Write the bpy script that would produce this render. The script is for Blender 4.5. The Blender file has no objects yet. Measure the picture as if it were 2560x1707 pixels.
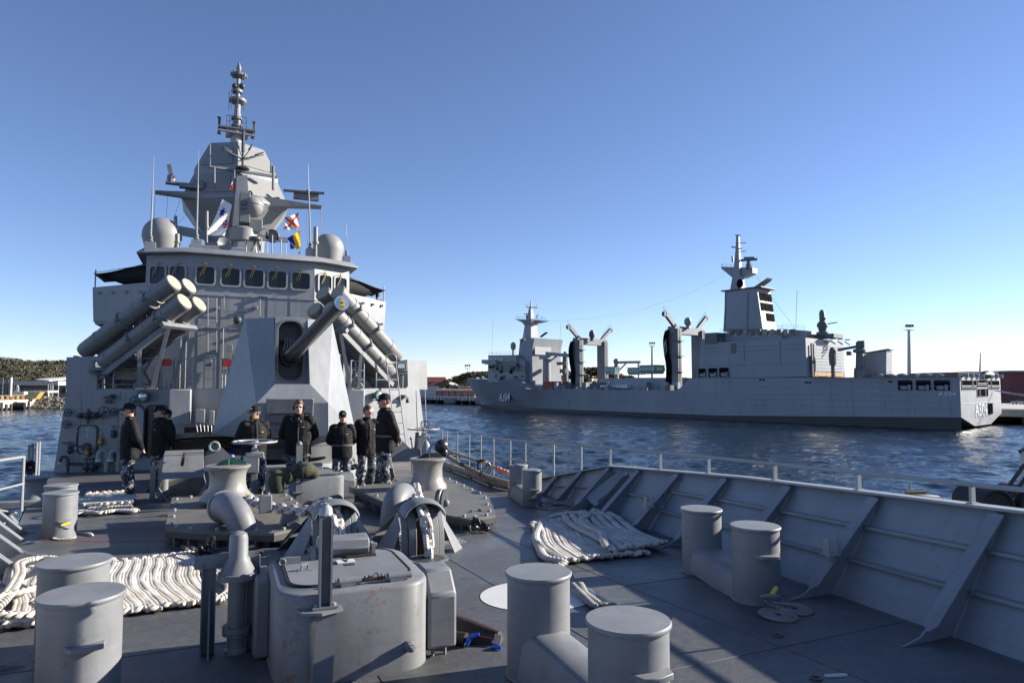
import bpy, bmesh, math, random
from mathutils import Vector, Matrix, Euler, noise
random.seed(7)
R = math.radians; PI = math.pi
sc = bpy.context.scene
# ---------------------------------------------------------------- camera, sky, sun, exposure
CZ = 10.3                      # eye height above the water (m)
FPX = 1707.0                   # focal length in photo pixels (24 mm on 2560 px)
PITCH = math.atan((960-853.5)/FPX)
cam = bpy.data.cameras.new('camera'); cam.lens = 24.0; cam.sensor_width = 36.0
cam.clip_start = 0.1; cam.clip_end = 20000
camo = bpy.data.objects.new('camera', cam); sc.collection.objects.link(camo)
camo.location = (0, 0, CZ); camo.rotation_euler = (R(90)+PITCH, 0, 0); sc.camera = camo
SUN_AZ = R(73); SUN_EL = R(21)  # clockwise from the view direction, above the horizon
world = bpy.data.worlds.new('World'); sc.world = world; world.use_nodes = True
wn = world.node_tree; sky = wn.nodes.new('ShaderNodeTexSky'); sky.sky_type = 'NISHITA'
sky.sun_disc = False; sky.sun_elevation = SUN_EL; sky.sun_rotation = SUN_AZ
sky.air_density = .75; sky.dust_density = 0.0; sky.ozone_density = 5.0; sky.altitude = 10
bg = wn.nodes['Background']; bg.inputs['Strength'].default_value = 0.079
wt = wn.nodes.new('ShaderNodeMix'); wt.data_type = 'RGBA'; wt.blend_type = 'MULTIPLY'; wt.inputs[0].default_value = 1.0
wt.inputs[7].default_value = (1.24, 1.0, .95, 1); wn.links.new(sky.outputs[0], wt.inputs[6]); wn.links.new(wt.outputs[2], bg.inputs[0])
sun = bpy.data.lights.new('sun', 'SUN'); sun.energy = 4.5; sun.angle = R(0.53); sun.color = (1.0, .92, .81)
suno = bpy.data.objects.new('sun', sun); sc.collection.objects.link(suno)
sd = Vector((math.sin(SUN_AZ)*math.cos(SUN_EL), math.cos(SUN_AZ)*math.cos(SUN_EL), math.sin(SUN_EL)))
suno.rotation_euler = sd.to_track_quat('Z', 'Y').to_euler(); suno.location = (60, 30, 60)
vs = sc.view_settings; vs.view_transform = 'Standard'; vs.look = 'None'; vs.exposure = 1.28; vs.gamma = 1.0
vs.use_curve_mapping = False
sc.render.engine = 'CYCLES'; sc.cycles.use_denoising = True; sc.cycles.max_bounces = 6
sc.cycles.diffuse_bounces = 3; sc.cycles.glossy_bounces = 3; sc.cycles.transparent_max_bounces = 6
sc.cycles.caustics_reflective = False; sc.cycles.caustics_refractive = False

# ---------------------------------------------------------------- frames: ship (t port, s aft, z up) and pixel solvers
AL = R(24.0); CA, SA = math.cos(AL), math.sin(AL)
T0 = 1.5                                        # the ship's centreline
def dk(s): return CZ-1.5-0.047*s                # deck height
def W(t, s, z): return Vector((t*CA-s*SA, t*SA+s*CA, z))
SFM = Matrix.Rotation(AL, 4, 'Z')
def ray(px, py):
    x = (px-1280)/FPX; y = 1.0; z = (853.5-py)/FPX
    c, s_ = math.cos(PITCH), math.sin(PITCH)
    d = Vector((x, y*c-z*s_, y*s_+z*c))
    return Vector((d.x*CA+d.y*SA, -d.x*SA+d.y*CA, d.z))       # in (t, s, z)
def onS(px, py, s): d = ray(px, py); k = s/d.y; return Vector((d.x*k, s, CZ+d.z*k))
def onT(px, py, t): d = ray(px, py); k = t/d.x; return Vector((t, d.y*k, CZ+d.z*k))
def onZ(px, py, z): d = ray(px, py); k = (z-CZ)/d.z; return Vector((d.x*k, d.y*k, z))
def onD(px, py, h=0): d = ray(px, py); k = (-1.5+h)/(d.z+0.047*d.y); return Vector((d.x*k, d.y*k, CZ+d.z*k))
def onY(px, py, Y):                              # world point at world depth Y
    x = (px-1280)/FPX; z = (853.5-py)/FPX; c, s_ = math.cos(PITCH), math.sin(PITCH)
    d = Vector((x, c-z*s_, s_+z*c)); return Vector((0, 0, CZ))+d*(Y/d.y)
def mpp(t, s):                                   # metres per photo pixel at (t,s)
    return (t*SA+s*CA)/FPX

# ---------------------------------------------------------------- mesh builder
class MB:
    def __init__(s): s.v = []; s.f = []
    def add(s, vs, fs, M=None):
        o = len(s.v); s.v += [(M @ Vector(v)) if M else Vector(v) for v in vs]; s.f += [tuple(i+o for i in f) for f in fs]; return s
    def box(s, c, d, M=None, rz=0, rx=0, ry=0):
        hx, hy, hz = d[0]/2, d[1]/2, d[2]/2
        L = Matrix.Translation(c) @ Euler((rx, ry, rz)).to_matrix().to_4x4()
        vs = [(x, y, z) for z in (-hz, hz) for y in (-hy, hy) for x in (-hx, hx)]
        fs = [(0, 2, 3, 1), (4, 5, 7, 6), (0, 1, 5, 4), (2, 6, 7, 3), (0, 4, 6, 2), (1, 3, 7, 5)]
        return s.add(vs, fs, (M @ L) if M else L)
    def bar(s, a, b, w, h, up=(0, 0, 1)):
        a = Vector(a); b = Vector(b); d = b-a; L = d.length
        if L < 1e-6: return s
        y = d/L; u = Vector(up)
        x = y.cross(u)
        if x.length < 1e-4: x = y.cross(Vector((1, 0, 0)))
        x.normalize(); z = x.cross(y)
        M = Matrix((x, y, z)).transposed().to_4x4(); M.translation = (a+b)/2
        return s.box((0, 0, 0), (w, L, h), M)
    def loft(s, rings, closed=True, cap=True, loop=False):
        n = len(rings[0]); vs = [v for r in rings for v in r]; fs = []
        m = len(rings)
        for i in range(m if loop else m-1):
            j = (i+1) % m
            for k in range(n if closed else n-1):
                l = (k+1) % n; fs.append((i*n+k, i*n+l, j*n+l, j*n+k))
        if cap and closed and not loop:
            fs.append(tuple(range(n-1, -1, -1))); fs.append(tuple((m-1)*n+k for k in range(n)))
        return s.add(vs, fs)
    def cyl(s, a, b, r0, r1=None, n=12, cap=True):
        return s.tube([a, b], [r0, r0 if r1 is None else r1], n, cap)
    def tube(s, pts, r, n=8, cap=True, closed=False):
        P = [Vector(p) for p in pts]; m = len(P)
        rr = r if isinstance(r, (list, tuple)) else [r]*m
        rings = []; ux = None
        for i in range(m):
            if closed: d = P[(i+1) % m]-P[i-1]
            else: d = P[min(i+1, m-1)]-P[max(i-1, 0)]
            if d.length < 1e-9: d = Vector((0, 0, 1))
            d.normalize()
            if ux is None:
                ux = d.cross(Vector((0, 0, 1)))
                if ux.length < .05: ux = d.cross(Vector((1, 0, 0)))
            ux = ux-d*ux.dot(d)
            if ux.length < 1e-6: ux = d.orthogonal()
            ux.normalize(); uy = d.cross(ux)
            rings.append([P[i]+(ux*math.cos(2*PI*k/n)+uy*math.sin(2*PI*k/n))*rr[i] for k in range(n)])
        return s.loft(rings, True, cap, closed)
    def lathe(s, prof, c=(0, 0, 0), n=24, M=None, ang=None, phase=0):
        L = (M or Matrix()) @ Matrix.Translation(c)
        rings = []; a1 = 2*PI if ang is None else ang
        for r, z in prof:
            rings.append([L @ Vector((r*math.cos(phase+a1*k/n), r*math.sin(phase+a1*k/n), z)) for k in range(n if ang is None else n+1)])
        m = len(rings); 
        return s.loft(rings, ang is None, True)
    def prism(s, poly, vec):
        vec = Vector(vec); n = len(poly); P = [Vector(p) for p in poly]
        vs = P+[p+vec for p in P]
        fs = [tuple(range(n)), tuple(range(2*n-1, n-1, -1))]+[(k, n+k, n+(k+1) % n, (k+1) % n) for k in range(n)]
        return s.add(vs, fs)
    def sph(s, c, r, n=14, m=9, M=None):
        r = r if isinstance(r, (tuple, list)) else (r, r, r)
        L = (M or Matrix()) @ Matrix.Translation(c)
        rings = []
        for i in range(m+1):
            th = PI*i/m; q = max(math.sin(th), 1e-3)
            rings.append([L @ Vector((r[0]*q*math.cos(2*PI*k/n), r[1]*q*math.sin(2*PI*k/n), -r[2]*math.cos(th))) for k in range(n)])
        return s.loft(rings)
    def ring(s, c, R_, r, axis=(0, 0, 1), n=24, m=8, a0=0, a1=None):
        ax = Vector(axis).normalized(); x = ax.orthogonal().normalized(); y = ax.cross(x); c = Vector(c)
        N = n if a1 is None else n+1; A = 2*PI if a1 is None else a1-a0
        pts = [c+(x*math.cos(a0+A*k/n)+y*math.sin(a0+A*k/n))*R_ for k in range(N)]
        return s.tube(pts, r, m, True, a1 is None)
    def tf(s, M):
        s.v = [M @ v for v in s.v]; return s
def bez(pts, n=8):
    """Catmull-Rom through pts"""
    P = [Vector(p) for p in pts]; out = []
    for i in range(len(P)-1):
        p0 = P[max(i-1, 0)]; p1 = P[i]; p2 = P[i+1]; p3 = P[min(i+2, len(P)-1)]
        for k in range(n):
            t = k/n
            out.append(.5*((2*p1)+(p2-p0)*t+(2*p0-5*p1+4*p2-p3)*t*t+(3*p1-p0-3*p2+p3)*t**3))
    out.append(P[-1]); return out
def rrect(w, h, r, n=4):
    out = []
    for cx, cy, a in ((w/2-r, h/2-r, 0), (-w/2+r, h/2-r, 90), (-w/2+r, -h/2+r, 180), (w/2-r, -h/2+r, 270)):
        for k in range(n+1): out.append((cx+r*math.cos(R(a+90*k/n)), cy+r*math.sin(R(a+90*k/n))))
    return out

COL = sc.collection
def mesh_of(mb, name, mat, smooth=35):
    me = bpy.data.meshes.new(name); me.from_pydata([tuple(v) for v in mb.v], [], mb.f); me.validate()
    bm = bmesh.new(); bm.from_mesh(me); bmesh.ops.recalc_face_normals(bm, faces=bm.faces); bm.to_mesh(me); bm.free()
    if mat: me.materials.append(mat)
    if smooth:
        for p in me.polygons: p.use_smooth = True
        me.set_sharp_from_angle(angle=R(smooth))
    return me
def obj(name, mb, mat, parent=None, bev=0, smooth=35, loc=None, rot=None):
    me = mb if isinstance(mb, bpy.types.Mesh) else mesh_of(mb, name, mat, smooth)
    o = bpy.data.objects.new(name, me); COL.objects.link(o)
    if parent is not None: o.parent = parent
    if loc is not None: o.location = loc
    if rot is not None: o.rotation_euler = rot
    if bev:
        b = o.modifiers.new('bevel', 'BEVEL'); b.width = bev; b.segments = 2; b.limit_method = 'ANGLE'; b.angle_limit = R(40)
    return o
def tag(o, label, cat, group=None):
    o['label'] = label; o['category'] = cat
    if group: o['group'] = group
    return o
def thing(name, label, cat, loc=(0, 0, 0), rz=0.0, group=None):
    o = bpy.data.objects.new(name, None); o.empty_display_size = .2; COL.objects.link(o)
    o.location = loc; o.rotation_euler = (0, 0, rz)
    return tag(o, label, cat, group)
def sthing(name, label, cat, t=0, s=0, z=0, rz=0, group=None):
    """thing standing in the ship frame: local x to port, y aft, z up"""
    return thing(name, label, cat, W(t, s, z), AL+rz, group)
def struct(name, mb, mat, parent=None, smooth=35):
    o = obj(name, mb, mat, parent, 0, smooth)
    if parent is None: o['kind'] = 'structure'
    return o
def copy_tree(o, parent=None):
    c = o.copy(); COL.objects.link(c); c.parent = parent
    for ch in list(o.children): copy_tree(ch, c)
    return c

# ---------------------------------------------------------------- materials
MAT = {}
def nmat(name):
    m = bpy.data.materials.new(name); m.use_nodes = True; MAT[name] = m
    nt = m.node_tree; return m, nt, nt.nodes['Principled BSDF']
def N(nt, t, **kw):
    n = nt.nodes.new(t)
    for k, v in kw.items():
        if k in n.inputs.keys(): n.inputs[k].default_value = v
        else: setattr(n, k, v)
    return n
def coords(nt, scale=(1, 1, 1), kind='Object'):
    tc = N(nt, 'ShaderNodeTexCoord'); mp = N(nt, 'ShaderNodeMapping'); mp.inputs['Scale'].default_value = scale
    nt.links.new(tc.outputs[kind], mp.inputs[0]); return mp.outputs[0]
def ramp(nt, fac, stops):
    r = N(nt, 'ShaderNodeValToRGB'); e = r.color_ramp.elements
    while len(e) < len(stops): e.new(.5)
    for i, (p, c) in enumerate(stops): e[i].position = p; e[i].color = (*c, 1) if len(c) == 3 else c
    nt.links.new(fac, r.inputs[0]); return r.outputs[0]
def mix(nt, fac, a, b, mode='MIX'):
    m = N(nt, 'ShaderNodeMix', data_type='RGBA', blend_type=mode)
    for sock, v in ((m.inputs[0], fac), (m.inputs[6], a), (m.inputs[7], b)):
        if isinstance(v, (int, float)): sock.default_value = v
        elif isinstance(v, tuple): sock.default_value = (*v, 1) if len(v) == 3 else v
        else: nt.links.new(v, sock)
    return m.outputs[2]
def paint(name, col, rough=.45, var=.10, scale=2.0, rust=0.0, streak=0.0, chips=0.0, dish=0.0, sscale=1.0, bump=0.0, metal=0.0, bscale=60, spec=.5, grime=(.16, .14, .12)):
    m, nt, b = nmat(name)
    cv = coords(nt)
    n1 = N(nt, 'ShaderNodeTexNoise', Scale=scale, Detail=5.0, Roughness=.6); nt.links.new(cv, n1.inputs[0])
    lo = tuple(c*(1-var) for c in col); hi = tuple(min(c*(1+var), 1) for c in col)
    c = ramp(nt, n1.outputs[0], [(.3, lo), (.7, hi)])
    if streak:
        sv = coords(nt, (5*sscale, 5*sscale, .35*sscale)); n2 = N(nt, 'ShaderNodeTexNoise', Scale=1.6, Detail=4.0, Roughness=.65); nt.links.new(sv, n2.inputs[0])
        f = ramp(nt, n2.outputs[0], [(.50, (0, 0, 0)), (.78, (streak,)*3)])
        c = mix(nt, f, c, tuple(x*.62 for x in col))
    if rust:
        n3 = N(nt, 'ShaderNodeTexNoise', Scale=scale*2.3, Detail=8.0, Roughness=.7); nt.links.new(cv, n3.inputs[0])
        t0 = .70-.28*rust
        f = ramp(nt, n3.outputs[0], [(t0, (0, 0, 0)), (t0+.05, (1, 1, 1))])
        n4 = N(nt, 'ShaderNodeTexNoise', Scale=scale*9, Detail=3.0); nt.links.new(cv, n4.inputs[0])
        rc = ramp(nt, n4.outputs[0], [(.35, (.055, .022, .010)), (.65, (.22, .10, .035))])
        c = mix(nt, f, c, rc)
    if chips:
        hv = coords(nt, (1.2, 1.2, 16)); na = N(nt, 'ShaderNodeTexNoise', Scale=1.5, Detail=5.0, Roughness=.7); nt.links.new(hv, na.inputs[0])
        c = mix(nt, ramp(nt, na.outputs[0], [(.48, (0, 0, 0)), (.72, (.55, .55, .55))]), c, tuple(x*.72 for x in col))
        n7 = N(nt, 'ShaderNodeTexNoise', Scale=scale*11, Detail=6.0, Roughness=.75); nt.links.new(cv, n7.inputs[0])
        n8 = N(nt, 'ShaderNodeTexNoise', Scale=scale*1.3, Detail=2.0); nt.links.new(cv, n8.inputs[0])
        ma = N(nt, 'ShaderNodeMath', operation='MULTIPLY'); nt.links.new(n7.outputs[0], ma.inputs[0]); nt.links.new(n8.outputs[0], ma.inputs[1])
        c = mix(nt, ramp(nt, ma.outputs[0], [(.40-.06*chips, (0, 0, 0)), (.43-.06*chips, (.8, .8, .8))]), c, (.075, .045, .028))
        c = mix(nt, ramp(nt, n8.outputs[0], [(.42, (0, 0, 0)), (.68, (.5, .5, .5))]), c, tuple(x*1.22 for x in col))
    nt.links.new(c, b.inputs['Base Color'])
    n5 = N(nt, 'ShaderNodeTexNoise', Scale=scale*4, Detail=3.0); nt.links.new(cv, n5.inputs[0])
    rr = N(nt, 'ShaderNodeMapRange'); rr.inputs[3].default_value = max(rough-.1, .05); rr.inputs[4].default_value = min(rough+.12, 1)
    nt.links.new(n5.outputs[0], rr.inputs[0]); nt.links.new(rr.outputs[0], b.inputs['Roughness'])
    b.inputs['Metallic'].default_value = metal; b.inputs['Specular IOR Level'].default_value = spec
    if bump:
        n6 = N(nt, 'ShaderNodeTexNoise', Scale=bscale, Detail=3.0); nt.links.new(cv, n6.inputs[0])
        bp = N(nt, 'ShaderNodeBump', Strength=bump, Distance=.01); nt.links.new(n6.outputs[0], bp.inputs['Height']); nt.links.new(bp.outputs[0], b.inputs['Normal'])
    if dish:
        dv = coords(nt, (1.0, 1.0, .45)); n9 = N(nt, 'ShaderNodeTexNoise', Scale=2.1, Detail=2.0, Roughness=.4); nt.links.new(dv, n9.inputs[0])
        bp = N(nt, 'ShaderNodeBump', Strength=dish, Distance=.05); nt.links.new(n9.outputs[0], bp.inputs['Height']); nt.links.new(bp.outputs[0], b.inputs['Normal'])
    return m
GREY = (.272, .284, .296)
M_ship = paint('ship_grey', GREY, .42, .09, .9, streak=.45, dish=.30)
M_gear = paint('gear_grey', (.185, .193, .202), .52, .15, 2.6, streak=.5, chips=.42, bump=.06, bscale=25)
M_gearr = paint('gear_grey_rusty', (.185, .191, .198), .54, .16, 2.8, rust=.36, streak=.6, chips=.6, bump=.08, bscale=25)
M_cap = paint('capstan_paint', (.25, .245, .228), .38, .12, 1.6, rust=.38, streak=.3, bump=.03)
M_dark = paint('dark_grey', (.055, .058, .062), .5, .15, 4)
M_black = paint('black_paint', (.018, .018, .020), .35, .2, 4)
M_rail = paint('rail_grey', (.29, .305, .315), .4, .08, 4)
M_white = paint('white_paint', (.60, .60, .58), .5, .05, 5)
M_chain = paint('white_chain', (.58, .57, .55), .5, .10, 6, rust=.62, bump=.2, bscale=40)
M_bchain = paint('black_chain', (.022, .021, .020), .35, .3, 20, bump=.2, bscale=60)
M_steel = paint('dark_steel', (.06, .045, .035), .5, .3, 12, metal=.4, rust=.4)
M_brass = paint('brass', (.35, .24, .08), .4, .2, 12, metal=.6)
M_green = paint('green_valve', (.02, .10, .07), .45, .2, 12)
M_red = paint('red_paint', (.42, .02, .025), .4, .12, 8)
M_yellow = paint('yellow_paint', (.75, .52, .03), .5, .1, 8)
M_blue = paint('blue_plastic', (.02, .09, .55), .4, .1, 8)
M_gunmetal = paint('gun_barrel', (.032, .030, .029), .33, .25, 5, metal=.3, streak=.2)
M_canister = paint('canister_grey', (.205, .205, .20), .5, .08, 2.5, streak=.3)
M_endcap = paint('canister_end_cream', (.36, .32, .25), .6, .06, 3)
M_dome = paint('radome_grey', (.25, .247, .24), .55, .03, 2)
M_rubber = paint('black_rubber', (.012, .012, .013), .6, .2, 10)
M_canvas = paint('black_canvas', (.010, .010, .012), .85, .3, 6, bump=.2, bscale=20)
M_plat = paint('platform_dirty', (.135, .130, .118), .55, .2, 2.2, rust=.42, streak=.3, chips=.8, bump=.1, bscale=25)
T0 = 1.7
# ---------------------------------------------------------------- water
m, nt, b = nmat('sea_water')
cv = coords(nt, (1, 1, 1)); 
mp = N(nt, 'ShaderNodeMapping'); mp.inputs['Scale'].default_value = (.55, 1.0, 1); mp.inputs['Rotation'].default_value = (0, 0, R(20)); nt.links.new(cv, mp.inputs[0])
w1 = N(nt, 'ShaderNodeTexNoise', Scale=.42, Detail=5.0, Roughness=.62, Distortion=.6); nt.links.new(mp.outputs[0], w1.inputs[0])
w2 = N(nt, 'ShaderNodeTexNoise', Scale=2.2, Detail=3.0, Roughness=.55, Distortion=.4); nt.links.new(mp.outputs[0], w2.inputs[0])
w3 = N(nt, 'ShaderNodeTexNoise', Scale=.05, Detail=3.0, Roughness=.5); nt.links.new(cv, w3.inputs[0])
ad = N(nt, 'ShaderNodeMath', operation='MULTIPLY_ADD'); nt.links.new(w2.outputs[0], ad.inputs[0]); ad.inputs[1].default_value = .30; nt.links.new(w1.outputs[0], ad.inputs[2])
am = N(nt, 'ShaderNodeMapRange'); am.inputs[1].default_value = .35; am.inputs[2].default_value = .65; am.inputs[3].default_value = .55; am.inputs[4].default_value = 1.25
nt.links.new(w3.outputs[0], am.inputs[0])
mu = N(nt, 'ShaderNodeMath', operation='MULTIPLY'); nt.links.new(ad.outputs[0], mu.inputs[0]); nt.links.new(am.outputs[0], mu.inputs[1])
bp = N(nt, 'ShaderNodeBump', Strength=1.0, Distance=.42); nt.links.new(mu.outputs[0], bp.inputs['Height']); nt.links.new(bp.outputs[0], b.inputs['Normal'])
b.inputs['Base Color'].default_value = (.006, .016, .029, 1); b.inputs['Roughness'].default_value = .07; b.inputs['IOR'].default_value = 1.33
b.inputs['Specular IOR Level'].default_value = .5
import numpy as np
rng = np.random.default_rng(5)
na, nr = 560, 620
ang = np.radians(np.linspace(-47, 47, na)); rad = 9.0*(560/9.0)**np.linspace(0, 1, nr)
RR, AA = np.meshgrid(rad, ang, indexing='ij'); X = RR*np.sin(AA); Y = RR*np.cos(AA)
Z = np.zeros_like(X); DX = np.zeros_like(X); DY = np.zeros_like(X); cell = RR*(560/9.0)**(1/nr)-RR
for i in range(64):
    lam = .45*(6.0/.45)**rng.random(); th = np.radians(205)+rng.normal(0, .55); k = 2*np.pi/lam
    amp = .0092*lam**.85*rng.uniform(.5, 1.3); ph = rng.random()*6.28
    fade = np.clip((lam/np.maximum(cell*1.6, .01)-1), 0, 1)
    arg = k*(X*np.sin(th)+Y*np.cos(th))+ph
    Z += amp*np.sin(arg)*fade; c_ = .8*amp*np.cos(arg)*fade; DX += c_*np.sin(th); DY += c_*np.cos(th)
edgef = np.clip((560-RR)/60, 0, 1); Z = Z*edgef
V = np.stack([X+DX*edgef, Y+DY*edgef, Z], -1).reshape(-1, 3)
ii = np.arange(na*nr).reshape(nr, na); F = np.stack([ii[:-1, :-1], ii[1:, :-1], ii[1:, 1:], ii[:-1, 1:]], -1).reshape(-1, 4)
me = bpy.data.meshes.new('sea_water'); me.from_pydata(V.tolist(), [], F.tolist()); me.materials.append(MAT['sea_water'])
me.polygons.foreach_set('use_smooth', [True]*len(me.polygons))
if me.polygons[0].normal.z < 0: me.flip_normals()
o = bpy.data.objects.new('sea_water', me); COL.objects.link(o); o['kind'] = 'structure'
q = MB(); q.add([(-9000, -400, -.45), (9000, -400, -.45), (9000, 14000, -.45), (-9000, 14000, -.45)], [(0, 1, 2, 3)])
obj('far_water', q, MAT['sea_water'], o)

# ---------------------------------------------------------------- foredeck
PE = [(-6.5, 1.75), (-5, 2.5), (-2, 3.45), (0, 3.98), (2.5, 4.39), (4, 4.65), (7.05, 5.13), (8.03, 5.25), (11.5, 5.77), (15.7, 6.44), (18.7, 6.90), (21.5, 7.2), (24, 7.55), (30, 8.0), (45, 8.6)]
def edge(s):
    for (a, p), (c, q) in zip(PE, PE[1:]):
        if a <= s <= c: return p+(q-p)*(s-a)/(c-a)
    return PE[-1][1]
SS = [-6.5+.5*i for i in range(104)]
m, nt, b = nmat('deck_nonskid')
cv = coords(nt)
n1 = N(nt, 'ShaderNodeTexNoise', Scale=.55, Detail=6.0, Roughness=.62); nt.links.new(cv, n1.inputs[0])
c = ramp(nt, n1.outputs[0], [(.28, (.062, .065, .070)), (.5, (.086, .089, .093)), (.72, (.125, .125, .123))])
n2 = N(nt, 'ShaderNodeTexNoise', Scale=3.2, Detail=6.0, Roughness=.7); nt.links.new(cv, n2.inputs[0])
c = mix(nt, ramp(nt, n2.outputs[0], [(.52, (0, 0, 0)), (.75, (.45, .45, .45))]), c, (.05, .05, .05))
n3 = N(nt, 'ShaderNodeTexNoise', Scale=1.7, Detail=8.0, Roughness=.75); nt.links.new(cv, n3.inputs[0])
c = mix(nt, ramp(nt, n3.outputs[0], [(.55, (0, 0, 0)), (.72, (.55, .55, .55))]), c, (.19, .155, .115))
g = N(nt, 'ShaderNodeTexNoise', Scale=75.0, Detail=5.0, Roughness=.85); nt.links.new(cv, g.inputs[0])
c = mix(nt, 1.0, c, ramp(nt, g.outputs[0], [(.34, (.58, .58, .60)), (.66, (1.42, 1.42, 1.40))]), 'MULTIPLY')
n4 = N(nt, 'ShaderNodeTexNoise', Scale=14.0, Detail=7.0, Roughness=.8); nt.links.new(cv, n4.inputs[0])
c = mix(nt, 1.0, c, ramp(nt, n4.outputs[0], [(.32, (.70, .70, .72)), (.68, (1.30, 1.30, 1.28))]), 'MULTIPLY')
n5 = N(nt, 'ShaderNodeTexNoise', Scale=5.5, Detail=9.0, Roughness=.8); nt.links.new(cv, n5.inputs[0])
c = mix(nt, ramp(nt, n5.outputs[0], [(.655, (0, 0, 0)), (.69, (.75, .75, .75))]), c, (.13, .075, .042))
sv = coords(nt, (.6, 5, 1)); n6 = N(nt, 'ShaderNodeTexNoise', Scale=2.2, Detail=8.0, Roughness=.75); nt.links.new(sv, n6.inputs[0])
c = mix(nt, ramp(nt, n6.outputs[0], [(.60, (0, 0, 0)), (.70, (.35, .35, .35))]), c, (.20, .20, .20))
nt.links.new(c, b.inputs['Base Color'])
rg = ramp(nt, n1.outputs[0], [(.35, (.62, .62, .62)), (.65, (.38, .38, .38))]); nt.links.new(rg, b.inputs['Roughness'])
bp = N(nt, 'ShaderNodeBump', Strength=.55, Distance=.004); nt.links.new(g.outputs[0], bp.inputs['Height']); nt.links.new(bp.outputs[0], b.inputs['Normal'])
M_deck = MAT['deck_nonskid']
mb = MB(); vs = []; fs = []
for s in SS:
    e = edge(s)-T0
    for k in range(9): 
        t = T0+e*(k/4-1); vs.append(W(t, s, dk(s)))
for i in range(len(SS)-1):
    for k in range(8): a = i*9+k; fs.append((a, a+1, a+10, a+9))
mb.add(vs, fs); deck = struct('deck', mb, M_deck)
mb = MB()
for sg in (-1, 1):
    rings = [[W(T0+sg*(edge(s)-T0+.03), s, dk(s)-.005), W(T0+sg*(edge(s)-T0)*.93, s+(.7 if s < 0 else 0), dk(s)-2.5), W(T0+sg*max((edge(s)-T0)*.8-.35*(s < 8), .02), s+(1.6 if s < 3 else 0), -1.5)] for s in SS]
    mb.loft(rings, closed=False, cap=False)
obj('hull', mb, M_ship, deck)
# weld seams: raised beads between the deck plates
def seam(pts):
    q = MB(); q.tube([W(t, s, dk(s)+.001) for t, s in pts], .0028, 5); obj('weld_seam', q, MAT['deck_nonskid'], deck)
for s in (3.35, 5.1, 7.9, 11.9, 15.2, 18.6, 21.7): seam([(T0-(edge(s)-T0)+.05, s), (edge(s)-.05, s)])
for t in (-.6, .95, 2.35, 3.35): seam([(t, -3), (t, 23)])
seam([(4.25, 4), (6.1, 23)]); seam([(5.0, 11), (6.5, 23)])
mb = MB(); n_ = 12
def strip(pts, w, h=.004):
    q = MB()
    for (t0, s0), (t1, s1) in zip(pts, pts[1:]):
        q.add([W(t0, s0-w/2, dk(s0-w/2)+h), W(t1, s1-w/2, dk(s1-w/2)+h), W(t1, s1+w/2, dk(s1+w/2)+h), W(t0, s0+w/2, dk(s0+w/2)+h)], [(0, 1, 2, 3)])
    return q
obj('red_line', strip([(-2.3, 10.9), (-1.0, 9.95), (-.5, 9.75), (.6, 9.2), (2.0, 9.05), (2.73, 9.06), (3.77, 9.43), (5.0, 10.22), (5.5, 10.6)], .028), M_red, deck)
obj('red_line', strip([(-3.6, 20.3), (-1.5, 19.9), (1, 19.7)], .05), M_red, deck)
obj('red_line', strip([(3.9, 19.6), (7.0, 20.4)], .05), M_red, deck)
# white painted ring with a hub
q = MB(); cc = onD(1345, 1487); ro, ri = .48, .16
for k in range(40):
    a, a2 = 2*PI*k/40, 2*PI*(k+1)/40
    P = [(cc.x+r_*math.cos(x), cc.y+r_*math.sin(x)) for r_, x in ((ri, a), (ro, a), (ro, a2), (ri, a2))]
    q.add([W(t, s, dk(s)+.004) for t, s in P], [(0, 1, 2, 3)])
obj('painted_ring', q, M_white, deck)
# drain and pad-eyes in the deck
for px, py in ((2040, 1697), (1945, 1590)):
    p = onD(px, py); q = MB(); q.lathe([(.035, .001), (.035, .012), (.02, .012), (.018, .004)], W(p.x, p.y, dk(p.y)), 16); obj('deck_drain', q, M_dark, deck)
p = onD(2090, 1690); q = MB(); q.box(W(p.x, p.y, dk(p.y)+.006), (.13, .02, .01), rz=AL-.3); obj('deck_mark', q, M_white, deck)

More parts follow.
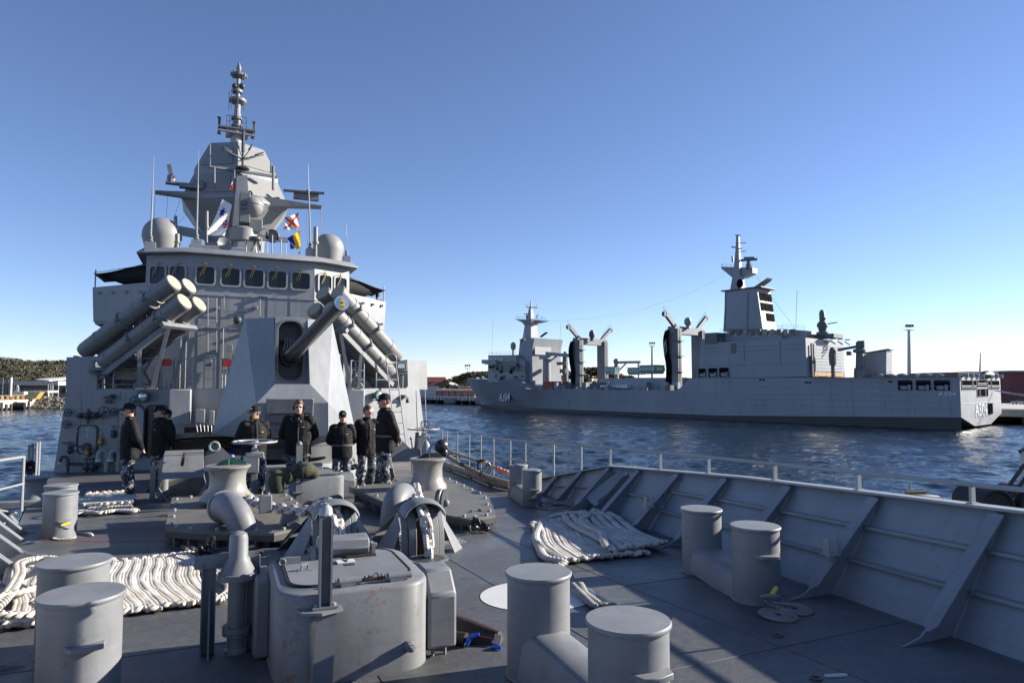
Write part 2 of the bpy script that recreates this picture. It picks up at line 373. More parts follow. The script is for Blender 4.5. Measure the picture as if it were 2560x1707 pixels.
# ---------------------------------------------------------------- bulwarks (port and starboard)
M_bul = paint('bulwark_grey', (.215, .235, .258), .42, .10, 1.4, streak=.6, chips=.38, dish=.30)
def bh(s): return .80-.012*s if s < 6 else (.728-.03*(s-6) if s < 9.5 else max(.62-.155*(s-9.5), .10))
def btop(s): h = bh(s); return edge(s)+.64*h/.78, h
def bulwark(sg, label):
    mir = lambda t: t if sg > 0 else 2*T0-t
    root = sthing('bulwark', label, 'bulwark', mir(edge(5)), 5, dk(5))
    inv = (Matrix.Translation(W(mir(edge(5)), 5, dk(5))) @ SFM).inverted()
    P = lambda t, s, z: inv @ W(mir(t), s, z)
    s_list = [-6.0+.5*i for i in range(37)]
    bset = [-3.4, -2.3, -1.2, -.15, .9, 1.95, 3.0, 4.1, 5.2, 6.3, 7.35, 8.4, 9.4, 10.35, 11.3]
    # plate panels between brackets
    ends = [-6.0]+bset+[12.7]
    for a, c in zip(ends, ends[1:]):
        q = MB(); r1 = []; 
        for i in range(5):
            s = a+(c-a)*i/4; bt, h = btop(s); e = edge(s)
            r1.append([P(e, s, dk(s)-.02), P(bt, s, dk(s)+h), P(bt+.016, s, dk(s)+h), P(e+.016, s, dk(s)-.02)])
        q.loft(r1); obj('plate', q, M_bul, root)
    # cap rail
    q = MB(); rr = []
    for s in s_list+[12.6]:
        if s > 12.6: continue
        bt, h = btop(s); z = dk(s)+h; rr.append([P(bt-.085, s, z), P(bt+.05, s, z), P(bt+.05, s, z+.022), P(bt-.085, s, z+.022)])
    q.loft(rr); obj('cap_rail', q, M_rail, root, .006)
    # brackets with face flange, curved toe
    for s in bset:
        bt, h = btop(s); e = edge(s); ft = .44*(h/.75)**.7
        w_ = MB(); z0 = dk(s)
        poly = [P(e, s, z0), P(bt-.02, s, z0+h*.985), P(bt-.10, s, z0+h*.985), P(e-ft*.46+.02, s, z0+.16*h), P(e-ft*.66, s, z0+.05*h), P(e-ft-.02, s, z0+.004)]
        w_.prism(poly, P(e, s+.014, z0)-P(e, s, z0)); br = obj('bracket', w_, M_bul, root)
        fl = MB(); A = P(bt-.105, s, z0+h*.97); B = P(e-ft*.48+.01, s, z0+.13*h)
        dx = P(e, s+.05, z0)-P(e, s, z0)
        nrm = (A-B).cross(dx).normalized()*.012
        fl.prism([A-dx, A+dx, B+dx, (B+(B-A)*.06)-dx*.2, B-dx], nrm); obj('flange', fl, M_bul, br)
    # longitudinal stiffeners
    for a, c in zip(bset, bset[1:]):
        for fr in ((.36, .68) if a < 7.2 else (.52,)):
            q = MB(); rr = []
            for s in (a+.02, c-.02):
                bt, h = btop(s); t = edge(s)+(bt-edge(s))*fr; z = dk(s)+h*fr
                rr.append([P(t, s, z), P(t-.055, s, z+.002), P(t-.055, s, z-.022), P(t-.047, s, z-.022), P(t-.047, s, z-.006), P(t, s, z-.008)])
            q.loft(rr); obj('stiffener', q, M_bul, root)
    return root, P
bulP, PP = bulwark(1, 'flared grey bow bulwark with slanted ribs on the right side')
bulS, PS = bulwark(-1, 'flared grey bow bulwark whose rib feet show at the left edge')
# roller fairlead trough and cleat brackets on the port bulwark
root = sthing('fairlead_chute', 'curved half-pipe fairlead chute through the right bulwark', 'fairlead', edge(8.9), 8.9, dk(8.9))
q = MB(); rr = []
for i in range(11):
    f = i/10; tt = -.12+.62*f; zz = .12+.40*f; wd = .10+.08*math.sin(PI*min(1, .25+f*.7))
    prof = [Vector((tt+.05*math.sin(PI*k/10), -wd*math.cos(PI*k/10), zz+.10-.10*math.sin(PI*k/10))) for k in range(11)]
    rr.append(prof+[p+Vector((.02, 0, -.02)) for p in reversed(prof)])
q.loft(rr); obj('chute', q, M_rail, root)
for sy in (-.21, .21):
    q = MB(); q.prism([(-.55, sy, 0), (.0, sy, 0), (.45, sy, .56), (.30, sy, .56), (-.1, sy, .20), (-.38, sy, .05)], (0, .014, 0)); obj('cheek', q, M_gear, root)
for px, py, s in ((1645, 1245, 7.3), (2110, 1370, 4.1)):
    bt, h = btop(s); p = Vector((edge(s)+.02, s, dk(s)+.43*bh(s)))
    root = sthing('hose_bracket', 'small U-shaped bracket on the %s bulwark rib' % ('nearer' if s < 5 else 'farther'), 'bracket', p.x-.02, p.y-.02, p.z)
    q = MB(); q.box((-.03, 0, .0), (.12, .10, .012)); obj('base', q, M_rail, root)
    for dx_ in (-.045, .045):
        q = MB(); q.box((dx_-.03, 0, .065), (.012, .06, .12)); obj('arm', q, M_rail, root)

# ---------------------------------------------------------------- guard rails
def railing(sg, label, posts_low, posts_full, wires=True):
    mir = lambda t: t if sg > 0 else 2*T0-t
    b0 = (mir(edge(12)), 12, dk(12)); root = sthing('guard_rail', label, 'railing', *b0)
    inv = (Matrix.Translation(W(*b0)) @ SFM).inverted(); P = lambda t, s, z: inv @ W(mir(t), s, z)
    for s in posts_low:
        bt, h = btop(s); q = MB(); q.bar(P(bt-.01, s, dk(s)+h+.01), P(bt-.01, s, dk(s)+.905), .045, .02, (0, 1, 0)); q.box(P(bt-.01, s, dk(s)+h+.026), (.07, .05, .008))
        obj('stanchion', q, M_rail, root)
    for s in posts_full:
        t = edge(s)+.05+max(0, (btop(s)[0]-edge(s)) if s < 12.4 else 0); zb = dk(s)+(bh(s) if s < 12.4 else 0)
        q = MB(); q.cyl(P(t, s, zb), P(t, s, dk(s)+.93), .022, .022, 8); obj('stanchion', q, M_rail, root)
    def tt(s): return btop(s)[0]-.01 if s < 12 else edge(s)+.05+max(0, .1*(13.5-s)/1.5)
    ss = [x*.5-6 for x in range(0, 46)]; 
    ss = [s for s in ss if s <= (16.6 if wires else 22)]
    q = MB(); q.tube([P(tt(s), s, dk(s)+.92) for s in ss], .018, 8); obj('top_rail', q, M_rail, root)
    q = MB(); q.tube([P(tt(s), s, dk(s)+.50) for s in ss if s >= 12.3], .014, 7); obj('mid_rail', q, M_rail, root)
    q = MB(); q.tube([P(tt(s), s, dk(s)+.22) for s in ss if s >= 13.1], .010, 6); obj('mid_rail', q, M_rail, root)
    if wires:
        for hh in (.90, .50, .2):
            pts = []
            for i in range(13): s = 16.6+(22.6-16.6)*i/12; pts.append(P(edge(s)+.05, s, dk(s)+hh-.03*abs(math.sin(PI*i/3))))
            q = MB(); q.tube(pts, .006, 5); obj('wire', q, M_rail, root)
    return root
full = [12.9, 14.1, 15.7, 17.1, 18.6, 20.1, 21.6, 22.5]
railing(1, 'grey guard rail running along the right deck edge above the bulwark', [-1.2, .2, 1.5, 3.25, 4.35, 5.5, 6.75, 7.9, 9.5], [10.6, 11.7]+full)
def stb_rail():
    mir = lambda t: 2*T0-t
    b0 = (mir(edge(12)), 12, dk(12)); root = sthing('guard_rail', 'white-lit guard rail with sagging chains at the left deck edge', 'railing', *b0)
    inv = (Matrix.Translation(W(*b0)) @ SFM).inverted(); P = lambda t, s, z: inv @ W(mir(t), s, z)
    E = lambda s: edge(s)+(.05 if s > 13.5 else .38)
    for s in (10.0, 11.6, 13.0, 14.25):
        q = MB(); q.cyl(P(E(s), s, dk(s)), P(E(s), s, dk(s)+.93), .026, .026, 8); obj('stanchion', q, M_rail, root)
    q = MB(); q.tube([P(E(s), s, dk(s)+.92) for s in (5, 7, 9, 11, 13, 14.25)], .024, 8); obj('top_rail', q, M_rail, root)
    q = MB(); q.tube([P(E(s), s, dk(s)+.46) for s in (5, 7, 9, 11, 13, 14.25)], .018, 8); obj('mid_rail', q, M_rail, root)
    for s in (18.6, 19.4, 20.4, 21.1):
        q = MB(); q.cyl(P(E(s)+.1, s, dk(s)), P(E(s)+.1, s, dk(s)+1.02), .03, .03, 8); obj('stanchion', q, M_rail, root)
    for hh in (.92, .46, .08):
        pts = [P(E(14.25+4.35*i/12), 14.25+4.35*i/12, dk(14.25+4.35*i/12)+hh-.16*math.sin(PI*i/12)) for i in range(13)]
        q = MB(); q.tube(pts, .008, 5); obj('chain', q, M_black, root)
    for s in (19.0, 21.6):
        q = MB(); q.tube([P(E(18.6)+.1, 18.6, dk(18.6)+.95), P(E(s)+.1, s, dk(s)+.98)], .012, 6); obj('wire', q, M_black, root)
    # heap on the stanchion
    q = MB()
    for i in range(5): q.ring(P(E(18.6)+.06, 18.55, dk(18.6)+.45+.03*i), .09, .018, (random.uniform(-.4, .4), 1, random.uniform(-.4, .4)), 14, 6)
    obj('rope_hank', q, M_black, root)
stb_rail()
BASE = {}
def sroot(name, label, cat, t, s, z, group=None):
    o = sthing(name, label, cat, t, s, z, 0, group); BASE[o.name] = Vector((t, s, z)); return o
def sob(name, mb, mat, root, parent=None, bev=0, smooth=35):
    """mesh given in ship coordinates, made a part of root (or a sub-part of parent)"""
    mb.tf(Matrix.Translation(-BASE[root.name])); return obj(name, mb, mat, parent or root, bev, smooth)
V3 = Vector
TB = 1.45; Z1 = CZ-.15                       # bridge centreline, 01 deck level
ZR = CZ+4.50                                 # bridge roof
m, nt, b = nmat('bridge_glass'); b.inputs['Base Color'].default_value = (.012, .016, .018, 1); b.inputs['Roughness'].default_value = .06; b.inputs['Specular IOR Level'].default_value = .35
M_glass = MAT['bridge_glass']
m, nt, b = nmat('lamp_glass'); b.inputs['Base Color'].default_value = (.55, .6, .65, 1); b.inputs['Roughness'].default_value = .1; b.inputs['Metallic'].default_value = .6
M_lampg = MAT['lamp_glass']

sup = sroot('superstructure', 'grey warship superstructure with a row of bridge windows behind the gun', 'superstructure', TB, 24, dk(24))
S_ = 22.9; SW = .30; S_P = 21.9; SWP = .56
def onWS(px, py, off=0):                     # starboard front wall
    d = ray(px, py); k = (S_+SW*1.0-off)/(d.y+SW*d.x); return V3((d.x*k, d.y*k, CZ+d.z*k))
def onWP(px, py, off=0):                     # port front wall
    d = ray(px, py); k = (S_P-SWP*2.2-off)/(d.y-SWP*d.x); return V3((d.x*k, d.y*k, CZ+d.z*k))
def ws(t): return S_+SW*(1.0-t)
def wp(t): return S_P+SWP*(t-2.2)
nS = V3((-SW, -1, 0)).normalized(); nP = V3((SWP, -1, 0)).normalized()
# lower front walls, leaning in a little towards the top
tb, tt_ = -4.15, -3.86; ub, ut = 7.62, 7.2
q = MB(); zb = dk(24)-.1
q.prism([(tb, ws(tb), zb), (1.3, ws(1.3), zb), (1.3, ws(1.3), Z1), (tt_-.02, ws(tt_), Z1)], (0, .12, 0)); lw = sob('front_wall', q, M_ship, sup)
q = MB(); q.prism([(2.0, wp(2.0), zb), (ub, wp(ub), zb), (ut+.02, wp(ut), Z1), (2.0, wp(2.0), Z1)], (0, .12, 0)); pw = sob('front_wall', q, M_ship, sup)
q = MB(); q.box((1.65, 22.95, (zb+Z1)/2), (.9, .1, Z1-zb)); sob('front_wall', q, M_ship, sup)
# side walls
for t0, t1, w_ in ((tb, tt_, ws), (ub, ut, wp)):
    q = MB(); e = 36; dx = -.1 if t0 > 0 else .1
    q.prism([(t0, w_(t0)+.02, zb), (t0, e, zb-.5), (t1, e, Z1), (t1, w_(t1)+.02, Z1)], (dx, 0, 0)); sob('side_wall', q, M_ship, sup)
# upper bulwark pieces
def bul(pts, on, vec):
    q = MB(); q.prism([on(*p) for p in pts], vec); return sob('upper_bulwark', q, M_ship, sup)
bul([(166, 893), (243, 890), (241, 962), (246, 971), (164, 973)], onWS, (0, .10, 0))
bul([(1067, 902), (1018, 899), (1020, 965), (1014, 971), (1068, 974)], onWP, (0, .10, 0))
A = onWS(243, 890); B = onWS(245, 971); q = MB(); q.prism([A+V3((.004, .1, 0)), B+V3((.004, .1, 0)), B+V3((.004, 1.5, 0)), A+V3((.004, 1.5, 0))], (-.08, 0, 0)); sob('upper_bulwark', q, M_ship, sup)
A = onWP(1018, 899); B = onWP(1016, 971); q = MB(); q.prism([A+V3((-.004, .1, 0)), B+V3((-.004, .1, 0)), B+V3((-.004, 1.5, 0)), A+V3((-.004, 1.5, 0))], (.08, 0, 0)); sob('upper_bulwark', q, M_ship, sup)
for sgn, w_, t1 in ((-1, ws, tt_), (1, wp, ut)):
    q = MB(); tq = t1-.04*sgn; q.prism([(tq, w_(t1)+.11, Z1), (tq, 33, Z1), (tq+sgn*-.06, 33, Z1+1.0), (tq+sgn*-.06, w_(t1)+.11, Z1+1.02)], (-.08*sgn, 0, 0)); sob('upper_bulwark', q, M_ship, sup)
# 01 deck plate
q = MB(); q.prism([(tt_, ws(tt_)+.02, Z1-.05), (1.3, ws(1.3)+.01, Z1-.05), (2.0, wp(2.0)+.01, Z1-.05), (ut, wp(ut)+.02, Z1-.05), (ut, 36, Z1-.05), (tt_, 36, Z1-.05)], (0, 0, .046)); sob('upper_deck', q, M_deck, sup)
# platform boxes beside the gun
P = onS(423, 968, 21.9); Q = onS(478, 968, 21.9); Rb = onS(478, 1062, 21.9)
q = MB(); q.box(((P.x+Q.x)/2, 22.55, (Z1+Rb.z)/2), (Q.x-P.x, 1.3, Z1-Rb.z)); sob('platform_box', q, M_ship, sup, bev=.03)
P = onS(868, 968, 21.9); Q = onS(912, 968, 21.9)
q = MB(); q.box(((P.x+Q.x)/2, 22.55, (Z1+Rb.z-.25)/2), (Q.x-P.x, 1.3, Z1-Rb.z+.2)); sob('platform_box', q, M_ship, sup, bev=.03)
# bridge block
F1 = [(TB-3.5, 26.75), (TB-2.08, 26.0), (TB+2.08, 26.0), (TB+3.5, 26.75)]
zk = CZ+3.10                                 # knuckle below the windows
def wallpiece(name, a, c, z0, z1, lean0=0, lean1=0, mat=M_ship, par=None):
    q = MB(); A = V3((*a, 0)); C = V3((*c, 0)); n = V3((C.y-A.y, -(C.x-A.x), 0)).normalized()
    q.prism([A+n*lean0+V3((0, 0, z0)), C+n*lean0+V3((0, 0, z0)), C+n*lean1+V3((0, 0, z1)), A+n*lean1+V3((0, 0, z1))], -n*.1)
    return sob(name, q, mat, sup, par)
for a, c in zip(F1, F1[1:]): 
    wallpiece('bridge_wall', a, c, Z1, zk, -.05, .03)
    wallpiece('bridge_wall', a, c, zk+.012, ZR, .03, 0)
for sg in (-1, 1):
    x = TB+sg*3.5
    q = MB(); q.box((x-sg*.05, 29.2, (Z1+ZR)/2), (.1, 4.9, ZR-Z1)); sob('bridge_wall', q, M_ship, sup)
    q = MB(); q.box((TB+sg*4.3, 29.6, Z1+1.05), (1.7, .1, 2.1)); sob('house_wall', q, M_ship, sup)
    q = MB(); q.box((TB+sg*5.1, 31.3, Z1+1.05), (.1, 3.3, 2.1)); sob('house_wall', q, M_ship, sup)
    # wing bulwark panel, swept back
    q = MB(); a = V3((TB+sg*3.5, 26.76, 0)); c = V3((TB+sg*5.25, 27.95, 0)); zt, zb2 = CZ+3.53, CZ+2.22
    q.prism([a+V3((0, 0, zb2)), c+V3((-.06*sg, 0, zb2-.02)), c+V3((0, 0, zt-.12)), a+V3((0, 0, zt))], (0, .09, 0)); wing = sob('wing_panel', q, M_ship, sup)
    q = MB(); q.prism([c+V3((-.06*sg, .1, zb2-.02)), c+V3((-.06*sg, 3.2, zb2-.02)), c+V3((0, 3.2, zt-.12)), c+V3((0, .1, zt-.12))], (-.08*sg, 0, 0)); sob('wing_panel', q, M_ship, sup)
    q = MB(); q.prism([a+V3((0, .05, zb2+.02)), c+V3((-.1*sg, .05, zb2)), c+V3((-.1*sg, 3.2, zb2)), a+V3((0, 4.4, zb2+.02))], (0, 0, -.1)); sob('wing_floor', q, M_ship, sup)
    for f in (.12, .37, .63, .88):
        for hh in ((.80,), (.80, .22))[f < .5 or sg > 0]:
            p = a+(c-a)*f+V3((0, -.05, zb2+(zt-zb2)*hh-.05)); q = MB(); q.box(p, (.09, .07, .09)); sob('wing_lug', q, M_ship, sup, wing)
    q = MB(); q.box((TB+sg*4.1, 28.5, Z1+1.5), (.55, .05, .6)); sob('side_window', q, M_glass, sup)
    # awning frame posts
    q = MB(); q.cyl(c+V3((-.05*sg, .2, zt-.2)), c+V3((-.05*sg, .2, zt+.55)), .025, .025, 6); sob('awning_post', q, M_rail, sup)
q = MB(); q.box((TB, 31.6, (Z1+ZR)/2), (6.9, .1, ZR-Z1)); sob('bridge_wall', q, M_ship, sup)
# roof: slab with a sloped fascia
def ringp(off, z): return [V3((TB+x*(1+off/abs(x)), y-off*.8, z)) for x, y in ((-3.5, 26.75), (-2.08, 26.0), (2.08, 26.0), (3.5, 26.75))]+[V3((TB+3.5+off, 32, z)), V3((TB-3.5-off, 32, z))]
q = MB(); q.loft([ringp(.02, ZR-.01), ringp(.30, ZR+.01), ringp(.30, ZR+.04), ringp(.10, ZR+.22)]); roof = sob('roof', q, M_ship, sup)
# windows
def facet(a, c):
    A = V3((*a, 0)); C = V3((*c, 0)); d = (C-A).normalized(); n = V3((d.y, -d.x, 0)); return A, d, n, (C-A).length
def window(a, c, u0, u1, z0, z1, tilt):
    A, d, n, L = facet(a, c); cx = A+d*((u0+u1)/2)+n*.035; cz = (z0+z1)/2
    M = Matrix((d, n, V3((0, 0, 1)))).transposed().to_4x4(); M.translation = V3((cx.x, cx.y, cz))
    w, h = u1-u0, z1-z0
    o_ = rrect(w+.10, h+.10, .13, 4); i_ = rrect(w-.02, h-.02, .10, 4)
    q = MB(); q.loft([[M @ V3((x, -.02, y)) for x, y in o_], [M @ V3((x, .055, y)) for x, y in o_], [M @ V3((x, .055, y)) for x, y in i_], [M @ V3((x, .0, y)) for x, y in i_]], cap=False)
    fr = sob('window', q, M_rail, sup)
    q = MB(); q.prism([M @ V3((x, .004, y)) for x, y in i_], n*.012); sob('pane', q, M_glass, sup, fr)
    q = MB(); q.box((0, .075, h/2+.10), (.10, .08, .06), M); q.bar(M @ V3((0, .09, h/2+.08)), M @ V3((-.16+tilt, .075, -.02)), .022, .018); q.bar(M @ V3((.02, .10, h/2+.08)), M @ V3((-.06+tilt, .07, .02)), .012, .012)
    sob('wiper', q, MAT['brass'] if tilt else M_rail, sup, fr)
for x0, x1 in ((489, 538), (552, 601), (610, 660), (669, 717), (728, 776)):
    u0 = onS(x0, 690, 26).x-F1[1][0]; u1 = onS(x1, 690, 26).x-F1[1][0]; window(F1[1], F1[2], u0+.02, u1-.02, CZ+3.47, CZ+4.09, -.02)
for u in (.18, .90): window(F1[0], F1[1], u, u+.55, CZ+3.45, CZ+4.08, .0)
for u in (.16, .88): window(F1[2], F1[3], u, u+.55, CZ+3.45, CZ+4.08, -.02)
# ledge under windows
for a, c in zip(F1, F1[1:]):
    A, d, n, L = facet(a, c); q = MB(); q.bar(A+n*.04+V3((0, 0, zk)), A+d*L+n*.04+V3((0, 0, zk)), .03, .025); sob('ledge', q, M_ship, sup)
    q = MB(); q.bar(A+n*.02+V3((0, 0, CZ+1.95)), A+d*L+n*.02+V3((0, 0, CZ+1.95)), .03, .03); sob('handrail', q, M_rail, sup)
# ladder on the front wall
q = MB(); a, c = onS(526, 745, 25.9), onS(526, 880, 25.9); w_ = .28
for dx in (-w_/2, w_/2): q.cyl(a+V3((dx+.06, -.06, 0)), c+V3((dx+.06, -.06, 0)), .014, .014, 6)
ld = sob('ladder', q, M_rail, sup)
for i in range(9):
    z = a.z-.1-i*.24; q = MB(); q.cyl((a.x-w_/2+.06, 25.84, z), (a.x+w_/2+.06, 25.84, z), .011, .011, 6); sob('rung', q, M_rail, sup, ld)
# horn, conduits, red-white sign
q = MB(); p = onS(594, 800, 25.75); q.lathe([(.05, .10), (.13, .0), (.14, -.02), (.12, -.02), (.04, .05)], n=18, M=Matrix.Translation(p) @ Matrix.Rotation(R(90), 4, 'X')); q.cyl(p+V3((0, .05, -.1)), p+V3((0, .25, -.12)), .02, .02, 6); sob('horn', q, M_dark, sup)
q = MB(); p = onS(605, 900, 25.8); q.box(p, (.62, .08, .35)); bx_ = sob('equipment_box', q, M_dark, sup)
q = MB(); q.box(p+V3((.12, -.05, .07)), (.18, .02, .10)); sob('red_plate', q, M_red, sup, bx_)
for px in (455, 468, 560): 
    q = MB(); a = onS(px, 760, 25.9); q.cyl((a.x, 25.88, Z1), (a.x, 25.88, Z1+2.1), .02, .02, 6); sob('conduit', q, M_ship, sup)
# ---- starboard lower wall fittings: open oval door, dark interior, small hatch, wheels
def wallM(px, py, off=.0, on=onWS, n=nS):
    p = on(px, py)+n*off; d = V3((n.y, -n.x, 0)) if n.y > 0 else V3((-n.y, n.x, 0))
    M = Matrix((d, -n, V3((0, 0, 1)))).transposed().to_4x4(); M.translation = p; return M       # x along wall, -y outwards
k = 20.6/FPX
def plate(M, w, h, r, th, y0=0): 
    q = MB(); q.loft([[M @ V3((x, -y0, y)) for x, y in rrect(w, h, r, 5)], [M @ V3((x, -y0-th, y)) for x, y in rrect(w*.985, h*.985, r, 5)]]); return q
def frame(M, w, h, r, t=.045, th=.05):
    o_ = rrect(w, h, r, 5); i_ = rrect(w-2*t, h-2*t, r-t*.6, 5)
    q = MB(); q.loft([[M @ V3((x, 0, y)) for x, y in o_], [M @ V3((x, -th, y)) for x, y in o_], [M @ V3((x, -th, y)) for x, y in i_], [M @ V3((x, 0, y)) for x, y in i_]], cap=False); return q
M = wallM(393, 1078); 
q = plate(M, .72, 1.62, .22, .02); dr = sob('doorway', q, M_black, sup)
sob('coaming', frame(M, .84, 1.76, .26, .05, .07), M_ship, sup, dr)
M = wallM(334, 1078, .16); q = plate(M, .70, 1.56, .22, .045); dr = sob('door', q, M_ship, sup)
sob('gasket', frame(M, .74, 1.60, .24, .03, .02), M_black, sup, dr)
q = MB(); q.box((0, -.09, .25), (.05, .06, .25), M); q.cyl(M @ V3((-.2, -.08, 0)), M @ V3((.2, -.08, 0)), .018, .018, 6); sob('handle', q, M_rail, sup, dr)
M = wallM(219, 1098); q = plate(M, .50, .78, .12, .03); ht = sob('wall_hatch', q, M_ship, sup)
sob('gasket', frame(M, .60, .88, .15, .025, .05), M_black, sup, ht)
for z, w_, h_ in ((.30, .08, .09), (.17, .05, .04), (.08, .05, .05)):
    q = MB(); q.box((.0, -.036, z), (w_, .01, h_), M); sob('label_plate', q, M_white, sup, ht)
q = MB(); q.box((.0, -.04, .301), (.012, .006, .05), M, ry=.5); q.box((.012, -.042, .32), (.012, .006, .04), M, ry=-.5); sob('mark', q, M_black, sup, ht)
for z in (.25, -.25): 
    q = MB(); q.box((-.30, -.05, z), (.08, .06, .09), M); sob('hinge', q, M_ship, sup, ht)
q = MB(); q.loft([[M @ V3((x, -.02, y-.22)) for x, y in rrect(.2, .24, .05)], [M @ V3((x, -.14, y-.24)) for x, y in rrect(.22, .18, .05)]]); sob('scoop', q, M_dark, sup, ht)
def wheel(px, py, r, on=onWS, n=nS):
    M = wallM(px, py, .0, on, n); q = MB(); c = M @ V3((0, -.12, 0)); ax = n
    q.ring(c, r, .013, ax, 22, 6); q.cyl(M @ V3((0, 0, 0)), M @ V3((0, -.13, 0)), .02, .02, 8); q.cyl(M @ V3((0, -.11, 0)), M @ V3((0, -.14, 0)), .045, .045, 10)
    for i in range(5): a = 2*PI*i/5+.3; q.cyl(M @ V3((0, -.12, 0)), M @ V3((r*math.cos(a), -.12, r*math.sin(a))), .010, .010, 5)
    sob('handwheel', q, M_dark, sup)
for px, py, r in ((175, 1031, .11), (172, 1060, .11), (264, 1030, .17), (290, 1029, .11), (342, 1003, .16)): wheel(px, py, r)
def lamp(px, py, r, on, n):
    M = wallM(px, py, .0, on, n); q = MB(); Mx = M @ Matrix.Rotation(R(90), 4, 'X')
    q.lathe([(r*.55, .0), (r*.8, .12), (r, .2), (r, .3), (r*.86, .3)], n=18, M=Mx); L_ = sob('floodlight', q, M_green, sup)
    q = MB(); q.lathe([(r*.85, .28), (r*.6, .31), (.01, .32)], n=18, M=Mx); sob('lens', q, M_lampg, sup, L_)
    q = MB(); q.bar(M @ V3((0, 0, -r)), M @ V3((0, -.2, -r*1.05)), .04, .02); sob('yoke', q, M_dark, sup, L_)
lamp(366, 990, .17, onWS, nS)
q = MB(); M = wallM(276, 994); q.prism([M @ V3((-.16, -.02, -.02)), M @ V3((.16, -.02, -.02)), M @ V3((.12, -.02, .1))], nS*.26); q.box((0, -.12, -.12), (.16, .05, .1), M); sob('hooded_lamp', q, M_dark, sup)
# valve cluster, green and brass valves
q = MB(); M = wallM(224, 1038)
for dx, r in ((-.2, .09), (0, .12), (.2, .10)): q.cyl(M @ V3((dx, 0, 0)), M @ V3((dx, -.2, 0)), r, r*.85, 12); q.sph(M @ V3((dx, -.2, .0)), r*.7, 10, 6)
q.cyl(M @ V3((-.32, -.1, 0)), M @ V3((.36, -.1, 0)), .05, .05, 8); q.cyl(M @ V3((0, -.1, -.25)), M @ V3((0, -.1, .2)), .03, .03, 8); sob('valve_block', q, M_dark, sup)
for px, py, mt in ((286, 1084, M_green), (255, 1104, M_brass), (222, 1132, M_brass), (178, 1124, M_dark)):
    M = wallM(px, py); q = MB(); q.cyl(M @ V3((0, -.1, -.12)), M @ V3((0, -.1, .12)), .05, .07, 10); q.sph(M @ V3((0, -.1, -.02)), .08, 10, 6); q.cyl(M @ V3((0, 0, 0)), M @ V3((0, -.16, 0)), .04, .04, 8); q.cyl(M @ V3((0, -.1, .12)), M @ V3((0, -.1, .26)), .012, .012, 6); q.cyl(M @ V3((-.07, -.1, .24)), M @ V3((.07, -.1, .24)), .012, .012, 6); sob('valve', q, mt, sup)
# gooseneck pipes against the wall
def goose(px, pyb, pyt, dx, r, mat=M_ship, drop=.35):
    a = onWS(px, pyb); top = onWS(px, pyt).z; a = a+nS*.22; q = MB()
    pts = [V3((a.x, a.y, dk(a.y)))]+[V3((a.x, a.y, top-r*2))]+[V3((a.x+dx*(1-math.cos(th)), a.y, top-r*2+abs(dx)*math.sin(th))) for th in [PI*i/8 for i in range(1, 9)]]+[V3((a.x+2*dx, a.y, top-r*2-drop))]
    q.tube(pts, r, 10); pz = V3((a.x, a.y, dk(a.y)+.22)); q.cyl(pz, pz+V3((0, 0, .05)), r*1.5, r*1.5, 12); g = sob('vent_pipe', q, mat, sup)
    q = MB(); e = pts[-1]; q.cyl(e+V3((0, 0, -.03)), e+V3((0, 0, .03)), r*1.25, r*1.25, 12); sob('pipe_collar', q, M_white, sup, g)
goose(275, 1180, 1120, -.11, .075, drop=.18); goose(304, 1180, 1120, -.11, .075, drop=.18); goose(178, 1178, 1140, -.10, .045, M_dark, .08)
q = MB(); a = onWS(180, 1158)+nS*.15; c = onWS(262, 1158)+nS*.15; q.cyl(a, c, .04, .04, 8); q.cyl(onWS(160, 1105)+nS*.1, onWS(300, 1137)+nS*.1, .02, .02, 6); sob('pipe_run', q, M_dark, sup)
q = MB()
for px in (222, 238): 
    a = onWS(px, 1165)+nS*.15; q.sph(a, .12, 8, 6); q.cyl(a, a+V3((0, 0, .28)), .025, .025, 6); q.cyl(a+V3((-.1, 0, .22)), a+V3((.1, 0, .22)), .02, .02, 6); q.cyl(V3((a.x, a.y, dk(a.y))), a, .05, .05, 8)
sob('hydrant', q, M_dark, sup)
# port wall: ladder, lamps, cable
q = MB(); a, c = onWP(965, 905)+nP*.25, onWP(985, 1125)+nP*.4
for dx in (-.17, .17): q.cyl(a+V3((dx, 0, 0)), c+V3((dx, 0, 0)), .018, .018, 6)
q.ring(a+V3((0, -.05, .1)), .19, .018, (0, 1, 0), 12, 6)
ld = sob('ladder', q, M_rail, sup)
for i in range(8):
    p = a+(c-a)*(i+.5)/8; q = MB(); q.cyl(p+V3((-.17, 0, 0)), p+V3((.17, 0, 0)), .012, .012, 6); sob('rung', q, M_rail, sup, ld)
lamp(935, 988, .17, onWP, nP)
q = MB(); M = wallM(1003, 995, 0, onWP, nP); q.prism([M @ V3((-.14, -.02, -.02)), M @ V3((.14, -.02, -.02)), M @ V3((-.05, -.02, .12))], nP*.25); q.cyl(M @ V3((.12, -.2, 0)), M @ V3((.14, -.2, -.16)), .04, .09, 10); sob('hooded_lamp', q, M_dark, sup)
q = MB(); M = wallM(925, 1030, 0, onWP, nP); q.lathe([(.02, .1), (.16, .06), (.17, 0)], n=16, M=M @ Matrix.Rotation(R(90), 4, 'X')); sob('round_cover', q, M_gearr, sup)
for px in (1040, 1062):
    a = onWP(px, 976)+nP*.012; c = onWP(px+6, 1135)+nP*.012; q = MB(); q.bar(a, c, .02, .02); sob('seam', q, M_ship, sup)
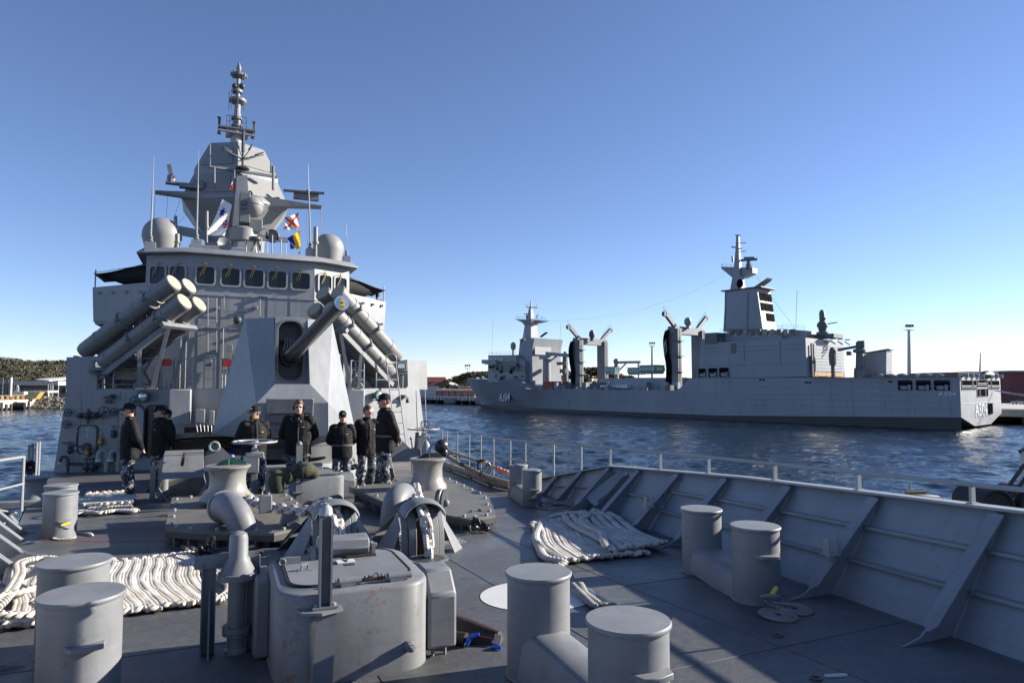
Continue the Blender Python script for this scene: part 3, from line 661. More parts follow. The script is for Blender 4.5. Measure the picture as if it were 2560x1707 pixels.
# equipment under the starboard platform box
q = MB(); p = onS(500, 1040, 21.8); q.box(p, (.26, .2, .40)); q.box(p+V3((.3, .0, -.05)), (.16, .18, .42)); eq = sob('junction_box', q, M_gear, sup, bev=.02)
q = MB()
for i in range(5): q.tube(bez([p+V3((-.1+.1*i, -.05, -.2)), p+V3((-.05+.09*i, -.1, -.45)), p+V3((.02+.05*i, 0, -.75))], 4), .013, 5)
sob('cable', q, M_white, sup, eq)
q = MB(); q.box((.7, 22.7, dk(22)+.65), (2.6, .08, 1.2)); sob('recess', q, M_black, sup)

# ---------------------------------------------------------------- 01 deck rails, floodlights, red lamps
def rail01(label, pts, n_rails=3, h=.95, group='upper deck rails'):
    p0 = V3(pts[0]); r = sroot('upper_deck_rail', label, 'railing', p0.x, p0.y, Z1, group)
    for p in pts:
        q = MB(); q.cyl((p[0], p[1], Z1), (p[0], p[1], Z1+h), .026, .026, 8); sob('stanchion', q, M_rail, r)
    for i in range(n_rails):
        z = Z1+h*(i+1)/n_rails-.012; q = MB(); q.tube([(p[0], p[1], z) for p in pts], .018 if i == n_rails-1 else .012, 6); sob('rail', q, M_rail, r)
E = lambda px: (onWS(px, 970)+V3((0, .12, 0)))
rail01('upper deck rail in front of the left launcher', [E(x) for x in (281, 345, 400)])
rail01('short gate rail between the two red lamps', [E(x) for x in (432, 480)])
rail01('stepped rail beside the left side of the gun', [E(x) for x in (509, 533, 570)])
F_ = lambda px: (onWP(px, 970)+V3((0, .12, 0)))
rail01('caged rail beside the right side of the gun', [F_(x) for x in (878, 890, 900, 911)])
rail01('upper deck rail in front of the right launcher', [F_(x) for x in (942, 975, 1003)])
def flood(px, py, on, dx, label):
    p = on(px, py); r = sroot('floodlight', label, 'floodlight', p.x, p.y+.1, Z1)
    c = V3((p.x, p.y, p.z)); 
    q = MB(); q.box(c+V3((0, .1, -.02)), (.40, .22, .34), rx=-.2); q.box(c+V3((0, .02, -.26)), (.46, .30, .03)); sob('housing', q, M_gear, r, bev=.02)
    q = MB(); q.loft([[c+V3((x, -.02, y+.02)) for x, y in rrect(.34, .22, .05)], [c+V3((x, -.05, y+.02)) for x, y in rrect(.34, .22, .05)], [c+V3((x, -.05, y+.02)) for x, y in rrect(.28, .17, .04)], [c+V3((x, -.0, y+.02)) for x, y in rrect(.28, .17, .04)]], cap=False); sob('bezel', q, M_black, r)
    q = MB(); q.prism([c+V3((x, -.022, y+.02)) for x, y in rrect(.30, .19, .04)], (0, .01, 0)); sob('lens', q, M_lampg, r)
    for d in (-.1, .08): q = MB(); q.cyl((c.x+d, c.y+.1, Z1), (c.x+d, c.y+.08, c.z-.26), .03, .03, 8); sob('leg', q, M_rail, r)
flood(251, 913, lambda a, b_: onWS(a, b_, .12), 0, 'square floodlight on a stand at the left upper deck corner')
flood(1003, 916, lambda a, b_: onWP(a, b_, .0), 0, 'square floodlight on a stand at the right upper deck corner')
def redlamp(px, py, label):
    p = onWS(px, py, .1); r = sroot('red_lamp', label, 'lamp', p.x, p.y, Z1)
    q = MB(); q.loft([[p+V3((x, -.02, y)) for x, y in rrect(.25, .19, .06)], [p+V3((x, .12, y)) for x, y in rrect(.22, .17, .06)]]); sob('lens', q, M_red, r)
    q = MB(); q.loft([[p+V3((x, .0, y)) for x, y in rrect(.29, .22, .07)], [p+V3((x, .2, y)) for x, y in rrect(.26, .2, .07)]]); sob('housing', q, M_dark, r)
    q = MB(); q.box(p+V3((0, .1, -.18)), (.3, .2, .03)); q.cyl((p.x-.05, p.y+.1, Z1), (p.x-.05, p.y+.1, p.z-.15), .03, .03, 8); q.cyl((p.x+.08, p.y+.1, Z1), (p.x+.08, p.y+.1, p.z-.15), .02, .02, 8); sob('stand', q, M_rail, r)
redlamp(416, 906, 'red signal lamp under the left launcher'); redlamp(568, 907, 'red signal lamp next to the gun shield')
# wing awnings (dark cloth) 
for sg, lb in ((-1, 'black awning cloth sagging over the left bridge wing'), (1, 'black awning cloth stretched over the right bridge wing')):
    q = MB(); g = []
    for i in range(9):
        row = []
        for j in range(7):
            u, v = i/8, j/6
            t = TB+sg*(3.42+1.8*u); s = 27.15+.75*u+2.6*v; z = CZ+4.30-.38*u-.20*math.sin(PI*v)*(1-u)-.07*math.sin(PI*u)+.03*math.sin(5*u+3*v)
            row.append(V3((t, s, z)))
        g.append(row)
    q.loft(g, closed=False, cap=False)
    # curtain hanging from the inner front edge
    q.loft([[V3((TB+sg*(3.42+1.7*u), 27.2+.75*u, CZ+4.28-.38*u-.07*math.sin(PI*u))) for u in [i/8 for i in range(9)]], [V3((TB+sg*(3.42+1.7*u), 27.35+.75*u, CZ+3.42+(.44*u**1.4)+.05*math.sin(9*u))) for u in [i/8 for i in range(9)]]], closed=False, cap=False)
    r = sroot('wing_awning', lb, 'awning', TB+sg*3.5, 27.5, CZ+4); o = sob('cloth', q, M_canvas, r)
    sm = o.modifiers.new('solid', 'SOLIDIFY'); sm.thickness = .012
    q = MB(); q.cyl((TB+sg*3.45, 27.1, CZ+4.22), (TB+sg*5.25, 28.1, CZ+3.95), .012, .012, 6); sob('wire', q, M_rail, r)

# small fittings on the bridge front: cable runs, clips, brackets
for px, py, w_, h_ in ((640, 770, .10, .14), (660, 742, .3, .05), (520, 905, .22, .3), (655, 800, .12, .2), (575, 870, .16, .22), (488, 770, .08, .2), (545, 770, .1, .12), (625, 830, .14, .1)):
    q = MB(); p = onS(px, py, 25.92); q.box(p, (w_, .10, h_)); sob('wall_box', q, M_gear, sup, bev=.01)
for pts in (((482, 745), (482, 800), (500, 806), (500, 880)), ((560, 742), (560, 775), (620, 778)), ((650, 745), (650, 790))):
    q = MB(); q.tube([onS(x, y, 25.9) for x, y in pts], .012, 5); sob('cable_run', q, M_gear, sup)
for px in (300, 345, 395): 
    a = onWS(px, 976)+nS*.01; c = onWS(px, 1000)+nS*.01; q = MB(); q.bar(a, c, .03, .02); sob('stiffener', q, M_ship, sup)
for py in (985, 1150): q = MB(); q.bar(onWS(150, py)+nS*.006, onWS(420, py-2)+nS*.006, .012, .016); sob('weld', q, M_ship, sup)
for px in (205, 260, 315): q = MB(); q.bar(onWS(px, 980)+nS*.006, onWS(px-8, 1165)+nS*.006, .014, .010, (0, 1, 0)); sob('weld', q, M_ship, sup)
for px in (520, 575, 632, 690, 745):
    q = MB(); a, c = onS(px, 735, 25.93), onS(px, 960, 26.0); q.bar(a, c, .016, .010, (0, 1, 0)); sob('weld', q, M_ship, sup)
# ---------------------------------------------------------------- faceted radar mast
TM = .93; SM = 32.0
mast = sroot('radar_mast', 'faceted grey radar mast with pole, discs and yardarms above the bridge', 'mast', TM, SM, ZR+.2)
def hexr(r, z, sy=1.0): return [V3((TM+r*math.sin(PI/3*k), SM-r*sy*math.cos(PI/3*k), CZ+z)) for k in range(6)]
lev = [(4.5, 1.30), (6.25, 1.38), (7.62, 2.42), (7.70, 2.42), (8.78, 1.92), (8.98, 1.92), (10.20, 1.30), (10.30, 1.20)]
q = MB(); q.loft([hexr(r, z) for z, r in lev]); sob('tower', q, M_ship, mast, smooth=6)
# array faces: one raised panel on each visible facet of the upper and lower band
for (z0, r0), (z1, r1) in ((lev[3], lev[4]), (lev[5], lev[6]), (lev[1], lev[2])):
    A, B = hexr(r0, z0), hexr(r1, z1)
    for k in (0, 5):
        a, b_, c, d = A[k], A[(k+1) % 6], B[(k+1) % 6], B[k]; ce = (a+b_+c+d)/4; n = (b_-a).cross(d-a).normalized()
        if n.y > 0: n = -n
        q = MB(); q.prism([ce+(p-ce)*.72+n*.003 for p in (a, b_, c, d)], n*.03); sob('array_panel', q, M_dome, mast)
# pole with platforms
pt = lambda px, py, s=SM: onS(px, py, s)
q = MB(); q.tube([pt(590, 366), pt(591, 330)], .24, 12); q.tube([pt(591, 330), pt(593, 285)], [.17, .15], 10); q.tube([pt(593, 285), pt(594, 245)], .13, 10); q.tube([pt(594, 245), pt(597, 180)], [.10, .07], 10); pole = sob('pole', q, M_ship, mast)
for py in (300, 318, 340, 232):
    q = MB(); p = pt(592, py); q.cyl(p, p+V3((0, 0, .1)), .24, .24, 14); sob('pole_band', q, M_gear, mast, pole)
def disc(px, py, rpx, th, lip):
    p = pt(px, py); r = rpx*.0166; q = MB(); q.lathe([(.08, -.14), (r*.9, -.05), (r, 0), (r, th), (r*.85, th+.03), (.1, th+.08)], p, 24); d_ = sob('antenna_disc', q, M_gear, mast)
    for i in range(8):
        a = 2*PI*i/8; e = p+V3((r*.97*math.cos(a), r*.97*math.sin(a), 0)); q = MB(); q.cyl(e+V3((0, 0, -.4 if lip else -.05)), e+V3((0, 0, .4 if lip else .12)), .014 if lip else .05, .014 if lip else .05, 5); sob('rod', q, M_gear, mast, d_)
disc(594, 255, 22, .10, True); disc(597, 190, 19, .07, False)
q = MB(); p = pt(597, 180); q.lathe([(.05, 0), (.10, .08), (.10, .2), (.05, .36), (.01, .45)], p, 12); sob('finial', q, M_gear, mast)
for dx in (-9, 9):
    q = MB(); p = pt(596+dx, 216); q.sph(p, .13, 12, 8); q.cyl(p, pt(596, 216), .05, .05, 6); sob('antenna_ball', q, M_dark, mast)
# crow platform with posts
q = MB(); p = pt(592, 326); q.box(p+V3((0, 0, .02)), (1.5, .5, .07)); q.box(p+V3((0, -.3, -.22)), (1.5, .12, .07), rz=.12); q.box(p+V3((0, 0, -.18)), (.9, .4, .3)); pl = sob('platform', q, M_gear, mast)
for dx, h in ((-.72, .45), (.72, .45), (-.72, -.3), (.66, -.3)):
    q = MB(); a = p+V3((dx, -.1, 0)); q.cyl(a, a+V3((0, 0, h)), .045, .06, 8); q.cyl(a+V3((0, 0, h*.9)), a+V3((0, 0, h)), .09, .09, 10); sob('platform_lamp', q, M_dark, mast, pl)
q = MB()
for dx in (-.42, -.3, -.1, .2, .38): q.cyl(p+V3((dx, -.2, .05)), p+V3((dx, -.2, .55)), .014, .014, 5)
q.cyl(p+V3((-.42, -.2, .55)), p+V3((.38, -.2, .55)), .014, .014, 5); q.cyl(p+V3((-.42, -.2, .3)), p+V3((.38, -.2, .3)), .012, .012, 5); sob('platform_rail', q, M_dark, mast, pl)
# front spine tower
def quadtower(pts_lo, pts_hi, s0, s1, name, mat):
    a, b_ = [onS(x, y, s0) for x, y in pts_lo]; c, d = [onS(x, y, s0) for x, y in pts_hi]
    q = MB(); q.loft([[a, b_, b_+V3((0, s1-s0, 0)), a+V3((0, s1-s0, 0))], [c, d, d+V3((0, (s1-s0)*.8, 0)), c+V3((0, (s1-s0)*.8, 0))]]); return sob(name, q, mat, mast)
quadtower([(578, 600), (628, 600)], [(592, 440), (618, 438)], 29.4, 30.6, 'spine', M_ship)
q = MB(); a, b_ = onS(519, 419, 29.8), onS(693, 440, 30.2); a.z = b_.z = (a.z+b_.z)/2; q.bar(a, b_, .16, .10); up = sob('upper_yard', q, M_gear, mast)
for px, y0, y1, r in ((536, 418, 472, .045), (586, 422, 500, .03), (683, 415, 475, .06), (525, 360, 415, .03), (678, 408, 432, .05)):
    q = MB(); q.cyl(onS(px, y1, 29.7), onS(px, y0, 29.7), r, r*.8, 8); sob('yard_antenna', q, M_gear, mast, up)
# starfish HF antenna on top of the spine
p = onS(607, 398, 29.9); q = MB()
for i in range(9):
    a = 2*PI*i/9+.2; e = p+V3((.85*math.cos(a), .85*math.sin(a), .28+.12*math.sin(3*a))); q.cyl(p, e, .022, .012, 5); q.cyl(p+(e-p)*.6+V3((0, 0, .06)), e+V3((0, 0, .1)), .03, .015, 5)
q.cyl(p+V3((0, 0, -.35)), p+V3((0, 0, .6)), .05, .04, 8); q.lathe([(.28, -.42), (.22, -.34), (.08, -.3)], p, 14); q.cyl(p+V3((0, 0, .3)), p+V3((0, 0, 1.2)), .07, .06, 8); sob('star_antenna', q, M_dark, mast)
# main yards (tapered wings)
def yard(p0, p1, s, h0, h1, wy):
    a, b_ = onS(*p0, s), onS(*p1, s); q = MB()
    q.loft([[a+V3((0, -wy, 0)), a+V3((0, wy, 0)), a+V3((0, wy, -h0)), a+V3((0, -wy*.5, -h0))], [b_+V3((0, -wy*.5, 0)), b_+V3((0, wy*.5, 0)), b_+V3((0, wy*.5, -h1)), b_+V3((0, -wy*.2, -h1))]]); return sob('main_yard', q, M_ship, mast, smooth=20)
y1 = yard((590, 488), (388, 478), 30.5, .42, .10, .28); y2 = yard((640, 492), (803, 516), 30.5, .42, .10, .28)
q = MB(); a = onS(492, 465, 30.5); q.box(a+V3((-.2, 0, -.05)), (.9, .35, .18)); q.box(a+V3((-.6, 0, .0)), (1.1, .3, .08)); q.box(a+V3((.05, 0, .12)), (.42, .3, .22)); q.cyl(a+V3((-.95, 0, 0)), a+V3((-.95, 0, .3)), .16, .16, 10); q.bar(a+V3((-.95, 0, .25)), a+V3((-1.05, 0, .75)), .14, .16); sob('yard_equipment', q, M_gear, mast, y1)
q = MB(); a = onS(765, 492, 30.5); q.box(a, (1.05, .25, .28)); q.cyl(a+V3((.1, 0, 0)), a+V3((.1, 0, .3)), .12, .1, 10); sob('radar_base', q, M_gear, mast, y2)
q = MB(); q.box(onS(760, 480, 30.3), (1.7, .10, .09), ry=-.04); sob('radar_bar', q, M_dark, mast, y2)
q = MB(); a, b_ = onS(440, 575, 31), onS(520, 590, 31); q.bar(a, b_, .2, .35); sob('lower_yard', q, M_ship, mast); q = MB(); a, b_ = onS(640, 595, 31), onS(720, 600, 31); q.bar(a, b_, .2, .2); sob('lower_yard', q, M_ship, mast)
q = MB()
for x0, y0, x1, y1_ in ((388, 480, 384, 575), (420, 482, 412, 590), (455, 485, 430, 560), (800, 520, 805, 640), (765, 515, 770, 640), (803, 518, 802, 650), (430, 575, 470, 530)): q.cyl(onS(x0, y0, 30.4), onS(x1, y1_, 29.6), .006, .006, 4)
sob('halyard', q, M_dark, mast)

# ---------------------------------------------------------------- fire-control director with white ball
p = onS(632, 517, 28.6); dr = sroot('fire_control_director', 'ball-shaped fire control director on a drum in front of the mast', 'director', p.x, 28.6, ZR+.22)
rb = 27*26.3/FPX
q = MB(); q.sph(p, rb, 22, 14); ball = sob('ball', q, M_dome, dr)
q = MB(); q.ring(p, rb*1.01, .014, (.2, 1, .2), 26, 5); q.ring(p, rb*1.01, .014, (.1, .15, 1), 26, 5); sob('rib', q, M_gear, dr, ball)
q = MB(); q.lathe([(rb*1.0, -.62), (rb*1.25, -.70), (rb*1.25, -1.15), (rb*.8, -1.25), (rb*.8, -1.5)], p+V3((-.32, .3, -.2)), 24); sob('drum', q, M_dome, dr)
q = MB(); q.box(p+V3((-.30, .1, -.1)), (.38, .7, 1.2)); q.box(p+V3((.12, .15, -.75)), (.5, .5, .5)); q.cyl(p+V3((-.1, 0, .55)), p+V3((-.1, -.1, .50)), .1, .1, 12); sob('yoke', q, M_gear, dr, bev=.02)
q = MB(); q.loft([[V3((p.x-.2+x, p.y+.3+y, z)) for x, y in rrect(w, .9, .05, 1)] for w, z in ((.95, ZR+.2), (.7, p.z-1.45))]); sob('pedestal', q, M_ship, dr)
q = MB()
for d_ in (-.15, 0, .12): q.cyl(p+V3((-.35, -.3, d_)), p+V3((-.35, -.42, d_)), .06, .06, 8)
sob('camera', q, M_dark, dr)
# ---------------------------------------------------------------- radomes, whips, roof gear
for px, py, rpx, s, lb in ((405, 590, 46, 28.8, 'large grey radome at the left end of the bridge roof'), (821, 622, 38, 29.6, 'large grey radome at the right end of the bridge roof')):
    c = onS(px, py, s); r = rpx*(c.x*SA+s*CA)/FPX; d = sroot('radome', lb, 'radome', c.x, s, ZR+.2, 'roof radomes')
    q = MB(); zb_ = ZR+.2-c.z; q.lathe([(r*.78, zb_), (r*.86, max(-r*.6, zb_+.02)), (r, -r*.1)]+[(r*math.cos(a), r*math.sin(a)) for a in [PI/2*i/10 for i in range(1, 10)]]+[(.01, r)], c, 32); sob('dome', q, M_dome, d)
    q = MB(); q.lathe([(r*.84, 0), (r*.84, .12), (r*.7, .14)], V3((c.x, s, ZR+.2)), 24); sob('base', q, M_gear, d)
def whip(px0, py0, px1, py1, s, r, lb, base=.18):
    a = onS(px0, py0, s); b_ = onS(px1, py1, s); d = sroot('whip_antenna', lb, 'antenna', a.x, s, ZR+.2, 'whip antennas')
    q = MB(); m_ = a+(b_-a)*.62; q.tube([a, m_], [r, r*.75], 8); q.tube([m_, b_], [r*.5, r*.25], 6); sob('rod', q, M_rail, d)
    q = MB(); q.lathe([(base*.55, 0), (base*.4, .1), (base*.55, .14), (base*.35, .2), (base*.45, .26), (r, .36)], a+V3((0, 0, -.1)), 12); sob('insulator', q, M_gear, d)
    q = MB(); h = max(a.z-(ZR+.1), .05); q.box((a.x, s, ZR+.1+h/2-.02), (base*1.9, base*1.9, h)); sob('mount', q, M_ship, d)
whip(376, 605, 385, 390, 26.6, .035, 'tall whip antenna at the far left of the bridge roof'); whip(491, 600, 497, 377, 26.8, .035, 'tall whip antenna left of the white flag')
whip(776, 622, 770, 410, 27.2, .035, 'tall whip antenna beside the right radome'); whip(866, 640, 866, 560, 28.2, .02, 'short thin whip at the right roof corner', .14)
def tube_ant(px, y0, y1, s, r, lb):
    a = onS(px, y0, s); b_ = onS(px, y1, s); d = sroot('tube_antenna', lb, 'antenna', a.x, s, ZR+.2, 'stub antennas')
    q = MB(); q.cyl(a+V3((0, 0, -.1)), b_, r*.7, r*.7, 10); q.cyl(a+(b_-a)*.45, b_, r, r, 12); q.cyl(a+(b_-a)*.4, a+(b_-a)*.48, r*1.4, r*1.4, 12); sob('tube', q, M_dome, d)
tube_ant(443, 622, 585, 26.6, .075, 'stubby tube antenna before the left radome'); tube_ant(789, 638, 568, 27.0, .085, 'thick tube antenna before the right radome')
tube_ant(439, 600, 540, 30, .06, 'dark tube antenna behind the left radome'); tube_ant(517, 600, 528, 28.3, .055, 'slim tube antenna beside the white flag')
gear = sroot('roof_locker', 'low grey locker and dish under the white flag on the bridge roof', 'locker', TB-1.1, 28, ZR+.2)
q = MB(); q.box((TB-1.2, 28.2, ZR+.45), (2.0, .8, .5)); q.box((TB-1.9, 27.6, ZR+.32), (1.1, .5, .25)); sob('body', q, M_ship, gear, bev=.02)
q = MB(); c = onS(556, 615, 26.9); q.lathe([(.02, .0), (.2, .05), (.3, .16), (.28, .18), (.18, .09), (.01, .05)], n=8, M=Matrix.Translation(c) @ Matrix.Rotation(R(75), 4, 'X') @ Matrix.Rotation(.4, 4, 'Y')); sob('dish', q, M_gear, gear)
rr_ = sroot('roof_rail', 'thin guard rail and posts on the bridge roof in front of the director', 'railing', TB+.6, 26.9, ZR+.2)
for px in (615, 634, 653, 668, 680, 702, 714): q = MB(); a = onS(px, 632, 26.9); q.cyl((a.x, 26.9, ZR+.2), (a.x, 26.9, ZR+.2+random.choice((.75, .9, .6))), .022, .022, 6); sob('post', q, M_rail, rr_)
q = MB(); a, b_ = onS(634, 600, 26.9), onS(714, 610, 26.9); q.cyl((a.x, 26.9, ZR+.9), (b_.x, 26.9, ZR+.9), .014, .014, 6); sob('rail', q, M_rail, rr_)
srch = sroot('searchlight', 'small dark searchlight on a tripod at the roof edge', 'searchlight', onS(640, 610, 26.7).x, 26.7, ZR+.2)
c = onS(638, 603, 26.7); q = MB(); q.lathe([(.16, 0), (.22, .06), (.22, .14), (.1, .16)], c, 14); sob('head', q, M_dark, srch)
for d_ in (-.2, 0, .2): q = MB(); q.cyl(c, (c.x+d_, 26.7+abs(d_)*.8-.1, ZR+.2), .02, .02, 6); sob('leg', q, M_dark, srch)
reel = sroot('cable_reel', 'coiled hose reel beside the roof rail', 'reel', onS(672, 588, 27.2).x, 27.2, ZR+.2)
c = onS(681, 590, 27.2); q = MB(); q.ring(c, .22, .05, (0, 1, 0), 18, 6); q.cyl(c+V3((0, -.1, 0)), c+V3((0, .15, 0)), .17, .17, 14); sob('reel', q, M_dark, reel)
q = MB(); q.cyl((c.x, 27.2, ZR+.2), (c.x, 27.2, c.z), .03, .03, 6); q.ring(c+V3((-.3, -.05, .1)), .14, .02, (.3, 1, 0), 14, 5); sob('stand', q, M_rail, reel)

# ---------------------------------------------------------------- flags
def fmat(name, col):
    m = paint(name, col, .8, .04, 3, spec=.2); return m
FW = fmat('flag_white', (.80, .80, .80)); FB = fmat('flag_blue', (.02, .035, .22)); FR = fmat('flag_red', (.70, .03, .02)); FY = fmat('flag_yellow', (.85, .45, .02)); FO = fmat('flag_orange', (.75, .10, .03))
def flag(label, corners, s, mats, fn, depth, nu=44, nv=30, ph=0):
    H0, H1, E1, E0 = [onS(*c_, s) for c_ in corners]; r = sroot('flag', label, 'flag', H0.x, s, H0.z, 'flags on the halyards')
    q = MB(); vs = []
    for j in range(nv+1):
        for i in range(nu+1):
            u, v = i/nu, j/nv; p = (H0*(1-u)+E0*u)*(1-v)+(H1*(1-u)+E1*u)*v
            vs.append(p+V3((.03*math.sin(6*v+4*u+ph)*u, depth*math.sin(9*u*(.6+.5*v)+2.5*v+ph)*min(1, 3*u), .02*math.sin(7*u+ph)*u)))
    q.add(vs, [(j*(nu+1)+i, j*(nu+1)+i+1, (j+1)*(nu+1)+i+1, (j+1)*(nu+1)+i) for j in range(nv) for i in range(nu)])
    o = sob('cloth', q, mats[0], r)
    for m_ in mats[1:]: o.data.materials.append(m_)
    for j in range(nv):
        for i in range(nu): o.data.polygons[j*nu+i].material_index = fn((i+.5)/nu, (j+.5)/nv)
    return r
def star(u, v, cu, cv, r, asp, n=7):
    x, y = (u-cu)*asp, v-cv; a = math.atan2(y, x); d = math.hypot(x, y); k_ = (a/(2*PI)*n) % 1; k_ = abs(k_-.5)*2
    return d < r*(.45+.55*k_)
def ens(u, v):
    if star(u, v, .32, .40, .27, 1.6): return 1
    if .50 < u < .72 and .66 < v < .98:
        du, dv = (u-.61)/.11, (v-.82)/.16
        if abs(du) < .2 or abs(dv) < .2: return 2
        return 0 if abs(abs(du)-abs(dv)) < .18 else 1
    return 0
flag('white flag with a dark blue star and canton hanging limp before the mast', [(556, 498), (580, 512), (562, 591), (517, 588)], 28.4, [FW, FB, FR], ens, .10)
flag('white signal flag with a red diagonal cross', [(746, 531), (748, 574), (710, 574), (714, 545)], 29.2, [FW, FO], lambda u, v: 1 if abs(u-v) < .12 or abs(u-(1-v)) < .12 else 0, .06, ph=1)
flag('signal flag half yellow and half blue under the red cross flag', [(749, 577), (751, 621), (729, 624), (719, 597)], 29.2, [FY, FB], lambda u, v: 0 if u < .55 else 1, .05, ph=2)
flag('yellow pennant tip at the roof edge below the signal flags', [(751, 624), (751, 634), (745, 636), (746, 632)], 29.2, [FY], lambda u, v: 0, .02, 8, 8)
flag('small red and white ship flag on the spine', [(583, 440), (582, 470), (573, 474), (579, 462)], 29.1, [FW, FR], lambda u, v: 1 if v > .55 else 0, .02, 10, 14)
# ---------------------------------------------------------------- deck gun
TG = 1.73; SG = 16.6
gun = sroot('deck_gun', 'faceted grey naval gun turret with long black barrel aimed forward', 'gun', TG, SG+.6, dk(SG))
g = lambda px, py, s: onS(px, py, s)
zb = CZ-1.16; zt = CZ+1.52
# right half from the photograph, mirrored about the centreline
def sym(p): return V3((2*TG-p[0], p[1], p[2]))
zl = CZ-.42                                   # knee height of the front
P_bs = V3((TG+1.62, 17.0, zb)); P_bf = V3((TG+.80, 15.9, zb)); P_kf = V3((TG+.76, 15.75, zl)); P_ts = V3((TG+.98, 16.75, zt-.02)); P_tf = V3((TG+.37, 16.45, zt)); P_rb = V3((TG+.37, 15.86, CZ+.02-.02))
P_bb = V3((TG+1.55, 19.4, zb)); P_tb = V3((TG+.95, 19.0, zt-.05))
right = [P_bs, P_bf, P_kf, P_ts, P_tf, P_rb, P_bb, P_tb]; left = [sym(p) for p in right]
q = MB(); vs = right+left                     # 0 bs 1 bf 2 kf 3 ts 4 tf 5 rb 6 bb 7 tb, +8 mirrored
q.add(vs, [(0, 1, 2), (0, 2, 3), (2, 5, 4, 3), (8, 10, 9), (8, 11, 10), (10, 11, 12, 13), (1, 9, 10, 2), (2, 10, 13, 5),
           (0, 3, 7, 6), (8, 14, 15, 11), (3, 4, 12, 11, 15, 7), (6, 7, 15, 14), (0, 6, 14, 8, 9, 1)])
house = sob('gun_house', q, M_ship, gun, smooth=8)
# recess around the barrel: inner side walls, back plate with an oval slot
q = MB(); D = V3((0, .55, 0))
for s_ in (1, -1):
    a = V3((TG+s_*.37, 16.45, zt)); b_ = V3((TG+s_*.37, 15.86, CZ)); q.add([a, b_, b_+V3((-.02*s_, .5, -.0)), a+V3((-.02*s_, .1, -.02))], [(0, 1, 2, 3)])
q.add([(TG-.37, 15.86, CZ), (TG+.37, 15.86, CZ), (TG+.35, 16.38, CZ-.02), (TG-.35, 16.38, CZ-.02)], [(0, 1, 2, 3)])
sob('recess_wall', q, M_ship, gun, house)
q = MB(); o_ = rrect(.7, 1.56, .02, 6); i_ = rrect(.54, 1.36, .22, 6)
bk = lambda x, y, d=0: V3((TG+x, 16.36+.08*(y/1.5+.5)+d, CZ+.77+y))
q.loft([[bk(x, y) for x, y in o_], [bk(x, y) for x, y in i_], [bk(x, y, .4) for x, y in i_]], cap=False); sob('slot_plate', q, M_ship, gun, house)
q = MB(); o_ = rrect(.62, 1.44, .26, 6); i_ = rrect(.54, 1.36, .22, 6)
q.loft([[bk(x, y, -.005) for x, y in o_], [bk(x, y, -.03) for x, y in o_], [bk(x, y, -.03) for x, y in i_], [bk(x, y, .02) for x, y in i_]], cap=False); sob('slot_seal', q, M_gear, gun, house)
q = MB(); q.prism([bk(x, y, .38) for x, y in o_], (0, .02, 0)); sob('slot_back', q, M_black, gun, house)
# front access panel with louvres
pc = V3((TG-.06, 15.80, CZ-.74)); fn_ = lambda x, y: V3((pc.x+x, 15.75+(zl-(pc.z+y))/(zl-zb)*.15-.004, pc.z+y))
q = MB(); q.loft([[fn_(x, y) for x, y in rrect(1.0, .86, .03)], [fn_(x, y)+V3((0, -.05, 0)) for x, y in rrect(.97, .83, .03)]]); pn = sob('access_panel', q, M_gear, gun, house)
for y in (.1, -.1):
    q = MB(); q.loft([[fn_(x, y+yy)+V3((0, -.054, 0)) for x, yy in rrect(.86, .055, .006, 1)], [fn_(x, y+yy)+V3((0, -.10+.045*(yy > 0)*0, 0)) for x, yy in rrect(.86, .03, .006, 1)]]); sob('louvre', q, M_dark, gun, pn)
# barrel
mz = onT(855, 757, TG); tr = onT(715, 903, TG); ax = (mz-tr).normalized(); L = (mz-tr).length
at = lambda d: tr+ax*d
q = MB(); q.tube([at(-.3), at(.0), at(.02), at(.5), at(.52), at(1.15), at(1.2), at(2.0), at(L-.45), at(L-.4), at(L)], [.20, .20, .235, .235, .20, .19, .16, .150, .105, .115, .115], 28); br = sob('barrel', q, M_gunmetal, gun)
q = MB(); q.tube([at(L-.02), at(L+.004)], [.108, .108], 28); m, nt, b = nmat('tompion_steel'); b.inputs['Base Color'].default_value = (.55, .60, .68, 1); b.inputs['Roughness'].default_value = .35; b.inputs['Metallic'].default_value = .7; tp = sob('tompion', q, MAT['tompion_steel'], gun, br)
ux = ax.cross(V3((0, 0, 1))).normalized(); uz = ux.cross(ax); fc = at(L+.006)
bl = lambda x, y, d=0: fc-ux*x+uz*y+ax*d
q = MB(); q.prism([bl(x, y) for x, y in ((-.035, -.07), (.035, -.07), (.04, -.045), (.02, -.03), (.03, 0), (.025, .03), (.015, .04), (.02, .06), (.01, .072), (0, .062), (-.01, .072), (-.02, .06), (-.015, .04), (-.025, .03), (-.03, 0), (-.02, -.03), (-.04, -.045))], ax*.008); sob('crest', q, M_yellow, gun, tp)
q = MB(); q.tube([bl(0, .0, .006), bl(0, .0, .012)], .014, 12); q.prism([bl(-.024, -.058, .008), bl(.024, -.058, .008), bl(.02, -.048, .008), bl(-.02, -.048, .008)], ax*.003); sob('crest_inset', q, M_black, gun, tp)
q = MB()
for i in range(12): a = 2*PI*i/12; p = at(.45)+ux*.215*math.cos(a)+uz*.215*math.sin(a); q.cyl(p, p+ax*.08, .02, .02, 6)
q.box(at(.75)+ux*-.26, (.30, .3, .2)); q.tube([at(.9), at(1.0)], .215, 24); sob('barrel_collar', q, M_black, gun, br)
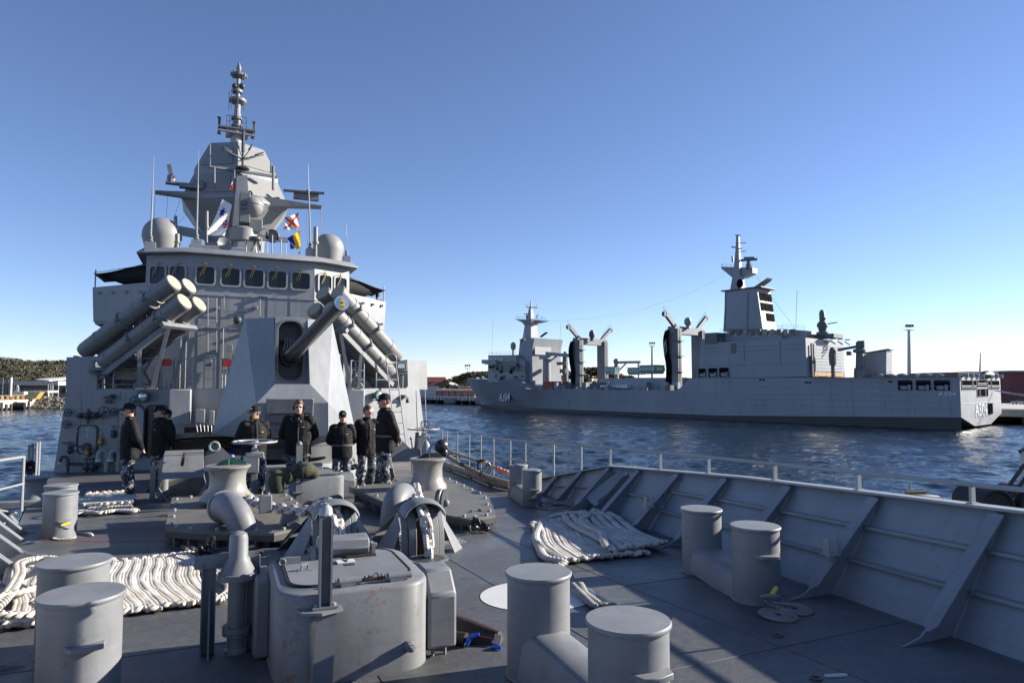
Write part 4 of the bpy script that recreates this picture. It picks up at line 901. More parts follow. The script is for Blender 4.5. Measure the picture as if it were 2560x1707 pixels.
# canvas boot above the breech
q = MB(); c = onS(718, 855, 16.75)
q.loft([[V3((TG+x*w_, 16.75+d_, CZ+z)) for x in (-1, -.6, -.2, .2, .6, 1)]+[V3((TG+x*w_, 16.9+d_, CZ+z)) for x in (1, .6, .2, -.2, -.6, -1)] for z, w_, d_ in ((.62, .22, -.35), (.85, .24, -.2), (1.0, .21, .02), (1.08, .17, .1))]); cb = sob('canvas_boot', q, M_steel, gun)
q = MB()
for i in range(5): x = -.16+.08*i; q.bar(V3((TG+x*1.1, 16.38, CZ+.64)), V3((TG+x*.5, 16.74, CZ+1.06)), .022, .015)
sob('boot_strap', q, M_lampg, gun, cb)
# base ring and raised foundation
q = MB(); q.lathe([(1.35, 0), (1.35, .25), (1.28, .27), (1.28, .55)], V3((TG, SG+1.2, zb-.55)), 40); sob('base_ring', q, M_dark, gun)
q = MB(); q.lathe([(1.85, 0), (1.85, .30), (1.8, .36), (1.6, .38), (1.6, .48), (1.4, .50)], V3((TG, SG+1.2, dk(SG)-.05)), 48); fd = sob('foundation', q, M_ship, gun)
for i in range(26):
    a = 2*PI*i/26; q = MB(); q.cyl(V3((TG+1.75*math.cos(a), SG+1.2+1.75*math.sin(a), dk(SG)+.33)), V3((TG+1.75*math.cos(a), SG+1.2+1.75*math.sin(a), dk(SG)+.40)), .035, .03, 6); sob('bolt', q, M_rail, gun, fd)
# ---------------------------------------------------------------- missile canister launchers
def launcher(sg, caps, s0, label):
    d = V3((.67*sg, -.5, .55)).normalized(); Lc = 3.75
    c0 = onS(*caps[0], s0); r = sroot('missile_launcher', label, 'launcher', c0.x-sg*1.2, s0+1.6, Z1, 'canister launchers')
    side = V3((0, 0, 1)).cross(d).normalized(); upv = d.cross(side).normalized() if d.cross(side).z > 0 else side.cross(d).normalized()
    rad = .268; cs = []
    # 2x2 bundle centred on the mean of the four caps
    m_ = V3((0, 0, 0))
    for c_ in caps: m_ += onS(*c_, s0)
    m_ /= 4
    for i, j in ((-1, 1), (1, 1), (-1, -1), (1, -1)):
        p = m_+side*i*.335+upv*j*.345; cs.append(p)
        if p.x: 
            q = MB(); B = lambda x: p-d*x
            q.tube([B(0), B(.04), B(.05), B(.14), B(.15), B(.68), B(.69), B(.76), B(.77), B(1.42), B(1.43), B(1.50), B(1.51), B(3.0), B(3.01), B(3.08), B(3.09), B(Lc-.1), B(Lc)], [rad*1.0, rad*1.06, rad*1.06, rad*1.06, rad, rad, rad*1.07, rad*1.07, rad, rad, rad*1.06, rad*1.06, rad, rad, rad*1.06, rad*1.06, rad, rad, rad*.9], 24)
            cn = sob('canister', q, M_canister, r)
            q = MB(); q.tube([B(-.012), B(.01)], [rad*.93, rad*.95], 24); sob('end_cap', q, M_endcap, r, cn)
    # clamp frames
    for x in (.95, 2.05):
        for j in (1, -1):
            q = MB(); a = m_-d*x+upv*j*.345
            q.bar(a-side*.72+upv*.0, a+side*.72, .10, .09, upv)
            for i in (-1, 1): q.ring(a+side*i*.335, rad*1.10, .03, d, 20, 6)
            sob('clamp', q, M_gear, r)
    # cradle rails and legs
    for i in (-1, 1):
        q = MB(); a = m_+side*i*.42-upv*.70-d*.7; b_ = m_+side*i*.42-upv*.70-d*4.0; q.bar(a, b_, .12, .16, upv); sob('cradle_rail', q, M_gear, r)
        for x in (.8, 2.0):
            q = MB(); p = m_+side*i*.42-upv*.74-d*x; foot = V3((p.x-d.x*(.6 if x < 1 else -.1), p.y-d.y*(.6 if x < 1 else 0), Z1)); q.bar(p, foot, .11, .11, (1, 0, 0)); q.box(foot+V3((0, 0, .02)), (.28, .28, .04)); sob('leg', q, M_gear, r)
    q = MB(); a = m_-upv*.72-d*.75; q.bar(a-side*.75, a+side*.75, .12, .14, upv); sob('cross_beam', q, M_gear, r)
    q = MB(); a = m_-upv*.75-d*2.2; q.bar(a-side*.42, V3((a.x, a.y, Z1))+side*.42, .06, .06); q.bar(a+side*.42, V3((a.x, a.y, Z1))-side*.42, .06, .06); sob('brace', q, M_gear, r)
launcher(1, [(437, 710), (474, 718), (459, 747), (498, 757)], 22.9, 'four grey missile canisters angled upward on the left of the bridge')
launcher(-1, [(843, 730), (801, 738), (786, 768), (826, 765)], 22.9, 'four grey missile canisters angled upward on the right behind the gun barrel')
q = None
life = sroot('life_raft', 'tan canvas-covered bundle behind the left upper deck rail', 'bundle', onWS(312, 940).x, onWS(312, 940).y+.9, Z1)
c = onWS(312, 938)+V3((0, .8, 0)); q = MB(); q.loft([[c+V3((x, y, z)) for x, y in rrect(w_, .5*w_, .12)] for z, w_ in ((-.12, .7), (0, .85), (.12, .8), (.22, .5))]); m_tan = paint('tan_canvas', (.42, .36, .26), .8, .12, 5, bump=.15, bscale=15); sob('cover', q, m_tan, life)
q = MB(); q.box(c+V3((0, 0, -.28)), (1.2, .5, .06)); q.cyl((c.x, c.y, Z1), c+V3((0, 0, -.25)), .12, .15, 10); sob('stand', q, M_gear, life)
D_ = lambda s: dk(s)
def at_deck(name, label, cat, t, s, rz=0, group=None, dz=0): return sthing(name, label, cat, t, s, dk(s)+dz, rz, group)
# ---------------------------------------------------------------- mooring bitts
def bitts(label, posts, ears, ph=.22, H=.58, rust=False):
    pts = [onD(cx, cy, H) for cx, cy, w_ in posts]; mid = (pts[0]+pts[1])/2 if len(pts) > 1 else pts[0]
    z0 = dk(mid.y); r = at_deck('mooring_bitts', label, 'bitts', mid.x, mid.y, 0, 'mooring bitts')
    for p, (cx, cy, w_) in zip(pts, posts):
        rim = w_/2*(p.x*SA+p.y*CA)/FPX; rad = rim*.935
        q = MB(); c = V3((p.x-mid.x, p.y-mid.y, dk(p.y)-z0))
        q.lathe([(rad, -.01), (rad, H-.022)], c, 40); po = obj('post', q, M_gearr if rust else M_gear, r)
        q = MB(); q.lathe([(rad*.9, H-.03), (rim-.004, H-.024), (rim, H-.016), (rim, H-.008), (rim-.005, H), (.01, H+.004)], c, 40); obj('cap', q, M_gear, po)
        q = MB(); q.ring(c+V3((0, 0, .004)), rad*1.01, .010, (0, 0, 1), 36, 6); obj('weld', q, M_gear, po)
    if len(pts) > 1 and ph:
        a, b_ = pts[0]-mid, pts[1]-mid; a.z = b_.z = 0; d = (b_-a).normalized(); n = V3((-d.y, d.x, 0)); w_ = .145
        q = MB(); sec = [(-w_-.02, 0), (w_+.02, 0), (w_, ph*.72), (w_*.78, ph*.93), (w_*.5, ph), (-w_*.5, ph), (-w_*.78, ph*.93), (-w_, ph*.72)]
        q.loft([[a+n*x+V3((0, 0, y)) for x, y in sec], [b_+n*x+V3((0, 0, y)) for x, y in sec]]); obj('plinth', q, M_gear, r)
    for i, (px, py, sw) in ears:
        p = pts[i]; c = V3((p.x-mid.x, p.y-mid.y, 0)); zz = onS(px, py, p.y-.2).z-z0; ang = math.atan2(onS(px, py, p.y-.2).y-p.y, onS(px, py, p.y-.2).x-p.x)
        d = V3((math.cos(ang), math.sin(ang), 0)); n = V3((-d.y, d.x, 0)); q = MB()
        rad = posts[i][2]/2*(p.x*SA+p.y*CA)/FPX*.9
        q.prism([c+d*(rad-.03)+n*.10+V3((0, 0, zz)), c+d*(rad+.05)+n*.075+V3((0, 0, zz)), c+d*(rad+.068)+V3((0, 0, zz)), c+d*(rad+.05)-n*.075+V3((0, 0, zz)), c+d*(rad-.03)-n*.10+V3((0, 0, zz))], (0, 0, .028)); obj('horn', q, M_gear, r, .004)
    return r
bitts('pair of large grey mooring bitts at the lower left corner', [(205, 1481, 192), (187, 1400, 163)], [(0, (215, 1625, 0))])
bitts('far pair of grey mooring bitts at the left beside the rope heap', [(152, 1230, 79), (153, 1211, 74)], [(0, (160, 1305, 0))])
bitts('nearest pair of grey mooring bitts at the bottom right of centre', [(1346, 1427, 164), (1570, 1546, 210)], [(1, (1640, 1702, 0))], .26, rust=False)
bitts('grey mooring bitts in the shade beside the right bulwark', [(1753, 1270, 102), (1888, 1312, 120)], [(1, (1925, 1398, 0))])
bitts('small far pair of grey mooring bitts at the start of the right bulwark', [(1296, 1161, 48), (1330, 1173, 51)], [(1, (1338, 1228, 0))])
# ---------------------------------------------------------------- roller fairlead by the left rail
p = onD(88, 1262); r = at_deck('roller_fairlead', 'low grey roller fairlead on a plinth by the left rail', 'fairlead', p.x, p.y)
q = MB(); q.lathe([(.22, .12), (.18, .2), (.16, .42), (.19, .47), (.24, .49), (.24, .51), (.01, .51)], (0, 0, 0), 28); obj('roller', q, M_gear, r)
q = MB(); q.box((-.05, 0, .06), (1.1, .7, .13)); obj('plinth', q, M_gear, r, .02)
# ---------------------------------------------------------------- near hatch trunk
H1 = .53; r = at_deck('hatch_trunk', 'near grey hatch trunk with gasketed lid and hinged box in the foreground', 'hatch', .84, 4.53, -.02); rx_ = lambda w, d, rad, z, ox=0, oy=0: [V3((x+ox, y+oy, z)) for x, y in rrect(w, d, rad, 6)]
q = MB(); q.loft([rx_(.90, .98, .20, 0), rx_(.90, .98, .20, H1-.02), rx_(.885, .965, .20, H1-.006), rx_(.86, .94, .19, H1)]); tr_ = obj('trunk', q, M_gearr, r)
q = MB(); q.loft([rx_(.92, 1.0, .21, -.005), rx_(.905, .985, .2, .014)]); obj('weld', q, M_gear, tr_)
q = MB(); g0 = [V3((x, y+.03, H1+.006)) for x, y in rrect(.74, .76, .15, 6)]; q.tube(g0, .010, 6, closed=True); obj('gasket', q, M_rubber, tr_)
q = MB(); q.loft([rx_(.715, .735, .14, H1+.002, 0, .03), rx_(.715, .735, .14, H1+.012, 0, .03)]); lid = obj('lid', q, M_gear, r)
q = MB(); q.lathe([(.035, H1), (.045, H1+.012), (.03, H1+.014), (.026, H1+.004)], (-.36, .36, 0), 18); obj('filler_cap', q, M_dark, tr_)
# hinged counter box on the lid
bx = MB(); sec = [(-.06, 0), (.07, 0), (.085, .06), (.055, .115), (-.07, .10), (-.085, .04)]
bx.loft([[V3((-.14+.0, .30+y, H1+.03+z)) for y, z in sec], [V3((.20, .30+y, H1+.03+z)) for y, z in sec]]); hb = obj('spring_box', bx, M_gear, r, .008)
for dx in (-.17, .23):
    q = MB(); q.box((dx, .28, H1+.05), (.025, .09, .075)); q.cyl((dx-.03, .27, H1+.07), (dx+.03, .27, H1+.07), .016, .016, 8); obj('lug', q, M_gear, hb)
q = MB(); q.box((.14, .22, H1+.018), (.20, .05, .012)); obj('rusty_foot', q, M_steel, hb)
# Y plate, small plate, handle, hinge strip with toggles
def Yplate(par, x, y, z, w, d):
    q = MB(); q.box((x, y, z), (w, d, .008)); pl = obj('white_plate', q, M_white, par)
    q = MB(); q.bar((x, y-d*.02, z+.006), (x, y-d*.34, z+.006), w*.11, .003); q.bar((x, y, z+.006), (x-w*.14, y+d*.30, z+.006), w*.10, .003); q.bar((x, y, z+.006), (x+w*.14, y+d*.30, z+.006), w*.10, .003); obj('letter', q, M_black, pl)
Yplate(lid, .02, .10, H1+.018, .115, .085)
q = MB(); q.box((.035, .03, H1+.015), (.055, .04, .006)); obj('dark_plate', q, M_dark, lid)
q = MB(); q.tube([(-.27, .0, H1+.012), (-.27, .0, H1+.045), (-.23, .02, H1+.045), (-.23, .02, H1+.012)], .007, 6); q.box((-.25, .01, H1+.014), (.09, .05, .004)); obj('lid_handle', q, M_gear, lid)
q = MB(); q.box((-.32, .20, H1+.03), (.13, .02, .05)); q.ring((-.37, .19, H1+.03), .02, .005, (0, 1, 0), 12, 5); obj('lid_lug', q, M_gear, lid)
for x0, x1, rr_ in ((-.10, .0, .026), (.19, .30, .026)):
    q = MB(); q.cyl((x0, -.40, H1+.028), (x1, -.40, H1+.028), rr_, rr_, 14); q.cyl((x1, -.40, H1+.028), (x1+.03, -.40, H1+.028), rr_*.8, rr_*.8, 12); q.cyl((x0-.02, -.40, H1+.028), (x0, -.40, H1+.028), rr_*.8, rr_*.8, 12); q.box(((x0+x1)/2, -.40, H1+.01), (x1-x0-.02, .05, .025)); obj('hinge', q, M_gear, tr_)
q = MB(); q.cyl((-.0, -.40, H1+.028), (.19, -.40, H1+.028), .008, .008, 8)
for x in (.05, .075, .13, .15): q.cyl((x, -.40, H1+.012), (x, -.40, H1+.05), .007, .005, 6)
q.tube(bez([(.04, -.40, H1+.03), (.09, -.43, H1+.05), (.12, -.38, H1+.055), (.14, -.41, H1+.03)], 5), .004, 5); obj('hinge_rod', q, M_steel, tr_)
q = MB(); q.lathe([(.034, 0), (.034, .02), (.026, .025), (.026, .05), (.016, .052), (.016, .075), (.01, .078)], n=6, M=Matrix.Translation((.30, -.487, .17)) @ Matrix.Rotation(R(90), 4, 'X')); obj('drain_bolt', q, M_gearr, tr_)
# side box (ventilation housing) on the right, with pipe feet; flat block on the left
q = MB(); q.loft([[V3((x, y, z)) for y, z in ((-.36, .07), (.05, .07), (.05, .47), (-.06, .53), (-.24, .53), (-.36, .40))] for x in (.452, .64)]); sb = obj('side_box', q, M_gear, r, .02)
for y in (-.3, -.1): q = MB(); q.tube([(.5, y, 0), (.5, y, .06), (.58, y, .06), (.58, y, 0)], .012, 6); obj('foot', q, M_gear, sb)
q = MB(); q.box((-.49, .30, .24), (.09, .42, .47)); obj('left_block', q, M_gear, r, .015)
# leg strap and flanged post standing on the bracket
q = MB(); q.prism([(-.36, -.42, H1-.09), (-.10, -.42, H1-.09), (-.10, -.56, H1-.09), (-.22, -.60, H1-.09), (-.32, -.56, H1-.09)], (0, 0, .016)); brk = obj('post_bracket', q, M_gear, r)
q = MB(); q.prism([(-.265, -.545, 0), (-.155, -.545, 0), (-.135, -.545, H1-.09), (-.245, -.545, H1-.09)], (0, -.012, 0)); obj('strap', q, M_gear, brk)
PH = .56; cx_, cy_ = -.195, -.50; z0_ = H1-.07
q = MB(); q.box((cx_, cy_, z0_+.006), (.14, .11, .012)); q.box((cx_-.03, cy_-.02, z0_+PH/2-.03), (.010, .062, PH-.06)); q.box((cx_+.03, cy_-.02, z0_+PH/2-.03), (.010, .062, PH-.06)); q.box((cx_, cy_+.01, z0_+PH/2), (.07, .010, PH)); ps = obj('channel_post', q, M_gear, r)
q = MB(); q.lathe([(.04, z0_+PH-.05), (.036, z0_+PH-.015), (.02, z0_+PH+.004), (.012, z0_+PH+.012)], (cx_, cy_, 0), 10); q.box((cx_, cy_, z0_+PH+.012), (.06, .012, .008)); q.box((cx_, cy_, z0_+PH+.014), (.012, .05, .008)); obj('post_tip', q, M_rail, ps)
for dx in (-.05, .05): q = MB(); q.cyl((cx_+dx, cy_-.03, z0_+.01), (cx_+dx, cy_-.03, z0_+.025), .012, .012, 6); obj('bolt', q, M_rail, ps)
hatch1 = r
# ---------------------------------------------------------------- second hatch trunk with canvas bag
r = at_deck('hatch_trunk', 'second grey hatch trunk with a green bag on its corner, before the crew', 'hatch', 1.60, 12.6, .05)
q = MB(); q.loft([rx_(1.16, 1.3, .16, 0), rx_(1.16, 1.3, .16, .50), rx_(1.12, 1.26, .15, .53)]); t2 = obj('trunk', q, M_gear, r)
q = MB(); q.loft([rx_(.98, 1.1, .12, .532), rx_(.98, 1.1, .12, .55)]); l2 = obj('lid', q, M_gear, r)
q = MB(); q.tube([V3((x, y, .54)) for x, y in rrect(1.02, 1.14, .14, 5)], .012, 6, closed=True); obj('gasket', q, M_rubber, t2)
q = MB(); q.box((.18, .28, .60), (.36, .14, .12)); obj('spring_box', q, M_gear, l2, .01)
q = MB(); q.cyl((.0, -.52, .56), (.5, -.52, .56), .028, .028, 10); obj('hinge', q, M_gear, t2)
q = MB(); q.loft([[V3((x, y, z)) for y, z in ((-.45, .12), (.1, .12), (.1, .46), (-.05, .52), (-.3, .52), (-.45, .42))] for x in (.582, .80)]); obj('side_box', q, M_gear, r, .02)
q = MB(); q.box((-.20, -.64, .70), (.10, .06, .78)); q.lathe([(.05, 1.09), (.03, 1.13), (.01, 1.14)], (-.20, -.64, 0), 8); q.box((-.2, -.69, .30), (.2, .03, .02)); obj('channel_post', q, M_gear, r)
q = MB(); q.box((-.2, -.66, .2), (.09, .012, .4)); obj('strap', q, M_gear, r)
m_ol = paint('olive_canvas', (.045, .050, .028), .85, .25, 8, bump=.3, bscale=18)
bg_ = at_deck('canvas_bag', 'dark olive canvas bag slumped round the post of the second hatch', 'bag', 1.42, 12.0, 0, None, .52)
def blob(parts, vox=.02): 
    q = MB()
    for c, rr_ in parts: q.sph(c, rr_, 14, 10)
    return q
q = blob([((-.2, 0, .02), (.2, .16, .14)), ((-.34, -.06, -.06), (.14, .12, .2)), ((.08, .0, .10), (.22, .16, .15)), ((.24, .02, .05), (.13, .13, .12))])
o = obj('body', q, m_ol, bg_); md = o.modifiers.new('r', 'REMESH'); md.mode = 'VOXEL'; md.voxel_size = .02; md.use_smooth_shade = True; md = o.modifiers.new('s', 'SMOOTH'); md.iterations = 4
q = MB(); q.ring((.02, 0, .08), .19, .018, (1, .2, 0), 20, 6); q.tube(bez([(-.1, -.15, .1), (-.02, -.2, .22), (.12, -.16, .2)], 6), .015, 6); obj('strap', q, M_black, bg_)
# ---------------------------------------------------------------- mushroom / gooseneck vents
def elbow(label, pts_px, s, rad, base_px, rim=True, mat=M_gear):
    b0 = onD(*base_px); r = at_deck('gooseneck_vent', label, 'vent', b0.x, b0.y, 0, 'gooseneck vents')
    pts = [V3((0, 0, 0))]+[onS(px, py, b0.y+ds)-V3((b0.x, b0.y, dk(b0.y))) for px, py, ds in pts_px]
    path = bez(pts, 6); q = MB(); n__ = len(path); q.tube(path, [rad*(.80+.22*i/n__) for i in range(n__)], 24, cap=True); obj('pipe', q, mat, r)
    if rim:
        q = MB(); e = path[-1]; d = (path[-1]-path[-2]).normalized(); q.tube([e-d*.05, e+d*.01], rad*1.09, 24); ri = obj('rim', q, mat, r)
        q = MB(); q.tube([e+d*.011, e+d*.013], rad*.95, 24); obj('mouth', q, M_black, ri)
    q = MB(); q.ring((0, 0, .008), rad*1.01, .015, (0, 0, 1), 24, 6); obj('weld', q, mat, r)
    return r
elbow('thick bent vent pipe curving left before the left capstan', [(608, 1325, 0), (596, 1294, .04), (582, 1274, .14), (568, 1266, .32), (560, 1267, .45)], 0, .185, (612, 1362))
elbow('thick bent vent pipe curving right beside the right chain pipe', [(980, 1290, 0), (986, 1260, .05), (996, 1243, .18), (1006, 1238, .40), (1010, 1240, .52)], 0, .175, (975, 1332))
# slim pipe with bell cap between two channel posts
b0 = onD(590, 1628); r = at_deck('bell_vent', 'slim vent pipe with bell cap standing between two channel posts', 'vent', b0.x, b0.y)
zz = lambda py: onS(590, py, b0.y).z-dk(b0.y)
q = MB(); q.lathe([(.072, 0), (.072, .02), (.058, .03), (.058, zz(1445))], (0, 0, 0), 24); q.cyl((0, 0, zz(1576)), (0, 0, zz(1562)), .088, .088, 20); q.cyl((0, 0, zz(1582)), (0, 0, zz(1578)), .088, .088, 20); obj('pipe', q, M_gear, r)
q = MB(); q.lathe([(.118, zz(1445)), (.118, zz(1430)), (.112, zz(1428)), (.075, zz(1400)), (.060, zz(1390)), (.058, zz(1345)), (.05, zz(1334)), (.03, zz(1329)), (.01, zz(1327))], (0, 0, 0), 28); bl_ = obj('bell', q, M_gear, r)
q = MB(); q.lathe([(.122, zz(1443)), (.122, zz(1429)), (.11, zz(1428))], (0, 0, 0), 28); obj('band', q, M_gearr, bl_)
for i in range(8): a = 2*PI*i/8; q = MB(); q.cyl((.078*math.cos(a), .078*math.sin(a), zz(1584)), (.078*math.cos(a), .078*math.sin(a), zz(1560)), .008, .008, 6); obj('bolt', q, M_gear, r)
for px, pyt, pyb in ((517, 1405, 1625), (628, 1392, 1612)):
    p = onD(px, pyb+10); dx, dy = p.x-b0.x, p.y-b0.y+.02; h = zz(pyt); q = MB(); q.box((dx, dy, h/2), (.085, .008, h)); q.box((dx-.04, dy-.025, h/2), (.008, .055, h)); q.box((dx+.04, dy-.025, h/2), (.008, .055, h)); pz = obj('channel_post', q, M_gear, r)
    q = MB(); q.prism([(dx, dy-.01, 0), (dx, dy-.16, 0), (dx, dy-.02, .40)], (.010, 0, 0)); obj('gusset', q, M_gear, pz)
q = MB(); q.box((-.08, .03, zz(1400)), (.36, .012, .085)); obj('cross_plate', q, M_gear, r)
# small far pipe vent left of the crew
b0 = onD(407, 1250); r = at_deck('pipe_vent', 'round-topped pipe vent behind the deck winch at left', 'vent', b0.x, b0.y); hz = lambda py: onS(407, py, b0.y).z-dk(b0.y)
q = MB(); q.lathe([(.10, 0), (.10, .05), (.085, .06), (.085, hz(1165)), (.075, hz(1152)), (.04, hz(1145)), (.01, hz(1143))], (0, 0, 0), 20); q.cyl((0, 0, hz(1182)), (0, 0, hz(1174)), .10, .10, 20); q.cyl((0, 0, hz(1238)), (0, 0, hz(1230)), .12, .12, 20); obj('pipe', q, M_gear, r)
for dx in (-.18,): q = MB(); q.box((dx, 0, .3), (.09, .06, .62)); obj('post', q, M_gear, r)
# ---------------------------------------------------------------- windlass platforms and capstans
def windlass(label, poly, hgt, name_c, cap_c, r_top, r_fl, h0, h1):
    c = V3((sum(p[0] for p in poly)/len(poly), sum(p[1] for p in poly)/len(poly), 0)); z0 = dk(c.y)
    r = at_deck('windlass_platform', label, 'platform', c.x, c.y, 0, 'windlass platforms')
    q = MB(); q.prism([(t-c.x, s-c.y, hgt-.03) for t, s in poly], (0, 0, .03)); obj('top_plate', q, M_plat, r)
    q = MB(); q.prism([(t-c.x, s-c.y, hgt-.10) for t, s in poly], (0, 0, .069)); obj('edge_frame', q, M_dark, r)
    n = len(poly)
    for i in range(n):
        a, b_ = V3((*poly[i], 0))-c, V3((*poly[(i+1) % n], 0))-c; d = b_-a; m = max(2, int(d.length/.42))
        inw = V3((-d.y, d.x, 0)).normalized(); inw = inw if inw.dot(-(a+b_)) > 0 else -inw
        for k in range(m):
            p = a+d*((k+.5)/m); q = MB(); q.cyl(p+inw*.07+V3((0, 0, hgt)), p+inw*.07+V3((0, 0, hgt+.03)), .026, .026, 6); obj('bolt', q, M_rail, r)
            q = MB(); q.prism([p+inw*.02+V3((0, 0, hgt-.1)), p+inw*.22+V3((0, 0, hgt-.1)), p+inw*.22, p+inw*.02], d.normalized()*.016); obj('web', q, M_gear, r)
    q = MB(); q.prism([(t*.88+c.x*.12-c.x, s*.88+c.y*.12-c.y, 0) for t, s in poly], (0, 0, hgt-.11)); obj('skirt', q, M_dark, r)
    return r
PLL = [(-.45, 11.7), (-.42, 9.25), (-.1, 8.95), (.75, 8.45), (1.38, 8.85), (1.2, 11.4)]; PLR = [(2.25, 11.9), (2.45, 9.9), (3.15, 8.35), (3.55, 8.5), (4.05, 10.0), (4.15, 12.2)]
windlass('raised bolted steel platform under the left capstan', PLL, .24, '', 0, 0, 0, 0, 0); windlass('raised bolted steel platform under the right capstan', PLR, .24, '', 0, 0, 0, 0, 0)
def capstan(label, px, pyb, hb, wtop, wfl, pyt, wheel_):
    p = onD(px, pyb, hb); k_ = (p.x*SA+p.y*CA)/FPX; r = at_deck('capstan', label, 'capstan', p.x, p.y, 0, 'anchor capstans', .24); H = (pyb-pyt)*k_; rt, rf = wtop/2*k_, wfl/2*k_; z0 = hb-.24
    q = MB(); q.lathe([(rf*.5, z0-.02), (rf*.97, z0-.015), (rf, z0+.01), (rf*.98, z0+.03), (rt*1.02, z0+H*.14), (rt*.86, z0+H*.28), (rt*.80, z0+H*.42), (rt*.78, z0+H*.60), (rt*.80, z0+H*.78), (rt*.88, z0+H*.90), (rt*.99, z0+H*.965), (rt, z0+H), (rt*.96, z0+H+.012), (rt*.55, z0+H+.016), (.01, z0+H+.02)], (0, 0, 0), 40); drum = obj('drum', q, M_cap, r)
    q = MB(); q.lathe([(rf*.78, 0), (rf*.78, .05), (rf*.55, .08), (rf*.55, max(z0-.02, .1))], (0, 0, 0), 30); obj('wildcat', q, M_steel, r)
    q = MB()
    q.loft([[V3((x*.20+.05, y*.05-.05, z0+H+.02+(.085 if z else 0)*math.sqrt(max(0, 1-(x)**2)))) for x, y, z in [(math.cos(PI*i/10), .0, 1) for i in range(11)]+[(.99, 1, 0), (-.99, 1, 0)]], [V3((x*.20+.05, y*.05+.10, z0+H+.02)) for x, y, z in [(math.cos(PI*i/10), .0, 1) for i in range(11)]+[(.99, 1, 0), (-.99, 1, 0)]]]); q.cyl((.0, -.06, z0+H), (.0, -.06, z0+H+.11), .018, .014, 8)
    obj('cover_plate', q, M_green if wheel_ else M_rubber, r)
    return p
capL = capstan('rust-stained capstan drum on the left platform', 568, 1246, .36, 107, 128, 1166, True); capR = capstan('grey capstan drum on the right platform', 1069, 1222, .27, 91, 96, 1148, False)
# ---------------------------------------------------------------- chain pipe covers (hawse bells)
def hawse(label, cx, cy, w, mir):
    r = at_deck('chain_pipe_cover', label, 'chain pipe', cx, cy, 0, 'chain pipe covers'); s_ = mir
    # hood: swept visor shell open to the front
    q = MB(); rr = []
    for i in range(9):
        f = i/8; y = .42-.66*f; hw = (.10+.145*math.sin(min(1, .15+f*.95)*PI*.5))*w; top = .36+.30*math.sin((.08+.72*f)*PI*.62)-.16*max(0, f-.6)
        dr = .08+.085*f
        rr.append([V3((hw*math.sin(a), y, top-dr*(1-math.cos(a))*1.15)) for a in [R(-88+176*k/8) for k in range(9)]])
    q.loft(rr, closed=False, cap=False); o = obj('hood', q, M_gear, r); sm = o.modifiers.new('sol', 'SOLIDIFY'); sm.thickness = .03; sm.offset = -1
    sb = o.modifiers.new('sub', 'SUBSURF'); sb.levels = 1; sb.render_levels = 2
    for sx in (-1, 1):
        # curved cheek plates either side of the chain slot, each with a raised inner lip
        path = [(-.04, .50), (-.13, .43), (-.19, .32), (-.215, .18), (-.21, .0)]
        for x0, x1, dy in ((.085, .165, 0), (.172, .235, .035)):
            q = MB(); q.loft([[V3((sx*(x0 if w > 0 else 0), y+dy, z)), V3((sx*x1, y+dy+.012, z)), V3((sx*x1, y+dy+.05, z)), V3((sx*x0, y+dy+.05, z))] for y, z in path]); obj('cheek', q, M_gear, r, .006)
        q = MB(); q.prism([(sx*.235, -.15, 0), (sx*.235, .12, .46), (sx*.235, .14, .0)], (sx*.014, 0, 0)); obj('side_plate', q, M_gear, r)
        q = MB(); q.prism([(sx*.24, -.12, .30), (sx*.24, .02, .44), (sx*.52, .05, 0), (sx*.36, -.16, 0)], (.0, .012, 0)); obj('gusset', q, M_gear, r)
        q = MB(); q.prism([(sx*.20, .42, .28), (sx*.22, .10, .45), (sx*.55, .42, 0), (sx*.3, .5, 0)], (.0, .012, 0)); obj('gusset', q, M_gear, r)
    q = MB(); q.prism([(-.17, -.02, 0), (.17, -.02, 0), (.16, .08, .50), (-.16, .08, .50)], (0, .02, 0)); obj('back_plate', q, M_steel, r)
    q = MB(); q.loft([[V3((.21*math.cos(a), -.36+.20*math.sin(a), z)) for a in [2*PI*i/28 for i in range(28)]] for z in (0.0, .03)]+[[V3((.175*math.cos(a), -.36+.165*math.sin(a), .03)) for a in [2*PI*i/28 for i in range(28)]]]); obj('coaming', q, M_gearr, r)
    q = MB(); q.loft([[V3((.17*math.cos(a), -.36+.16*math.sin(a), z)) for a in [2*PI*i/24 for i in range(24)]] for z in (.031, .034)]); obj('hole', q, M_dark, r)
    return r
HL = (1.30, 7.75); HR = (2.16, 7.35)
hawse('left chain pipe cover with white chain running into it, before the second hatch', *HL, 1.05, 1); hawse('right chain pipe cover with rusty white chain hanging in its mouth', *HR, 1.0, -1)
